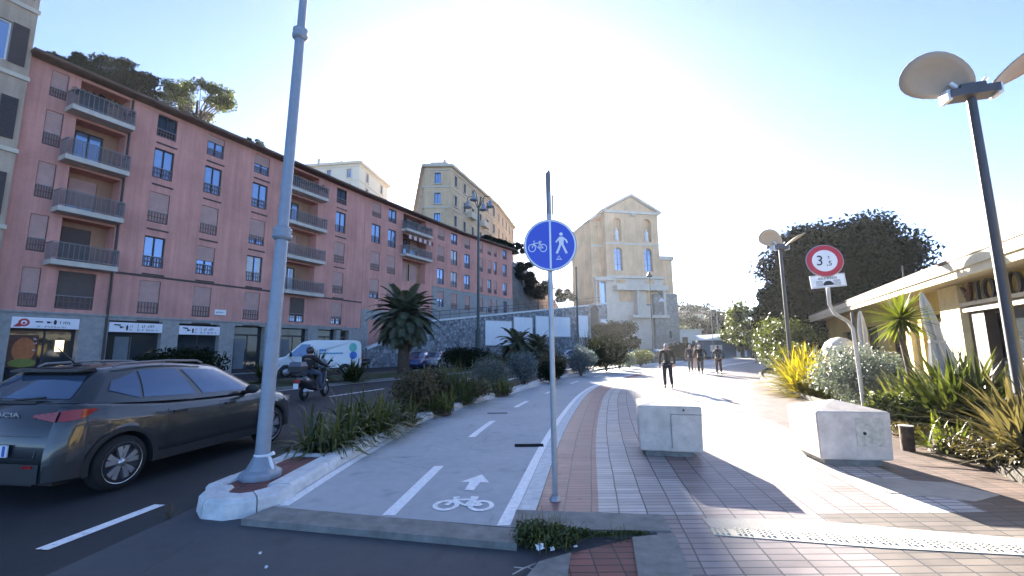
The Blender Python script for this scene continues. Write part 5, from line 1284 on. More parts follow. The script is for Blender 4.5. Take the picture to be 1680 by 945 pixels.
for lb, u, Y, rz, col in (('parked dark blue car right of the tall palm trunk', 694, 39, -95, (0.02, 0.045, 0.16)), ('parked pale grey car nosed in beside the dark blue car', 722, 40.5, -100, (0.30, 0.32, 0.34)), ('silver car behind the blue grey shrub', 885, 50, 205, (0.38, 0.42, 0.47)), ('white car half hidden behind the cycle sign post', 948, 54, 200, (0.6, 0.62, 0.65)), ('white car under the dark tree by the church', 1038, 58, 220, (0.6, 0.6, 0.6)), ('dark red car left of the nearest walker', 1074, 58, 230, (0.10, 0.015, 0.02))):
    p = ray(u, 590); X = p.x / p.y * Y
    make_car('car', lb, (X, Y, -0.07), R(rz), car_paint('far_car_paint', col), 'cars parked along the far carriageway', detail=False)
mb = None

# --- white van
vn = thing('van', 'white delivery van with blue and green emblem near its rear', 'van', (-13.1, 29.2, -0.07), R(207))
def vy(z): return 1.0 if z < 1.15 else 1.0 - 0.13 * (z - 1.15) / 1.2
prof = [(-2.7, 0.38), (1.6, 0.38), (2.62, 0.42), (2.72, 0.62), (2.70, 0.9), (2.55, 1.12), (1.85, 1.30), (1.0, 2.14), (0.75, 2.26), (0.3, 2.33), (-2.3, 2.33), (-2.62, 2.25), (-2.70, 2.05), (-2.74, 0.9)]
mb = MB(); n = len(prof)
vs = [(x, -vy(z) * (0.96 if x > 2.5 else 1), z) for x, z in prof] + [(x, vy(z) * (0.96 if x > 2.5 else 1), z) for x, z in prof]
mb.add(vs, [tuple(range(n)), tuple(range(n, 2 * n))[::-1]] + [(i, n + i, n + (i + 1) % n, (i + 1) % n) for i in range(n)])
M['vanwhite'] = car_paint('white_van_paint', (0.62, 0.66, 0.68), 0.0, 0.35)
b = mb.build('body', M['vanwhite'], vn)
bm = bmesh.new(); bm.from_mesh(b.data); bmesh.ops.bevel(bm, geom=[e for e in bm.edges], offset=0.05, segments=2, affect='EDGES'); bm.to_mesh(b.data); bm.free()
def vside(poly, s, off=0.012, mats=None, name='window', m=None):
    q = MB(); vs = [(x, s * (vy(z) + off), z) for x, z in poly]; q.add(vs, [tuple(range(len(vs))) if s < 0 else tuple(range(len(vs)))[::-1]]); return q.build(name, m or M['carglass'], vn)
for s in (-1, 1):
    vside([(1.72, 1.32), (0.95, 2.06), (0.45, 2.06), (0.45, 1.28)], s, name='cab_window')
    vside([(-2.68, 0.4), (1.5, 0.4), (1.5, 0.52), (-2.68, 0.52)], s, 0.014, name='sill_cladding', m=M['blackplastic'])
    q = MB(); q.ball((1.55, s * 1.13, 1.42), (0.08, 0.1, 0.17), 8); q.tube([(1.6, s * 0.95, 1.35), (1.56, s * 1.1, 1.38)], 0.03, 6); q.build('wing_mirror', M['blackplastic'], vn)
    vside([(-0.1, 1.42), (-1.55, 1.42), (-1.55, 1.52), (-0.1, 1.52)], s, 0.012, name='blue_lettering_band', m=mat('van_lettering_blue', (0.10, 0.32, 0.5), 0.5))
    vside([(-0.1, 1.6), (-0.5, 1.6), (-0.5, 1.75), (-0.1, 1.75)], s, 0.013, name='small_logo', m=mat('van_logo_blue', (0.08, 0.25, 0.5), 0.5))
    vside([(-2.05 - 0.26 + x, 1.85 + z) for x, z in circ(0.15, 0, 0.25, 14, 0.3)], s, 0.012, name='green_emblem', m=mat('van_emblem_green', (0.12, 0.5, 0.42), 0.5))
    vside([(-2.05 - 0.26 + x, 1.32 + z) for x, z in circ(0.12, 0, 0.24, 14, 0.26)], s, 0.014, name='blue_emblem', m=mat('van_emblem_blue', (0.04, 0.16, 0.55), 0.5))
    q = MB(); q.bx(2.42, 2.66, s * 0.62 - 0.16, s * 0.62 + 0.16, 0.88, 1.06); q.xform(Matrix.Rotation(0.0, 4, 'Y')); q.build('headlight', M['headlight'], vn)
    q = MB(); q.bx(-2.78, -2.72, s * 0.85 - 0.09, s * 0.85 + 0.09, 0.9, 1.5); q.build('tail_light', M['taillight'], vn)
    for x in (-1.7, 1.75):
        q = MB(); q.lathe([(0.0, -0.02), (0.44, -0.02), (0.44, 0.0)], (x, s * 1.0, 0.38), 24, 0, 'Y') if False else q.plate([(x + 0.43 * math.cos(a), 0.36 + 0.43 * math.sin(a)) for a in np.linspace(0, math.pi, 14)], s * 0.9, s * 1.012); q.build('wheel_arch', M['black'], vn)
        q = MB(); q.lathe([(0.0, -0.11), (0.3, -0.11), (0.34, -0.07), (0.34, 0.07), (0.3, 0.11), (0.0, 0.11)], (x, s * 0.93, 0.34), 24, 0, 'Y'); w = q.build('wheel', M['rubber'], vn)
        q = MB(); q.lathe([(0.0, s * 0.12), (0.2, s * 0.115), (0.21, s * 0.1)], (x, s * 0.93, 0.34), 20, 0, 'Y'); q.build('hub_cap', M['galv'], w)
q = MB(); a, b_ = Vector((1.83, 0, 1.34)), Vector((1.04, 0, 2.12)); off = Vector((0.02, 0, 0.02)); q.add([a + off + Vector((0, -0.88, 0)), a + off + Vector((0, 0.88, 0)), b_ + off + Vector((0, 0.8, 0)), b_ + off + Vector((0, -0.8, 0))], [(0, 1, 2, 3)]); q.build('windscreen', M['carglass'], vn)
q = MB(); q.bx(2.4, 2.79, -0.98, 0.98, 0.38, 0.72); q.bx(2.66, 2.745, -0.45, 0.45, 0.78, 0.98); q.build('front_bumper', M['blackplastic'], vn)
q = MB(); q.bx(-2.86, -2.7, -0.98, 0.98, 0.4, 0.62); q.build('rear_bumper', M['blackplastic'], vn)

# --- scooter (rider follows with the people)
def make_scooter(name, label, loc, rz, cat='scooter', box=True):
    s = thing(name, label, cat, loc, rz)
    for x, r in ((0.0, 0.235), (1.32, 0.245)):
        mb = MB(); mb.lathe([(r - 0.09, -0.055), (r - 0.03, -0.06), (r, -0.03), (r, 0.03), (r - 0.03, 0.06), (r - 0.09, 0.055), (r - 0.09, -0.055)], (x, 0, r), 24, 0, 'Y'); w = mb.build('wheel', M['rubber'], s)
        q = MB(); q.lathe([(0.0, -0.03), (r - 0.085, -0.035), (r - 0.085, 0.035), (0.0, 0.03)], (x, 0, r), 20, 0, 'Y'); q.build('rim', M['galv'], w)
    P = [(-0.38, 0.62, 0.80, 0.10), (-0.28, 0.50, 0.86, 0.15), (-0.05, 0.38, 0.88, 0.17), (0.3, 0.34, 0.82, 0.16), (0.48, 0.28, 0.62, 0.14), (0.58, 0.26, 0.32, 0.16), (0.88, 0.26, 0.32, 0.17), (0.98, 0.3, 0.55, 0.18), (1.05, 0.42, 0.9, 0.19), (1.14, 0.55, 1.02, 0.15), (1.24, 0.6, 0.9, 0.08)]
    mb = MB(); vs = []
    for x, z0, z1, w in P: vs += [(x, -w * 0.8, z0), (x, -w, (z0 + z1) / 2), (x, -w * 0.7, z1), (x, w * 0.7, z1), (x, w, (z0 + z1) / 2), (x, w * 0.8, z0)]
    mb.add(vs, [(i * 6 + k, (i + 1) * 6 + k, (i + 1) * 6 + (k + 1) % 6, i * 6 + (k + 1) % 6) for i in range(len(P) - 1) for k in range(6)] + [(0, 1, 2, 3, 4, 5), tuple(range((len(P) - 1) * 6, len(P) * 6))[::-1]], 0, True)
    mb.build('body', M['scooterpaint'], s)
    mb = MB(); mb.add([(-0.36, -0.14, 0.83), (0.1, -0.17, 0.86), (0.42, -0.13, 0.8), (0.42, 0.13, 0.8), (0.1, 0.17, 0.86), (-0.36, 0.14, 0.83), (-0.36, -0.1, 0.9), (0.1, -0.13, 0.9), (0.4, -0.09, 0.83), (0.4, 0.09, 0.83), (0.1, 0.13, 0.9), (-0.36, 0.1, 0.9)], [(6, 7, 10, 11), (7, 8, 9, 10), (0, 1, 7, 6), (1, 2, 8, 7), (2, 3, 9, 8), (3, 4, 10, 9), (4, 5, 11, 10), (5, 0, 6, 11)]); mb.build('seat', M['black'], s)
    mb = MB(); mb.tube([(1.0, 0, 0.95), (1.02, -0.12, 1.06), (0.98, -0.34, 1.08)], 0.02, 6); mb.tube([(1.02, 0.0, 1.06), (1.02, 0.12, 1.06), (0.98, 0.34, 1.08)], 0.02, 6); mb.build('handlebar', M['blackplastic'], s)
    for y in (-1, 1):
        mb = MB(); mb.tube([(1.0, y * 0.26, 1.08), (1.02, y * 0.34, 1.25)], 0.01, 5); mb.ball((1.02, y * 0.37, 1.29), (0.02, 0.07, 0.045), 8); mb.build('mirror', M['blackplastic'], s)
        mb = MB(); mb.tube([(1.06, y * 0.09, 0.62), (1.32, y * 0.09, 0.25)], 0.028, 6); mb.build('fork', M['galv'], s)
    mb = MB(); mb.add([(1.18, -0.2, 0.95), (1.22, 0, 0.97), (1.18, 0.2, 0.95), (0.98, -0.16, 1.34), (1.02, 0, 1.38), (0.98, 0.16, 1.34)], [(0, 1, 4, 3), (1, 2, 5, 4)]); mb.build('windshield', mat('clear_screen', (0.35, 0.4, 0.42), 0.15), s)
    mb = MB(); mb.tube([(0.2, -0.2, 0.28), (-0.1, -0.22, 0.3), (-0.32, -0.22, 0.36)], [0.03, 0.055, 0.06], 10); mb.build('exhaust', M['galv'], s)
    mb = MB(); mb.tube([(1.1, 0, 0.52), (1.32, 0, 0.545), (1.5, 0, 0.46)], [0.09, 0.1, 0.06], 8); mb.build('front_mudguard', M['scooterpaint'], s)
    mb = MB(); mb.box((-0.44, 0, 0.66), (0.03, 0.2, 0.12)); mb.build('tail_light', M['taillight'], s)
    mb = MB(); mb.box((-0.49, 0, 0.5), (0.015, 0.17, 0.17)); mb.build('number_plate', M['plate'], s)
    if box:
        mb = MB(); mb.box((-0.42, 0, 1.06), (0.42, 0.44, 0.17), 0, 0, (1.0, 1.0)); mb.box((-0.42, 0, 1.215), (0.42, 0.44, 0.14), 0, 1, (0.72, 0.8)); mb.build('top_box', [M['blackplastic'], mat('top_box_lid', (0.10, 0.10, 0.13), 0.35)], s)
    return s
M['scooterpaint'] = car_paint('black_scooter_paint', (0.02, 0.02, 0.024), 0.1, 0.3)
SCO = (-7.05, 14.9, -0.06); SRZ = R(84)
make_scooter('scooter', 'black scooter with a top box ridden along the road', SCO, SRZ)
make_scooter('motorbike', 'black motorbike parked left of the tall palm trunk', (-12.6, 37.5, -0.07), R(200), 'motorbike', False)
make_scooter('motorbike', 'small scooter parked beside the far lamp post near the church', (12.9, 55, -0.07), R(80), 'motorbike', True)

# ================================================================ PEOPLE
def skin_mesh(name, verts, edges, radii, m, parent, sub=1):
    me = bpy.data.meshes.new(name); me.from_pydata([tuple(v) for v in verts], edges, [])
    o = bpy.data.objects.new(name, me); COL.objects.link(o)
    md = o.modifiers.new('skin', 'SKIN'); md.use_smooth_shade = True
    sk = me.skin_vertices[0].data
    for i, r in enumerate(radii): sk[i].radius = r if isinstance(r, (tuple, list)) else (r, r); sk[i].use_root = (i == 0)
    if sub: s = o.modifiers.new('sub', 'SUBSURF'); s.levels = s.render_levels = sub
    bpy.context.view_layer.update()
    ev = o.evaluated_get(bpy.context.evaluated_depsgraph_get())
    nm = bpy.data.meshes.new_from_object(ev)
    bpy.data.objects.remove(o); bpy.data.meshes.remove(me)
    nm.name = name; nm.materials.clear(); nm.materials.append(m)
    for p in nm.polygons: p.use_smooth = True; p.material_index = 0
    return link(name, nm, parent)
M['skin'] = mat('skin', (0.42, 0.25, 0.18), 0.6, var=0.08)
def hand(V, E, Rr, i, d, side, s=1.0):
    """five short bent fingers rooted in the palm vertex i; d = forearm direction"""
    d = Vector(d).normalized(); w = Vector((0, 1, 0)); p = Vector(V[i]); pk = len(V); V.append(tuple(p + d * 0.06 * s)); E.append((i, pk)); Rr.append(0.030 * s)
    for k, ln in enumerate((0.06, 0.075, 0.08, 0.07)):
        a = p + d * 0.09 * s + w * (k - 1.5) * 0.02 * s; b = a + (d + Vector((0, 0, 0))).normalized() * ln * 0.6 * s + Vector((0, -side * 0.01, 0)); n = len(V)
        V += [tuple(a), tuple(b)]; E += [(pk, n), (n, n + 1)]; Rr += [0.010 * s, 0.008 * s]
    n = len(V); t0 = p + d * 0.035 * s + w * 0.035 * s; V += [tuple(t0), tuple(t0 + d * 0.05 * s + w * 0.012 * s)]; E += [(i, n), (n, n + 1)]; Rr += [0.012 * s, 0.010 * s]
def walker(label, loc, rz, h=1.74, stride=0.22, jacket=(0.02, 0.022, 0.026), trousers=(0.015, 0.017, 0.025), hair=(0.25, 0.24, 0.23), bald=False, swing=0.18, coat_len=0.0, wide=1.0, lead=1, elbows=0.0, label_pose=None):
    """local frame: faces +x, z up"""
    p = thing('person', label, 'person', loc, rz); s = h / 1.74; st = stride
    Z = lambda z: z * s
    hip, sh = Z(0.92), Z(1.43)
    J = {}
    for side in (-1, 1):
        f = st * lead * side
        J['hip', side] = (0, side * 0.095 * wide, hip - 0.03); J['knee', side] = (f * 0.55 + 0.035, side * 0.10, Z(0.5)); J['ank', side] = (f - 0.02 - (0.06 if f < 0 else 0), side * 0.095, Z(0.09) + (0.05 if f < 0 else 0)); J['toe', side] = (f + 0.16 - (0.06 if f < 0 else 0), side * 0.11, 0.035)
        J['sh', side] = (0.0, side * 0.19 * wide, sh); J['elb', side] = (-f * swing * 1.6 - 0.03 - elbows * 0.1, side * (0.25 + elbows * 0.18) * wide, Z(1.13)); J['wri', side] = (-f * swing * 4 + 0.05 + elbows * 0.05, side * (0.26 + elbows * 0.02) * wide, Z(0.89 + elbows * 0.06))
    V = [(0, 0, hip), (0, 0, Z(1.12)), (0.01, 0, Z(1.32)), (0.0, 0, Z(1.46)), (0.025, 0, Z(1.54)), (0.03, 0, Z(1.63)), (0.025, 0, Z(1.69))]
    E = [(0, 1), (1, 2), (2, 3), (3, 4), (4, 5), (5, 6)]; Rr = [(0.15 * wide, 0.11), (0.14 * wide, 0.105), (0.155 * wide, 0.115), (0.085, 0.07), (0.058, 0.06), (0.078, 0.096), (0.066, 0.08)]
    for side in (-1, 1):
        n = len(V); V += [J['hip', side], J['knee', side], J['ank', side], J['toe', side]]; E += [(0, n), (n, n + 1), (n + 1, n + 2), (n + 2, n + 3)]; Rr += [0.085, 0.058, 0.042, 0.036]
        n = len(V); V += [J['sh', side], J['elb', side], J['wri', side]]; E += [(3, n), (n, n + 1), (n + 1, n + 2)]; Rr += [0.058, 0.044, 0.030]
        hand(V, E, Rr, n + 2, Vector(J['wri', side]) - Vector(J['elb', side]), side)
    n = len(V); V += [(0.125, 0, Z(1.615))]; E += [(5, n)]; Rr += [0.014]      # nose
    for side in (-1, 1): n = len(V); V += [(0.02, side * 0.095, Z(1.62))]; E += [(5, n)]; Rr += [0.016]
    skin_mesh('body', V, E, Rr, M['skin'], p)
    # trousers
    V, E, Rr = [(0, 0, hip + 0.03)], [], [(0.165 * wide, 0.125)]
    for side in (-1, 1):
        n = len(V); V += [J['hip', side], J['knee', side], tuple(Vector(J['ank', side]) + Vector((0, 0, 0.01)))]; E += [(0, n), (n, n + 1), (n + 1, n + 2)]; Rr += [0.105, 0.078, 0.066]
    skin_mesh('trousers', V, E, Rr, mat('trouser_cloth', trousers, 0.9, var=0.2, scale=20), p)
    # jacket with sleeves
    V = [(0, 0, hip - coat_len), (0, 0, Z(1.1)), (0.005, 0, Z(1.3)), (0, 0, Z(1.44)), (0.01, 0, Z(1.52))]; E = [(0, 1), (1, 2), (2, 3), (3, 4)]
    Rr = [(0.19 * wide, 0.14), (0.185 * wide, 0.14), (0.195 * wide, 0.145), (0.12 * wide, 0.095), (0.07, 0.07)]
    for side in (-1, 1):
        n = len(V); w = Vector(J['wri', side]).lerp(Vector(J['elb', side]), 0.08); V += [J['sh', side], J['elb', side], tuple(w)]; E += [(3, n), (n, n + 1), (n + 1, n + 2)]; Rr += [0.082, 0.066, 0.05]
    skin_mesh('jacket', V, E, Rr, mat('jacket_cloth', jacket, 0.9, var=0.25, scale=14, bump=0.5, bscale=9), p)
    mb = MB(); mb.ball((0.012, 0, Z(1.655)), (0.098, 0.084, 0.088) if not bald else (0.1, 0.088, 0.06), 12); mb.build('hair', mat('hair', hair, 0.8, var=0.2, scale=40), p, smooth=True)
    for side in (-1, 1):
        a, t = Vector(J['ank', side]), Vector(J['toe', side])
        mb = MB(); mb.tube([(a.x - 0.05, a.y, max(0.04, a.z - 0.05)), (a.x + 0.03, a.y, max(0.045, a.z - 0.045)), (t.x - 0.02, t.y, 0.04), (t.x + 0.06, t.y, 0.03)], [0.035, 0.045, 0.042, 0.025], 8); mb.build('shoe', M['black'], p)
    return p
def foot(u, v): g = gnd(u, v); return (g.x, g.y, 0.003)
walker('nearest walker, seen from behind, in a dark olive jacket and navy trousers', foot(1097, 637), R(84), 1.76, 0.13, (0.028, 0.026, 0.018), (0.008, 0.009, 0.022), (0.35, 0.33, 0.32), wide=1.12, elbows=0.1)
walker('walker in a dark jacket and grey trousers, left of the group of three', foot(1134, 611), R(70), 1.76, 0.24, (0.02, 0.022, 0.035), (0.10, 0.10, 0.10), (0.3, 0.28, 0.26), lead=-1)
walker('walker in a long black coat in the middle of the group', foot(1150, 613.5), R(66), 1.74, 0.1, (0.012, 0.012, 0.013), (0.02, 0.013, 0.012), (0.4, 0.4, 0.4), coat_len=0.2, wide=1.15, elbows=0.25)
walker('walker in red and pale clothes half hidden behind the black coated one', (foot(1143, 608)[0], foot(1143, 608)[1], 0.003), R(66), 1.62, 0.16, (0.16, 0.03, 0.035), (0.35, 0.27, 0.24), (0.12, 0.08, 0.06))
walker('slim walker with brown legs walking apart on the right', foot(1180, 614), R(75), 1.68, 0.08, (0.014, 0.018, 0.038), (0.075, 0.042, 0.032), (0.03, 0.025, 0.022), wide=0.95, elbows=0.35)

# rider on the scooter, in the scooter's frame (faces +x)
rd = thing('person', 'rider in a dark jacket, jeans and helmet sitting on the black scooter', 'person', SCO, SRZ)
V = [(0.1, 0, 0.98), (0.12, 0, 1.18), (0.17, 0, 1.36), (0.2, 0, 1.46), (0.23, 0, 1.53), (0.25, 0, 1.62), (0.25, 0, 1.68)]
E = [(0, 1), (1, 2), (2, 3), (3, 4), (4, 5), (5, 6)]; Rr = [(0.16, 0.12), (0.14, 0.11), (0.16, 0.12), (0.085, 0.07), (0.055, 0.058), (0.078, 0.09), (0.066, 0.075)]
def limbs(V, E, Rr, rs, arms=True, legs=True, hands=True):
    for s in (-1, 1):
        if legs:
            n = len(V); V += [(0.18, s * 0.11, 0.94), (0.58, s * 0.2, 0.86), (0.66, s * 0.19, 0.42), (0.82, s * 0.2, 0.36)]; E += [(0, n), (n, n + 1), (n + 1, n + 2), (n + 2, n + 3)]; Rr += [0.09 * rs, 0.068 * rs, 0.05 * rs, 0.04]
        if arms:
            n = len(V); V += [(0.2, s * 0.2, 1.43), (0.42, s * 0.33, 1.2), (0.86, s * 0.31, 1.11)]; E += [(3, n), (n, n + 1), (n + 1, n + 2)]; Rr += [0.06 * rs, 0.048 * rs, 0.032 * rs]
            if hands: hand(V, E, Rr, n + 2, (1, 0, -0.15), s)
limbs(V, E, Rr, 1.0); skin_mesh('body', V, E, Rr, M['skin'], rd)
V = [(0.1, 0, 0.94), (0.12, 0, 1.18), (0.17, 0, 1.36), (0.2, 0, 1.45), (0.22, 0, 1.5)]; E = [(0, 1), (1, 2), (2, 3), (3, 4)]; Rr = [(0.19, 0.15), (0.18, 0.14), (0.2, 0.15), (0.12, 0.1), (0.075, 0.075)]
limbs(V, E, Rr, 1.35, True, False, False); skin_mesh('jacket', V, E, Rr, mat('rider_jacket', (0.02, 0.016, 0.02), 0.8, var=0.3, scale=12), rd)
V = [(0.1, 0, 0.95)]; E = []; Rr = [(0.17, 0.13)]
limbs(V, E, Rr, 1.25, False, True, False); skin_mesh('trousers', V, E, Rr, mat('jeans', (0.075, 0.10, 0.15), 0.9, var=0.3, scale=12), rd)
mb = MB(); mb.ball((0.25, 0, 1.66), (0.15, 0.128, 0.145), 16); mb.build('helmet', mat('helmet_shell', (0.03, 0.028, 0.028), 0.35), rd, smooth=True)
mb = MB(); mb.ball((0.275, 0, 1.65), (0.14, 0.118, 0.075), 14); mb.build('visor', mat('helmet_visor', (0.06, 0.065, 0.07), 0.15), rd, smooth=True)

# ================================================================ STREET FURNITURE
# tall tapered lamp post on the island
lp = thing('lamp_post', 'tall tapered grey lamp post standing on the brick island', 'lamp post', (-3.05, 5.46, 0.095))
top = dep(503, -160, 5.46 + 0.0) - Vector((-3.05, 5.46, 0.095))
ax = (dep(497, 10, 5.5) - Vector((-3.05, 5.46, 0.095)))
def along(h): return ax * (h / ax.z)
mb = MB(); hs = [0.1, 0.2, 3.02, 3.06, 5.9, 5.95, 8.5]; rs = [0.086, 0.083, 0.076, 0.068, 0.062, 0.054, 0.046]
mb.tube([along(h) for h in hs], rs, 20); mb.build('pole', M['lampgrey'], lp)
mb = MB()
mb.lathe([(0.235, 0), (0.235, 0.05), (0.22, 0.075), (0.17, 0.10), (0.13, 0.17), (0.10, 0.23), (0.088, 0.25)], (0, 0, 0), 10, smooth=False); mb.build('base', M['lampgrey'], lp)
for h, r in ((3.02, 0.085), (5.9, 0.068)):
    c = along(h); mb = MB(); mb.lathe([(r, -0.09), (r + 0.035, -0.06), (r + 0.035, -0.02), (r + 0.012, 0.0), (r + 0.03, 0.03), (r + 0.03, 0.06), (r - 0.015, 0.10)], c, 20); mb.build('collar', M['lampgrey'], lp)
mb = MB(); c = along(0.26); mb.lathe([(0.085, -0.02), (0.098, -0.005), (0.085, 0.012)], c, 16); mb.tube([c + Vector((0.09, -0.04, 0)), c + Vector((0.13, -0.07, -0.03)), c + Vector((0.17, -0.09, -0.1)), c + Vector((0.2, -0.11, -0.14))], [0.012, 0.016, 0.02, 0.012], 6); mb.tube([c + Vector((0.1, -0.1, 0.0)), c + Vector((0.19, -0.1, 0.04))], [0.014, 0.025], 6); mb.build('tied_tape', M['signwhite'], lp)

# blue segregated cycle / foot path sign
sg = thing('cycle_path_sign', 'round blue cycle and pedestrian path sign on a tall grey pole', 'road sign', (0.44, 4.86, 0.0))
mb = MB(); ztop = dep(910, 338, 4.86).z; zt2 = dep(910, 282, 4.86).z
mb.tube([(0, 0, 0), (0, 0, 1.2), (-0.002, 0, zt2 - 0.25)], 0.03, 14); mb.build('pole', M['galv'], sg)
mb = MB(); mb.tube([(-0.002, 0, ztop - 0.1), (-0.004, 0, zt2 - 0.02), (0.012, 0.0, zt2 + 0.03)], [0.031, 0.031, 0.004], 10); mb.tube([(0.045, 0.02, ztop - 0.1), (0.05, 0.02, ztop + 0.14)], 0.012, 8); mb.build('top_sleeve', M['rail'], sg)
mb = MB(); mb.lathe([(0.062, 0.0), (0.05, 0.035), (0.034, 0.05)], (0, 0, 0), 12); mb.build('foot_collar', M['galv'], sg)
cz = dep(911, 402, 4.80).z; RS = 0.292
mb = MB(); mb.lathe([(0.0, 0.006), (RS, 0.006), (RS + 0.012, 0.0), (RS + 0.012, -0.01), (RS, -0.014), (0, -0.014)], (0, -0.05, cz), 48, 0, 'Y', smooth=False); ds = mb.build('disc', M['galv'], sg)
mb = flat(circ(0, 0, RS - 0.014, 56)); stand(mb, (0, -0.0665, cz)); mb.build('blue_face', M['blue'], ds)
mb = ribbon(circ(0, 0, RS - 0.008, 56), 0.016, 0, True); merge(mb, flat([(-0.011, -RS + 0.02), (0.011, -RS + 0.02), (0.011, RS - 0.02), (-0.011, RS - 0.02)], 0.001))
b = bike_symbol(0.115, 0.0085, 0.001); b.xform(Matrix.Translation((-0.145, -0.035, 0)) @ Matrix.Diagonal((1.0, 1.1, 1, 1))); merge(mb, b)
ped = MB()
merge(ped, flat(circ(0.0, 0.125, 0.02, 16)))
merge(ped, flat([(-0.022, 0.095), (0.022, 0.095), (0.03, 0.06), (0.024, 0.0), (-0.024, 0.0), (-0.03, 0.06)], 0.0004))
for seg, w in (([(0.018, 0.083), (0.055, 0.055), (0.068, 0.02)], 0.019), ([(-0.018, 0.083), (-0.05, 0.045), (-0.062, 0.03)], 0.019), ([(0.01, 0.01), (0.035, -0.045), (0.06, -0.1)], 0.025), ([(-0.01, 0.01), (-0.03, -0.045), (-0.055, -0.1)], 0.025)): merge(ped, ribbon(seg, w, 0.0008))
ped.xform(Matrix.Translation((0.125, 0.0, 0.001))); merge(mb, ped)
merge(mb, ribbon([(0.075, -0.165), (0.115, -0.165), (0.096, -0.125)], 0.01, 0.001, True)); merge(mb, flat([(0.062, -0.172), (0.13, -0.172), (0.13, -0.165), (0.062, -0.165)], 0.0014))
stand(mb, (0, -0.068, cz)); mb.build('white_symbols', M['signwhite'], ds)
mb = MB(); mb.bx(-0.045, 0.045, -0.04, 0.04, cz - 0.15, cz - 0.12); mb.bx(-0.045, 0.045, -0.04, 0.04, cz + 0.12, cz + 0.15); mb.build('clamp', M['galv'], sg)

# weight limit sign on a bent pole
ws = thing('weight_limit_sign', 'red ringed weight limit sign on a crooked grey pole among the shrubs', 'road sign', (7.0, 8.5, 0.05))
def rel(u, v, Y): p = dep(u, v, Y); return (p.x - 7.0, Y - 8.5, p.z - 0.05)
mb = MB(); pts = [(0, 0, -0.1), rel(1418, 672, 8.5), rel(1400, 540, 8.5), rel(1392, 528, 8.5), rel(1370, 515, 8.45), rel(1361, 500, 8.4), rel(1358, 470, 8.4), rel(1352, 410, 8.4)]
mb.tube(pts, 0.034, 12); mb.build('pole', M['galv'], ws)
mb = MB(); a = Vector(rel(1408, 600, 8.5)); b = Vector(rel(1398, 512, 8.5)); mb.tube([a, b], 0.03, 10); mb.build('stub_pole', M['lampdark'], ws)
c = Vector(rel(1352.5, 428, 8.36)); rsn = 0.315; tl = R(4)
mb = MB(); mb.lathe([(0.0, 0.006), (rsn, 0.006), (rsn + 0.01, 0.0), (rsn, -0.012), (0, -0.012)], (0, 0, 0), 48, 0, 'Y', smooth=False)
mxs = Matrix.Translation(c) @ Matrix.Rotation(R(-16), 4, 'Z') @ Matrix.Rotation(R(-3), 4, 'X') @ Matrix.Rotation(tl, 4, 'Y'); mb.xform(mxs); ds = mb.build('disc', M['galv'], ws)
mb = ribbon(circ(0, 0, rsn * 0.835, 56), rsn * 0.30, 0, True); stand(mb, (0, -0.0145, 0)); mb.xform(mxs); mb.build('red_ring', M['red'], ds)
mb = flat(circ(0, 0, rsn * 0.70, 56)); stand(mb, (0, -0.0135, 0)); mb.xform(mxs); mb.build('white_face', M['signwhite'], ds)
mb = text_mb('3', 0.25, 0.003, (1.05, 1.15)); mb.xform(Matrix.Translation((-0.085, -0.01, 0))); t2 = text_mb('t', 0.1, 0.003); t2.xform(Matrix.Translation((0.07, 0.075, 0))); t3 = text_mb(',5', 0.14, 0.003); t3.xform(Matrix.Translation((0.075, -0.055, 0))); merge(mb, t2); merge(mb, t3)
m0 = MB(); m0.add(mb.v, mb.f); stand(m0, (0, -0.017, 0)); m0.xform(mxs); m0.build('numerals', M['black'], ds)
c2 = Vector(rel(1358, 461, 8.36)); mx2 = Matrix.Translation(c2) @ Matrix.Rotation(R(-16), 4, 'Z') @ Matrix.Rotation(R(-3), 4, 'X') @ Matrix.Rotation(R(-3.5), 4, 'Y')
mb = MB(); mb.box((0, 0, 0), (0.60, 0.014, 0.255)); mb.xform(mx2); pn = mb.build('panel', M['signwhite'], ws)
mb = text_mb('eccetto', 0.088, 0.003, (1.2, 1.0)); m0 = MB(); mb.xform(Matrix.Translation((0, 0.062, 0))); m0.add(mb.v, mb.f)
merge(m0, ribbon([(-0.285, -0.115), (0.285, -0.115), (0.285, 0.115), (-0.285, 0.115)], 0.006, 0, True))
for s in (-1, 1):
    merge(m0, ribbon([(s * 0.2, -0.085), (s * 0.2, 0.005), (s * 0.1, 0.005), (s * 0.1, -0.085)], 0.008, 0, True))
    for k in range(4): merge(m0, ribbon([(s * 0.12 + s * k * 0.02, -0.08), (s * 0.12 + s * k * 0.02, 0.0)], 0.006, 0.0005))
merge(m0, flat([(-0.09, -0.06), (-0.06, -0.02), (-0.03, 0.0), (0.03, 0.0), (0.06, -0.02), (0.09, -0.06), (0.09, -0.085), (-0.09, -0.085)]))
stand(m0, (0, -0.0095, 0)); m0.xform(mx2); m0.build('print', M['black'], pn)

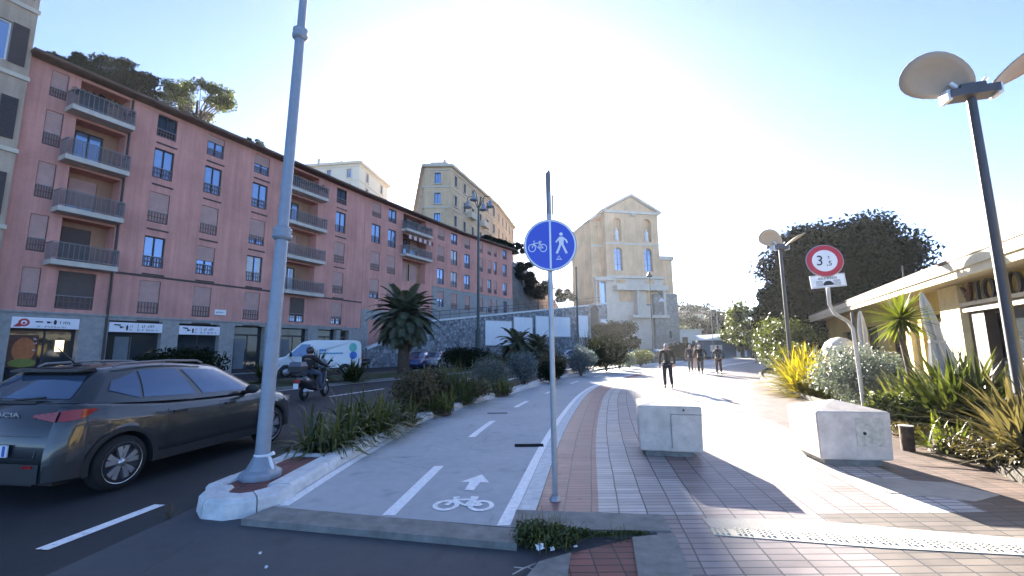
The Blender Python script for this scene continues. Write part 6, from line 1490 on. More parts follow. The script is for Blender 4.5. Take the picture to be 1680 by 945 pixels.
# concrete blocks
def block_mb(w, d, h, peak, ti=0.05):
    mb = MB(); vs = []
    for z, k in ((0.08, 1 - ti), (0.1, 1 - ti * 0.6), (h - 0.02, 1.0), (h, 0.985)):
        for x, y in ((-1, -1), (1, -1), (1, 1), (-1, 1)): vs.append((x * w / 2 * k, y * d / 2 * k, z))
    vs.append((0, 0, h + peak)); fs = [(3, 2, 1, 0)]
    for i in range(3):
        for k in range(4): fs.append((4 * i + k, 4 * i + (k + 1) % 4, 4 * i + 4 + (k + 1) % 4, 4 * i + 4 + k))
    fs += [(12 + k, 12 + (k + 1) % 4, 16) for k in range(4)]
    mb.add(vs, fs); return mb
def conc_block(label, loc, rz, w, d, h, peak, panel):
    t = thing('concrete_block', label, 'concrete block', loc, rz, 'concrete barrier blocks on the promenade')
    b = block_mb(w, d, h, peak).build('block', M['concrete'], t)
    bm = bmesh.new(); bm.from_mesh(b.data); bmesh.ops.bevel(bm, geom=[e for e in bm.edges if e.calc_face_angle(0) > 0.5], offset=0.012, segments=2, affect='EDGES'); bm.to_mesh(b.data); bm.free()
    mb = MB(); mb.bx(-w * 0.4, w * 0.36, -d * 0.4, d * 0.4, 0, 0.085); mb.build('plinth', M['kerbdark'], t)
    return t
bA = conc_block('concrete block alone in the middle of the promenade, grooved panel on its face', (2.42, 7.02, 0.003), R(-14), 0.90, 0.90, 0.73, 0.10, 0)
mb = MB(); y = -0.453
mb.bx(0.015, 0.022, y - 0.004, y + 0.02, 0.14, 0.62); mb.bx(0.015, 0.455, y - 0.004, y + 0.02, 0.612, 0.62); mb.build('panel_groove', M['kerbdark'], bA)
mb = MB(); mb.lathe([(0.0, 0), (0.014, 0), (0.014, 0.012)], (0.2, y - 0.008, 0.68), 10, 0, 'Y'); mb.build('bolt_hole', M['black'], bA)
bB = conc_block('concrete block beside the planted bed with a lighter square patch', (4.65, 6.43, 0.003), R(-8), 0.92, 0.82, 0.71, 0.12, 1)
mb = MB(); mb.bx(0.02, 0.36, -0.413, -0.37, 0.26, 0.63); pt = mb.build('patch_panel', mat('pale_mortar_patch', (0.50, 0.46, 0.38), 0.8, var=0.3, scale=12, bump=0.3), bB)
mb = MB(); mb.lathe([(0.0, 0), (0.022, 0), (0.022, 0.012)], (0.12, -0.417, 0.43), 12, 0, 'Y'); mb.build('bolt_hole', M['black'], pt)

# lamps with leaf shaped reflectors
def leaf_lamp(label, x, y, H, rz, s=1.0, lean=0.0):
    t = thing('leaf_lamp', label, 'street lamp', (x, y, 0.06), rz, 'lamps with leaf shaped reflectors along the promenade'); lx = lean * H
    mb = MB(); mb.tube([(0, 0, -0.1), (lx * 0.5, 0, H * 0.5), (lx, 0, H - 0.1)], [0.072 * s, 0.064 * s, 0.056 * s], 14); mb.build('pole', M['lampdark'], t)
    mb = MB(); mb.box((lx, 0, H - 0.02), (0.58 * s, 0.26 * s, 0.12 * s)); mb.box((lx, 0, H + 0.07), (0.3 * s, 0.2 * s, 0.08 * s)); mb.build('head_box', M['lampdark'], t)
    for sd in (-1, 1):
        q = MB(); q.box((lx + sd * 0.3 * s, 0, H - 0.03), (0.06 * s, 0.2 * s, 0.16 * s)); q.build('floodlight', M['signwhite'], t)
        q = MB(); n = 24; c = Vector((lx + sd * (0.36 if sd < 0 else 0.60) * s, 0, H + 0.34 * s)); vs = []
        for yy, off in ((-1, -0.02), (1, 0.02)):
            for r, k in [(r, k) for r in (0.02, 0.4, 0.75, 1.0) for k in range(n)]:
                a = 2 * math.pi * k / n; xx = math.cos(a) * r; zz = math.sin(a) * r
                u = xx * 0.47 * s; v = zz * 0.33 * s * (1.0 - 0.25 * xx * sd * -1)
                pt = Vector((u, v, (u * u + v * v) * -0.35 + off * 0.5)); vs.append(pt)
        vs = [Matrix.Translation(c) @ (Matrix.Rotation(R(-30) * sd, 4, 'Y') @ (Matrix.Rotation(R(-42) if sd < 0 else R(-16), 4, 'X') @ p)) for p in vs]
        N4 = 4 * n; rg = [(r * n + k, r * n + (k + 1) % n, (r + 1) * n + (k + 1) % n, (r + 1) * n + k) for r in range(3) for k in range(n)]; q.add(vs, rg + [tuple(i + N4 for i in f[::-1]) for f in rg] + [(3 * n + k, 3 * n + (k + 1) % n, N4 + 3 * n + (k + 1) % n, N4 + 3 * n + k) for k in range(n)] + [tuple(range(n))[::-1], tuple(range(N4, N4 + n))], 0, True); q.build('reflector', M['reflector'], t)
        q = MB(); q.tube([(lx + sd * 0.1 * s, 0, H + 0.05), (lx + sd * 0.22 * s, 0, H + 0.2 * s)], 0.03 * s, 8); q.build('bracket', M['signwhite'], t)
    return t
M['reflector'] = mat('beige_reflector', (0.42, 0.36, 0.29), 0.6, var=0.08)
HL = 5.4
leaf_lamp('nearest lamp with leaf shaped reflectors, in front of the restaurant', 7.0, 6.1, HL - 0.06, R(-18), 1.0, 0.0)
leaf_lamp('smaller looking leaf reflector lamp beside the big dark tree', 10.36, 16.3, HL - 0.06, R(8), 1.0)

# lamp posts of the road: a cluster post in the median and lantern posts by the bike lane
t = thing('lamp_post', 'tall post with a cluster of bell shaped lamps rising from the median', 'lamp post', (-2.84, 36, 0.0)); H = 14.6
mb = MB(); mb.tube([(0, 0, 0), (0, 0, 3.2), (0, 0, 3.3), (0, 0, H - 0.7)], [0.26, 0.24, 0.13, 0.08], 12); mb.build('pole', M['lampgreen'], t)
for k, (x, y, z) in enumerate(((-0.95, 0.1, -0.35), (-0.35, -0.5, 0.1), (0.45, -0.4, -0.75), (1.0, 0.3, -0.25))):
    mb = MB(); mb.tube([(0, 0, H - 1.1), (x * 0.5, y * 0.5, H + 0.25 + z * 0.3), (x, y, H + 0.45 + z), (x, y, H + z)], 0.035, 6); a = mb.build('arm', M['lampgreen'], t)
    mb = MB(); mb.lathe([(0.05, 0.15), (0.14, 0.0), (0.17, -0.3), (0.36, -0.42), (0.36, -0.5), (0.0, -0.48)], (x, y, H + z), 14); mb.build('bell_lamp', M['lampgrey'], a)
t = thing('lamp_post', 'green lantern post beyond the shrubs right of the church terrace', 'lamp post', (13.55, 42, 0.0))
mb = MB(); mb.tube([(0, 0, 0), (0, 0, 1.0), (0, 0, 1.1), (0, 0, 8.6)], [0.14, 0.12, 0.08, 0.05], 10); mb.tube([(0, 0, 7.0), (0.5, -0.1, 7.15), (1.0, -0.2, 6.7), (1.0, -0.2, 6.3)], 0.035, 6); mb.build('pole', M['lampgreen'], t)
mb = MB(); mb.lathe([(0.05, 0.5), (0.12, 0.35), (0.3, 0.05), (0.3, 0), (0.0, 0.02)], (0, 0, 8.5), 12); mb.build('lantern', M['lampgreen'], t); mb = MB(); mb.lathe([(0.05, 0.3), (0.1, 0.15), (0.34, -0.05), (0.34, -0.1), (0, -0.08)], (1.0, -0.2, 6.1), 12); mb.build('lantern', M['signwhite'], t)
t = thing('lamp_post', 'slim grey green post among the shrubs left of the spiky bush', 'lamp post', (4.84, 32, 0.0))
mb = MB(); mb.tube([(0, 0, 0), (0, 0, 0.9), (0, 0, 1.0), (0, 0, 7.6)], [0.13, 0.12, 0.075, 0.055], 10); mb.build('pole', M['lampgreen'], t); mb = MB(); mb.lathe([(0.06, -0.05), (0.09, 0.02), (0.03, 0.12), (0, 0.2)], (0, 0, 7.55), 10); mb.build('finial', M['lampgreen'], t)
# dark stub beside the second block
t = thing('stub_post', 'short dark post at the bed edge behind the right concrete block', 'post', (6.05, 6.9, 0.0)); mb = MB(); mb.tube([(0, 0, 0), (0.01, 0, 0.36)], [0.085, 0.09], 12); mb.build('post', M['trunk'], t); mb = MB(); mb.tube([(0.01, 0, 0.36), (0.01, 0, 0.375)], 0.095, 12); mb.build('cap', M['kerbdark'], t)
# far bollard
p = gnd(1270, 596); t = thing('bollard', 'tiny dark bollard far out on the promenade', 'bollard', (24.5, 44, 0)); mb = MB(); mb.lathe([(0.1, 0), (0.08, 0.1), (0.07, 0.8), (0.0, 0.88)], n=10); mb.build('post', M['lampdark'], t); mb = MB(); mb.lathe([(0.085, 0.7), (0.095, 0.73), (0.085, 0.76)], n=10); mb.build('ring', M['galv'], t)

# closed parasols of the restaurant
def parasol(label, x, y, H, lean, r=0.34):
    t = thing('closed_parasol', label, 'parasol', (x, y, 0.05), 0, 'closed parasols of the restaurant'); lean = Vector(lean)
    mb = MB(); mb.tube([(0, 0, 0), lean * 0.5 + Vector((0, 0, H * 0.5)), lean + Vector((0, 0, H))], 0.025, 8); mb.build('pole', M['galv'], t)
    mb = MB(); n = 14; prof = [(0.03, 1.0), (r * 0.35, 0.9), (r * 0.5, 0.74), (r * 0.45, 0.62), (r * 0.85, 0.42), (r * 1.1, 0.24), (r * 1.0, 0.2)]; vs = []
    for rr, z in prof:
        for k in range(n):
            a = 2 * math.pi * k / n; q = rr * (1 + 0.5 * (1 if k % 2 else -1) * (1 - z * 0.6)); c = lean * z
            vs.append((c.x + q * math.cos(a), c.y + q * math.sin(a), H * z))
    mb.add(vs, [(i * n + k, (i + 1) * n + k, (i + 1) * n + (k + 1) % n, i * n + (k + 1) % n) for i in range(len(prof) - 1) for k in range(n)], 0, False); mb.build('canopy', M['fabric'], t)
    mb = MB(); mb.lathe([(r * 0.66, 0), (r * 0.68, 0.03), (r * 0.66, 0.06)], (lean.x * 0.58, lean.y * 0.58, H * 0.58), 16); mb.build('tie', M['fabric'], t)
parasol('larger closed parasol leaning left in front of the yellow pilaster', 9.75, 9.7, 2.75, (-0.3, 0.2, 0), 0.22)
parasol('slim upright closed parasol nearer the far corner of the restaurant', 12.1, 15.0, 2.75, (0, 0, 0), 0.22)
t = thing('covered_stack', 'white tarpaulin over stacked furniture under the far eaves', 'tarpaulin', (13.2, 17.6, 0.05), R(63)); mb = MB(); mb.ball((0, 0, 1.3), (0.8, 0.6, 0.6), 14); mb.build('tarpaulin', M['fabric'], t); mb = MB(); mb.bx(-0.7, 0.7, -0.4, 0.4, 0, 0.9); mb.build('stack', M['blackplastic'], t)

# ================================================================ PLANTS
def blades(n, length, width, spread=1.0, arch=1.0, seed=0, rbase=0.12, up=0.5, segs=5, stiff=False, z0=0.0):
    """a tuft of strap leaves: each blade bows over from the base"""
    rng = random.Random(seed); mb = MB()
    for k in range(n):
        a = rng.uniform(0, 2 * math.pi); el = max(0.12, rng.gauss(up, 0.28)) * math.pi / 2; L = length * rng.uniform(0.6, 1.15); w = width * rng.uniform(0.7, 1.2)
        rb = rbase * math.sqrt(rng.random()); b = rng.uniform(0, 2 * math.pi); p = Vector((rb * math.cos(b), rb * math.sin(b), z0)); d = Vector((math.cos(a) * math.cos(el), math.sin(a) * math.cos(el), math.sin(el))); d.x *= spread; d.y *= spread
        sd = Vector((-math.sin(a), math.cos(a), rng.uniform(-0.3, 0.3))); vs = []; bend = arch * rng.uniform(0.6, 1.4)
        for i in range(segs + 1):
            t = i / segs; ww = w * (0.6 + 0.4 * min(1, t * 4)) * (1 - t ** 3) + 0.002
            vs += [p + sd * ww / 2, p - sd * ww / 2]; d = (d + Vector((0, 0, -bend * 0.16 * (0.5 + t)))).normalized(); p = p + d * (L / segs)
            if p.z < 0.01: p.z = 0.01
        mb.add(vs, [(2 * i, 2 * i + 1, 2 * i + 3, 2 * i + 2) for i in range(segs)], 0, True)
    return mb
def strap_plant(name, label, cat, loc, n, L, w, m, seed, group=None, **kw):
    t = thing(name, label, cat, loc, 0, group)
    blades(n, L, w, seed=seed, **kw).build('leaves', m, t)
    mb = MB(); mb.lathe([(kw.get('rbase', 0.12) * 0.9, -0.06), (kw.get('rbase', 0.12) * 0.6, 0.12), (0, 0.16)], n=8); mb.build('crown_base', M['trunk'], t)
    return t
def shrub(name, label, loc, r, n, size, m, seed, group=None, lumps=6, cat='shrub', shell=0.55, m2=None):
    rng = random.Random(seed); t = thing(name, label, cat, loc, 0, group); ls = []
    for k in range(lumps):
        a = 2 * math.pi * k / lumps + rng.uniform(-0.4, 0.4); q = rng.uniform(0.25, 0.55)
        ls.append(((math.cos(a) * r[0] * q, math.sin(a) * r[1] * q, r[2] * rng.uniform(0.55, 1.15)), (r[0] * rng.uniform(0.4, 0.62), r[1] * rng.uniform(0.4, 0.62), r[2] * rng.uniform(0.45, 0.75))))
    ls.append(((0, 0, r[2] * 0.85), (r[0] * 0.75, r[1] * 0.75, r[2] * 0.85)))
    mb = leaf_cloud(ls, n, size, seed, shell); 
    for i, v in enumerate(mb.v):
        if v[2] < 0.02: mb.v[i] = (v[0], v[1], 0.02 + 0.03 * (i % 4))
    mb.build('foliage', m, t)
    mb = MB()
    for k in range(7):
        a = rng.uniform(0, 6.28); mb.tube([(0.05 * math.cos(a), 0.05 * math.sin(a), -0.05), (r[0] * 0.25 * math.cos(a), r[1] * 0.25 * math.sin(a), r[2] * 0.6), (r[0] * 0.5 * math.cos(a), r[1] * 0.5 * math.sin(a), r[2] * 1.15)], [0.03, 0.02, 0.008], 5)
    mb.build('stems', M['trunk'], t)
    return t
# --- island planting, near to far
def isl(y, k=0.5): return Ix(y) + 0.2 + (Lx(y) - 0.4 - Ix(y) - 0.2) * k
G1 = 'plants in the island strip'
strap_plant('agapanthus', 'nearest low clump of strap leaves right behind the brick end of the island', 'plant', (-2.9, 7.0, 0.085), 340, 0.74, 0.042, M['blade_green'], 1, G1, rbase=0.36, up=0.5, arch=2.8)
strap_plant('agapanthus', 'second strap leaved clump of the island, fuller and darker', 'plant', (-2.72, 8.2, 0.085), 430, 0.86, 0.042, M['blade_green'], 2, G1, rbase=0.5, up=0.55, arch=2.7)
strap_plant('agapanthus', 'small strap leaved clump on the kerb side before the brown shrub', 'plant', (-2.45, 9.3, 0.085), 300, 0.64, 0.036, M['blade_green'], 3, G1, rbase=0.45, up=0.52, arch=2.6)
shrub('brown_shrub', 'dull brown green shrub in the island before the feathery one', (-2.35, 10.7, 0.085), (0.75, 0.9, 0.62), 3800, 0.055, M['leaf_brown'], 4, G1)
strap_plant('agapanthus', 'strap leaved clump below the brown shrub at the kerb', 'plant', (-1.85, 10.9, 0.085), 280, 0.6, 0.03, M['blade_green'], 5, G1, rbase=0.4, up=0.6, arch=1.4)
strap_plant('feathery_shrub', 'tallest pale feathery shrub with upright thin stems in the island', 'shrub', (-1.75, 12.9, 0.085), 700, 1.15, 0.02, M['leaf_olive'], 6, G1, rbase=0.65, up=0.62, arch=1.4)
shrub('brown_shrub', 'low reddish brown shrub at the kerb after the feathery shrub', (-1.1, 13.8, 0.085), (0.55, 0.7, 0.36), 2000, 0.05, M['leaf_brown'], 7, G1)
shrub('feathery_shrub', 'olive underplanting left of the tallest feathery shrub', (-2.35, 12.6, 0.085), (0.7, 0.9, 0.62), 3000, 0.06, M['leaf_brown'], 71, G1)
strap_plant('agapanthus', 'yellowish strap leaved clump at the kerb before the blue grey shrubs', 'plant', (-0.55, 15.2, 0.085), 300, 0.62, 0.03, M['blade_green'], 8, G1, rbase=0.5, up=0.6, arch=1.3)
shrub('grey_shrub', 'mauve grey shrub left of the pale blue one', (-0.75, 17.0, 0.085), (0.85, 0.95, 0.78), 4200, 0.055, M['leaf_sage'], 9, G1)
shrub('grey_shrub', 'pale blue grey shrub touching the pole of the cycle sign on its left', (0.45, 18.4, 0.085), (0.75, 0.9, 0.86), 4200, 0.055, M['leaf_blue'], 10, G1)
shrub('dark_shrub', 'dark green low shrub directly behind the cycle sign pole', (1.75, 20.6, 0.085), (0.85, 1.0, 0.55), 3000, 0.06, M['leaf_dark'], 11, G1)
shrub('brown_shrub', 'brownish hedge shrub behind the low dark one', (2.2, 24.2, 0.085), (1.0, 1.2, 0.85), 3000, 0.075, M['leaf_brown'], 12, G1)
shrub('dry_shrub', 'small pale dry plant at the kerb left of the round grey shrub', (2.35, 22.7, 0.085), (0.4, 0.45, 0.35), 700, 0.06, M['leaf_sage'], 13, G1)
shrub('grey_shrub', 'rounded grey green shrub right of the cycle sign', (3.95, 25.4, 0.085), (0.95, 1.0, 0.98), 5000, 0.06, M['leaf_blue'], 14, G1, shell=0.75)
t = shrub('spiky_shrub', 'large dark shrub with upright spiky shoots before the billboards', (6.3, 29.6, 0.085), (1.9, 1.9, 1.15), 6500, 0.09, M['leaf_dark'], 15, G1)
q = blades(260, 1.6, 0.05, seed=16, rbase=1.4, up=0.9, arch=0.15); q.xform(Matrix.Translation((0, 0, 1.0))); q.build('shoots', M['leaf_dark'], t)
shrub('dark_shrub', 'narrow dark conifer like shrub right of the spiky one', (7.9, 32.5, 0.085), (0.7, 0.8, 1.1), 2600, 0.07, M['leaf_dark'], 17, G1)
shrub('grey_shrub', 'far small grey shrub after the dark narrow one', (9.1, 34.2, 0.085), (0.7, 0.8, 0.7), 1800, 0.07, M['leaf_sage'], 18, G1)
shrub('dark_shrub', 'farthest low green shrub where the island strip ends', (10.8, 37.0, 0.085), (1.2, 1.2, 0.85), 2600, 0.08, M['leaf_olive'], 19, G1)
# --- median
G2 = 'bushes on the median'
shrub('dark_bush', 'broad dark bush on the median behind the car bonnet', (-14.4, 18.6, 0.03), (2.2, 1.4, 1.05), 7000, 0.1, M['leaf_dark'], 20, G2)
strap_plant('cycad', 'dark spreading cycad in front of the white van', 'plant', (-9.85, 21.8, 0.03), 190, 1.75, 0.11, M['blade_dark'], 21, G2, rbase=0.3, up=0.5, arch=0.9)
strap_plant('cycad', 'small dark cycad at the van front, left of the larger one', 'plant', (-12.3, 21.9, 0.03), 120, 1.2, 0.1, M['blade_dark'], 22, G2, rbase=0.25, up=0.5, arch=0.9)
strap_plant('cycad', 'rounded dark cycad below the rear of the van', 'plant', (-8.2, 22.4, 0.03), 150, 1.25, 0.1, M['blade_dark'], 221, G2, rbase=0.3, up=0.55, arch=0.9)
shrub('dark_bush', 'rounded dark bush below the cluster lamp post', (-3.7, 32.5, 0.03), (2.3, 1.5, 1.05), 5500, 0.1, M['leaf_dark'], 23, G2)
shrub('dark_bush', 'low olive bush on the median behind the mauve shrub', (-1.6, 36.5, 0.03), (1.6, 1.2, 0.8), 3000, 0.1, M['leaf_olive'], 24, G2)
# --- palms
def frond_crown(n, L, droop, seed, dry=0, ll=0.42):
    rng = random.Random(seed); mb = MB()
    for k in range(n):
        a = 2 * math.pi * (k * 0.618) + rng.uniform(-0.2, 0.2); el = R(72) - R(118) * (k / n) * droop + rng.uniform(-0.12, 0.12); Lk = L * rng.uniform(0.85, 1.1)
        p = Vector((0, 0, 0)); d = Vector((math.cos(a) * math.cos(el), math.sin(a) * math.cos(el), math.sin(el))); N = 16
        for i in range(N):
            t = i / N; q = p + d * (Lk / N); sd = d.cross(Vector((0, 0, 1))).normalized(); upv = sd.cross(d)
            mb.add([p + sd * 0.015, p - sd * 0.015, q - sd * 0.012, q + sd * 0.012], [(0, 1, 2, 3)])
            if t > 0.14:
                for s in (-1, 1):
                    for h in (0.0, 0.33, 0.66):
                        b = p.lerp(q, h); l = ll * (0.5 + math.sin(math.pi * min(1, t * 1.05)) * 0.6) * rng.uniform(0.85, 1.15); tip = b + (sd * s * 0.8 + d * 0.6 + Vector((0, 0, -0.25)) + upv * 0.15).normalized() * l
                        mid = b.lerp(tip, 0.5) + upv * 0.02; w = d * 0.026
                        mb.add([b - w, b + w, mid + w * 1.3, tip, mid - w * 1.3], [(0, 1, 2, 3, 4)])
            d = (d + Vector((0, 0, -0.055 * (1 + t)))).normalized(); p = q
    return mb
def palm(label, loc, H, r, L, n, seed, lean=(0, 0), droop=1.0, ndry=14):
    t = thing('palm_tree', label, 'palm tree', loc, 0, 'palms on the median'); top = Vector((lean[0], lean[1], H))
    mb = MB(); N = 14; pts = []; rs = []
    for i in range(N + 1): k = i / N; pts.append(Vector((lean[0] * k * k, lean[1] * k * k, H * k - 0.05))); rs.append(r * (1.15 - 0.25 * k + (0.04 if i % 2 else -0.02)))
    mb.tube(pts, rs, 14); mb.build('trunk', M['palmtrunk'], t)
    frond_crown(n, L, droop, seed, ll=L * 0.2).xform(Matrix.Translation(top)).build('fronds', M['palm_leaf'], t)
    if ndry:
        q = MB(); rng = random.Random(seed); c = frond_crown(ndry * 3, L * 0.8, 1.15, seed + 5, ll=L * 0.17); c.xform(Matrix.Translation(top - Vector((0, 0, L * 0.12))) @ Matrix.Diagonal((0.85, 0.85, 1.0, 1))); 
        z = top.z - L * 0.02; keep = MB(); keep.v = c.v
        for f in c.f:
            if c.v[f[0]][2] < z: keep.f.append(f); keep.m.append(0); keep.sm.append(False)
        keep.build('hanging_fronds', M['palm_dry'], t)
    return t
p = dep(662, 606, 29.0)
palm('tallest palm with a thick trunk in front of the middle pink block', (p.x, 29.0, 0.02), 3.75, 0.36, 2.45, 120, 31, ndry=26)
p = dep(843, 590, 33.0); palm('small palm with a leaning trunk in front of the wide billboard', (p.x - 0.1, 33.0, 0.0), 1.9, 0.2, 1.75, 60, 32, (0.35, 0), ndry=10)
p = dep(884, 590, 34.0); palm('small straight palm just left of the cycle sign pole', (p.x, 34.0, 0.0), 1.55, 0.24, 1.6, 60, 33, (-0.05, 0), ndry=10)
# --- bed on the right, near to far
G3 = 'plants in the bed beside the promenade'
strap_plant('flax', 'bronze flax with arching pale edged blades at the right picture edge', 'plant', (6.75, 5.75, 0.05), 360, 1.2, 0.055, M['blade_bronze'], 41, G3, rbase=0.3, up=0.55, arch=1.25)
strap_plant('flax', 'dark broad leaved flax behind the right concrete block', 'plant', (7.75, 7.6, 0.05), 420, 1.5, 0.085, M['blade_dark'], 42, G3, rbase=0.45, up=0.5, arch=0.75)
strap_plant('flax', 'dark flax with stiff leaves against the lamp at the right edge', 'plant', (8.15, 6.5, 0.05), 260, 1.4, 0.07, M['blade_dark'], 421, G3, rbase=0.35, up=0.5, arch=0.9)
strap_plant('flax', 'green flax filling the gap between the silvery shrub and the cabbage palm', 'plant', (8.1, 8.8, 0.05), 300, 1.1, 0.06, M['blade_green'], 422, G3, rbase=0.45, up=0.5, arch=1.2)
shrub('dark_shrub', 'low dark leafy shrub under the broad leaved flax', (7.15, 8.1, 0.05), (0.6, 0.7, 0.42), 2600, 0.07, M['leaf_olive'], 423, G3)
strap_plant('lily_clump', 'small fresh green strap leaved clump at the bed edge between the two flaxes', 'plant', (6.5, 6.75, 0.05), 130, 0.5, 0.03, M['leaf_fresh'], 43, G3, rbase=0.25, up=0.6, arch=1.4)
shrub('low_ground_shrub', 'low dry brown edging shrub under the bronze flax', (6.35, 5.9, 0.03), (0.5, 0.8, 0.2), 1800, 0.035, M['leaf_brown'], 44, G3)
shrub('low_ground_shrub', 'low dry brown edging shrub beside the dark stub post', (6.75, 7.4, 0.03), (0.4, 0.8, 0.18), 1500, 0.035, M['leaf_brown'], 45, G3)
shrub('grey_shrub', 'big rounded silvery shrub behind the weight limit sign', (8.75, 10.9, 0.05), (1.35, 1.3, 0.93), 9500, 0.05, M['leaf_sage'], 46, G3)
strap_plant('dasylirion', 'bright yellow green spiky plant glowing in the sun beside the promenade', 'plant', (9.65, 14.2, 0.05), 620, 1.3, 0.065, M['leaf_yellow'], 47, G3, rbase=0.5, up=0.5, arch=1.1)
strap_plant('dasylirion', 'taller yellow green spiky plant at the foot of the farther leaf lamp', 'plant', (10.45, 15.7, 0.05), 560, 1.6, 0.065, M['leaf_yellow'], 48, G3, rbase=0.5, up=0.58, arch=1.0)
strap_plant('low_sedge', 'low yellowish tuft at the kerb below the spiky plants', 'plant', (9.55, 13.0, 0.05), 230, 0.6, 0.03, M['leaf_yellow'], 49, G3, rbase=0.35, up=0.6, arch=1.2)
shrub('light_bush', 'sunlit bright leaved bush where the bed meets the promenade', (12.6, 19.4, 0.05), (1.1, 1.1, 1.0), 3600, 0.09, M['leaf_olive'], 50, G3)
shrub('light_bush', 'tall loose sunlit bush left of the farther leaf lamp', (14.2, 22.5, 0.05), (1.9, 1.8, 1.75), 6500, 0.11, M['leaf_olive'], 51, G3)
shrub('dark_shrub', 'dark rounded shrub under the big dark tree', (16.3, 23.5, 0.05), (1.8, 1.6, 1.25), 4500, 0.1, M['leaf_dark'], 52, G3)
# cordyline: thin stem with a radiating head
t = thing('cordyline', 'small cabbage palm with a radiating head of narrow leaves before the restaurant', 'palm tree', (8.35, 9.25, 0.05)); mb = MB(); mb.tube([(0.05, 0, 0), (0.02, 0, 0.9), (-0.06, 0, 1.6), (-0.03, 0, 2.05)], [0.07, 0.06, 0.055, 0.07], 10); mb.build('trunk', M['palmtrunk'], t)
rng = random.Random(9); q = MB()
for k in range(190):
    z = rng.uniform(-0.75, 1); a = rng.uniform(0, 6.28); rr = math.sqrt(max(0, 1 - z * z)); d = Vector((rr * math.cos(a), rr * math.sin(a), z)); L = rng.uniform(0.55, 0.8); p = Vector((-0.03, 0, 2.1)); sd = d.cross(Vector((0.2, 0.1, 1))).normalized(); vs = []
    for i in range(5): w = 0.022 * (1 - (i / 4) ** 2) + 0.002; vs += [p + sd * w, p - sd * w]; d = (d + Vector((0, 0, -0.07))).normalized(); p = p + d * L / 4
    q.add(vs, [(2 * i, 2 * i + 1, 2 * i + 3, 2 * i + 2) for i in range(4)], 0, True)
q.build('leaves', M['leaf_fresh'], t)
# --- trees
def tree(name, label, loc, H, crown, n, size, m, seed, lumps=14, trunk=0.3, group=None, cat='tree', flat_=1.0, clear=0.35, lean=(0, 0), core=False, lr=1.0):
    rng = random.Random(seed); t = thing(name, label, cat, loc, 0, group); cx, cy, cz = crown; ls = []; cc = Vector((lean[0], lean[1], H - cz))
    for k in range(lumps):
        z = rng.uniform(-0.75, 0.85); a = 2.4 * k + rng.uniform(-0.3, 0.3); rr = math.sqrt(1 - z * z) * rng.uniform(0.5, 0.85)
        ls.append(((cc.x + cx * rr * math.cos(a), cc.y + cy * rr * math.sin(a), cc.z + cz * z * 0.75), (cx * rng.uniform(0.26, 0.42) * lr, cy * rng.uniform(0.26, 0.42) * lr, cz * rng.uniform(0.24, 0.4) * lr)))
    if core: ls.append(((cc.x, cc.y, cc.z - cz * 0.05), (cx * 0.72, cy * 0.72, cz * 0.66)))
    mb = MB(); base = H * clear; mb.tube([(0, 0, -0.4), (lean[0] * 0.3, lean[1] * 0.3, base * 0.6), (cc.x * 0.8, cc.y * 0.8, base), (cc.x, cc.y, cc.z)], [trunk, trunk * 0.8, trunk * 0.65, trunk * 0.4], 10)
    for c, r in ls:
        c = Vector(c); s = Vector((cc.x * 0.8, cc.y * 0.8, base)).lerp(cc, rng.uniform(0.0, 0.7)); md = s.lerp(c, 0.5) + Vector((rng.uniform(-1, 1), rng.uniform(-1, 1), rng.uniform(-0.3, 0.6))) * cz * 0.08
        mb.tube([s, md, c], [trunk * 0.32, trunk * 0.2, trunk * 0.06], 6)
    mb.build('trunk', M['trunk'], t)
    leaf_cloud(ls, n, size, seed, 0.35).build('crown', m, t)
    return t
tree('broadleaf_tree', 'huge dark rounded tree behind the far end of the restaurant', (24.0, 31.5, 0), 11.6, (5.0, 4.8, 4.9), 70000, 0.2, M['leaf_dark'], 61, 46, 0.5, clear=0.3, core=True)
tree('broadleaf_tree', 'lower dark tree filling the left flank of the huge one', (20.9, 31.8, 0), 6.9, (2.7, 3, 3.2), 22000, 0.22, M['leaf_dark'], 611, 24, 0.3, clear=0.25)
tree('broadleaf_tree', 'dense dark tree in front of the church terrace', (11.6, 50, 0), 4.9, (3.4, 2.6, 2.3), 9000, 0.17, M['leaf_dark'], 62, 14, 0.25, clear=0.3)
G4 = 'pines behind the pink roof'
def upine(label, u, v, Y, rx, rz_, n, seed, m='leaf_pine'):
    p = dep(u, v, Y); H = p.z - 12
    return tree('umbrella_pine', label, (p.x, Y, 12), H, (rx, rx * 0.8, rz_), n, 0.15, M[m], seed, 30, 0.22, G4, 'pine tree', clear=0.55, lr=0.72)
upine('leftmost dark pine above the pink roof, beside the beige building', 118, 84, 33, 2.4, 1.5, 13000, 63)
upine('dark broad pine above the pink roof, second from the left', 195, 100, 34, 3.6, 2.1, 24000, 64)
upine('open branched olive pine with sky showing through its crown, third from the left', 328, 128, 38, 3.6, 2.3, 9000, 65, 'leaf_olive')
upine('tiny pine top peeping over the roof right of the open branched one', 415, 226, 40, 1.3, 0.8, 900, 66)
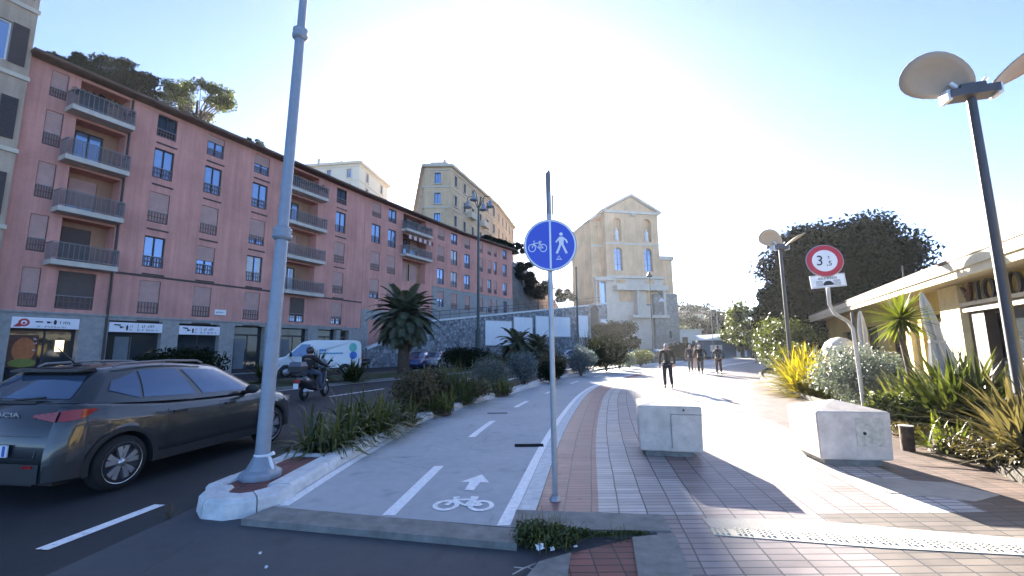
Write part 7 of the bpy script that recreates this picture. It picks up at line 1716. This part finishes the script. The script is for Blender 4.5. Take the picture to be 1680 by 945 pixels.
# hillside trees
G5 = 'trees on the rock slope'
for i, (u, v, Y, rx, H, lb) in enumerate(((856, 425, 82, 2.6, 7, 'dark tree hugging the end wall of the far pink block'), (882, 450, 83, 3.2, 7.5, 'dark tree behind the left half of the cycle sign'), (846, 398, 92, 2.4, 4, 'small tree on top of the rock by the far pink roof'), (925, 470, 84, 2.4, 5, 'dark tree on the rock left of the church'), (800, 388, 74, 2.4, 3, 'bush of greenery on the roof terrace before the ochre building'), (825, 394, 78, 2.0, 3, 'second greenery clump under the right end of the ochre building'))):
    p = dep(u, v, Y); tree('slope_tree', lb, (p.x, Y, p.z - H), H, (rx, rx, H * 0.36), 7000, 0.22, M['leaf_dark'], 70 + i, 16, 0.16, G5, clear=0.3)
# far end trees
G6 = 'trees at the far end of the promenade'
for i, (u, v, Y, rx, rz_, mm, lb) in enumerate(((1146, 488, 110, 9, 5.0, 'leaf_pine', 'wide umbrella pine on the hill above the pavilion'), (1115, 522, 120, 8, 4.5, 'leaf_olive', 'lower pale pine at the right of the church tower'), (1184, 505, 100, 6, 5, 'leaf_pine', 'dark pine right of the wide umbrella pine'), (1205, 498, 75, 3.8, 4.5, 'leaf_olive', 'sunlit loose tree right of the flagpoles'), (1228, 505, 60, 3.6, 4.2, 'leaf_olive', 'nearer sunlit tree beside the promenade bend'), (1130, 532, 105, 7, 3.2, 'leaf_olive', 'pale low pine over the white building'), (1165, 528, 98, 6, 4.5, 'leaf_dark', 'dark tree directly behind the pavilion'), (1190, 545, 78, 3.0, 3.0, 'leaf_dark', 'small dark tree at the right end of the pavilion'), (1215, 540, 66, 3.0, 3.2, 'leaf_olive', 'bushy light tree on the far lawn'))):
    p = dep(u, v, Y); tree('far_tree', lb, (p.x, Y, 0), max(p.z, rz_ * 2 + 0.3), (rx, rx * 0.8, rz_), 3600, 0.34 if Y > 90 else 0.26, M[mm], 80 + i, 12, 0.3, G6, clear=0.4)
h = shrub('hedge', 'dark clipped hedge left of the blue pavilion', (25.6, 66.5, 0), (2.7, 1.2, 1.4), 6000, 0.16, M['leaf_dark'], 95, None, 6, 'hedge')
h2 = shrub('hedge', 'long low hedge closing the lawn beyond the pavilion', (42, 72, 0), (6, 1.5, 1.1), 5000, 0.2, M['leaf_dark'], 96, None, 8, 'hedge')
# --- weeds and litter at the broken kerb
wd = thing('weed_clump', 'dark weeds growing out of the broken kerb in the foreground', 'weeds', (0.27, 3.93, -0.02)); ls = [((-0.1, 0.03, 0.06), (0.2, 0.1, 0.1)), ((0.1, 0.02, 0.05), (0.2, 0.09, 0.09)), ((0.0, -0.06, 0.03), (0.26, 0.09, 0.07)), ((0.3, 0.06, 0.03), (0.14, 0.04, 0.05))]
leaf_cloud(ls, 2600, 0.028, 5, 0.2).build('leaves', M['leaf_olive'], wd); blades(70, 0.22, 0.006, seed=6, rbase=0.26, up=0.7, arch=0.8).build('grass_blades', M['blade_green'], wd)
w2 = thing('weed_clump', 'thin line of weeds in the gutter right of the dark clump', 'weeds', (0.85, 3.98, -0.01)); leaf_cloud([((-0.1, 0, 0.02), (0.2, 0.02, 0.025)), ((0.15, 0.03, 0.015), (0.18, 0.015, 0.018))], 500, 0.02, 7, 0.2).build('leaves', M['leaf_olive'], w2); blades(30, 0.09, 0.004, seed=8, rbase=0.15, up=0.6).build('grass_blades', M['blade_green'], w2)
def litter(label, u, v, s, seed):
    g = gnd(u, v, 0.01); rng = random.Random(seed); t = thing('paper_scrap', label, 'litter', (g.x, g.y, 0.0), rng.uniform(0, 3), 'paper litter by the weeds'); mb = MB()
    for k in range(3):
        a = rng.uniform(0, 6); mb.tube([(0, 0, 0)], 0.001) if False else mb.add([(s * math.cos(a + q * 1.4) * rng.uniform(0.5, 1), s * math.sin(a + q * 1.4) * rng.uniform(0.5, 1), rng.uniform(0.0, s * 0.9)) for q in range(4)], [(0, 1, 2), (0, 2, 3)])
    mb.build('crumpled_paper', M['signwhite'], t)
litter('largest white paper scrap lying under the weeds', 886, 899, 0.05, 1); litter('small white paper scrap right of the largest one', 907, 902, 0.03, 2); litter('white paper scrap at the gutter corner by the brick ramp', 944, 898, 0.028, 3)
litter('tiny white scrap on the asphalt left of the crossing', 427, 907, 0.018, 4); litter('tiny white scrap just below the other one on the asphalt', 437, 930, 0.018, 5)
t = thing('twig', 'pale dry twig on the asphalt at the bottom of the picture', 'twig', (*gnd(860, 938, -0.05)[:2], -0.045), 0.3); mb = MB(); mb.tube([(-0.1, -0.03, 0.005), (0, 0, 0.02), (0.12, 0.06, 0.01)], [0.004, 0.006, 0.003], 5); mb.tube([(0, 0, 0.02), (-0.06, 0.06, 0.01)], [0.005, 0.003], 5); mb.tube([(0.03, 0.015, 0.018), (0.08, -0.04, 0.008)], [0.004, 0.002], 5); mb.build('stick', M['slab'], t)
mb = blades(14, 0.14, 0.006, seed=77, rbase=0.02, up=0.9, arch=0.2); o = thing('dry_stalk', 'single dry stalk sprouting from the asphalt beside the road dash', 'weeds', (*gnd(278, 850, -0.055)[:2], -0.055)); mb.build('stalks', M['palm_dry'], o)

# ---------------------------------------------------------------- sunlit air between here and the far end
hm = bpy.data.materials.new('sea_air'); hm.use_nodes = True; ht = hm.node_tree; ht.nodes.remove(ht.nodes['Principled BSDF'])
pv = ht.nodes.new('ShaderNodeVolumePrincipled'); pv.inputs['Color'].default_value = (0.95, 0.96, 1.0, 1); pv.inputs['Density'].default_value = 0.00024; pv.inputs['Anisotropy'].default_value = 0.45
ht.links.new(pv.outputs[0], ht.nodes['Material Output'].inputs['Volume'])
mb = MB(); mb.bx(-950, 950, -100, 1650, -10, 52); o = mb.build('haze', hm); o['kind'] = 'stuff'
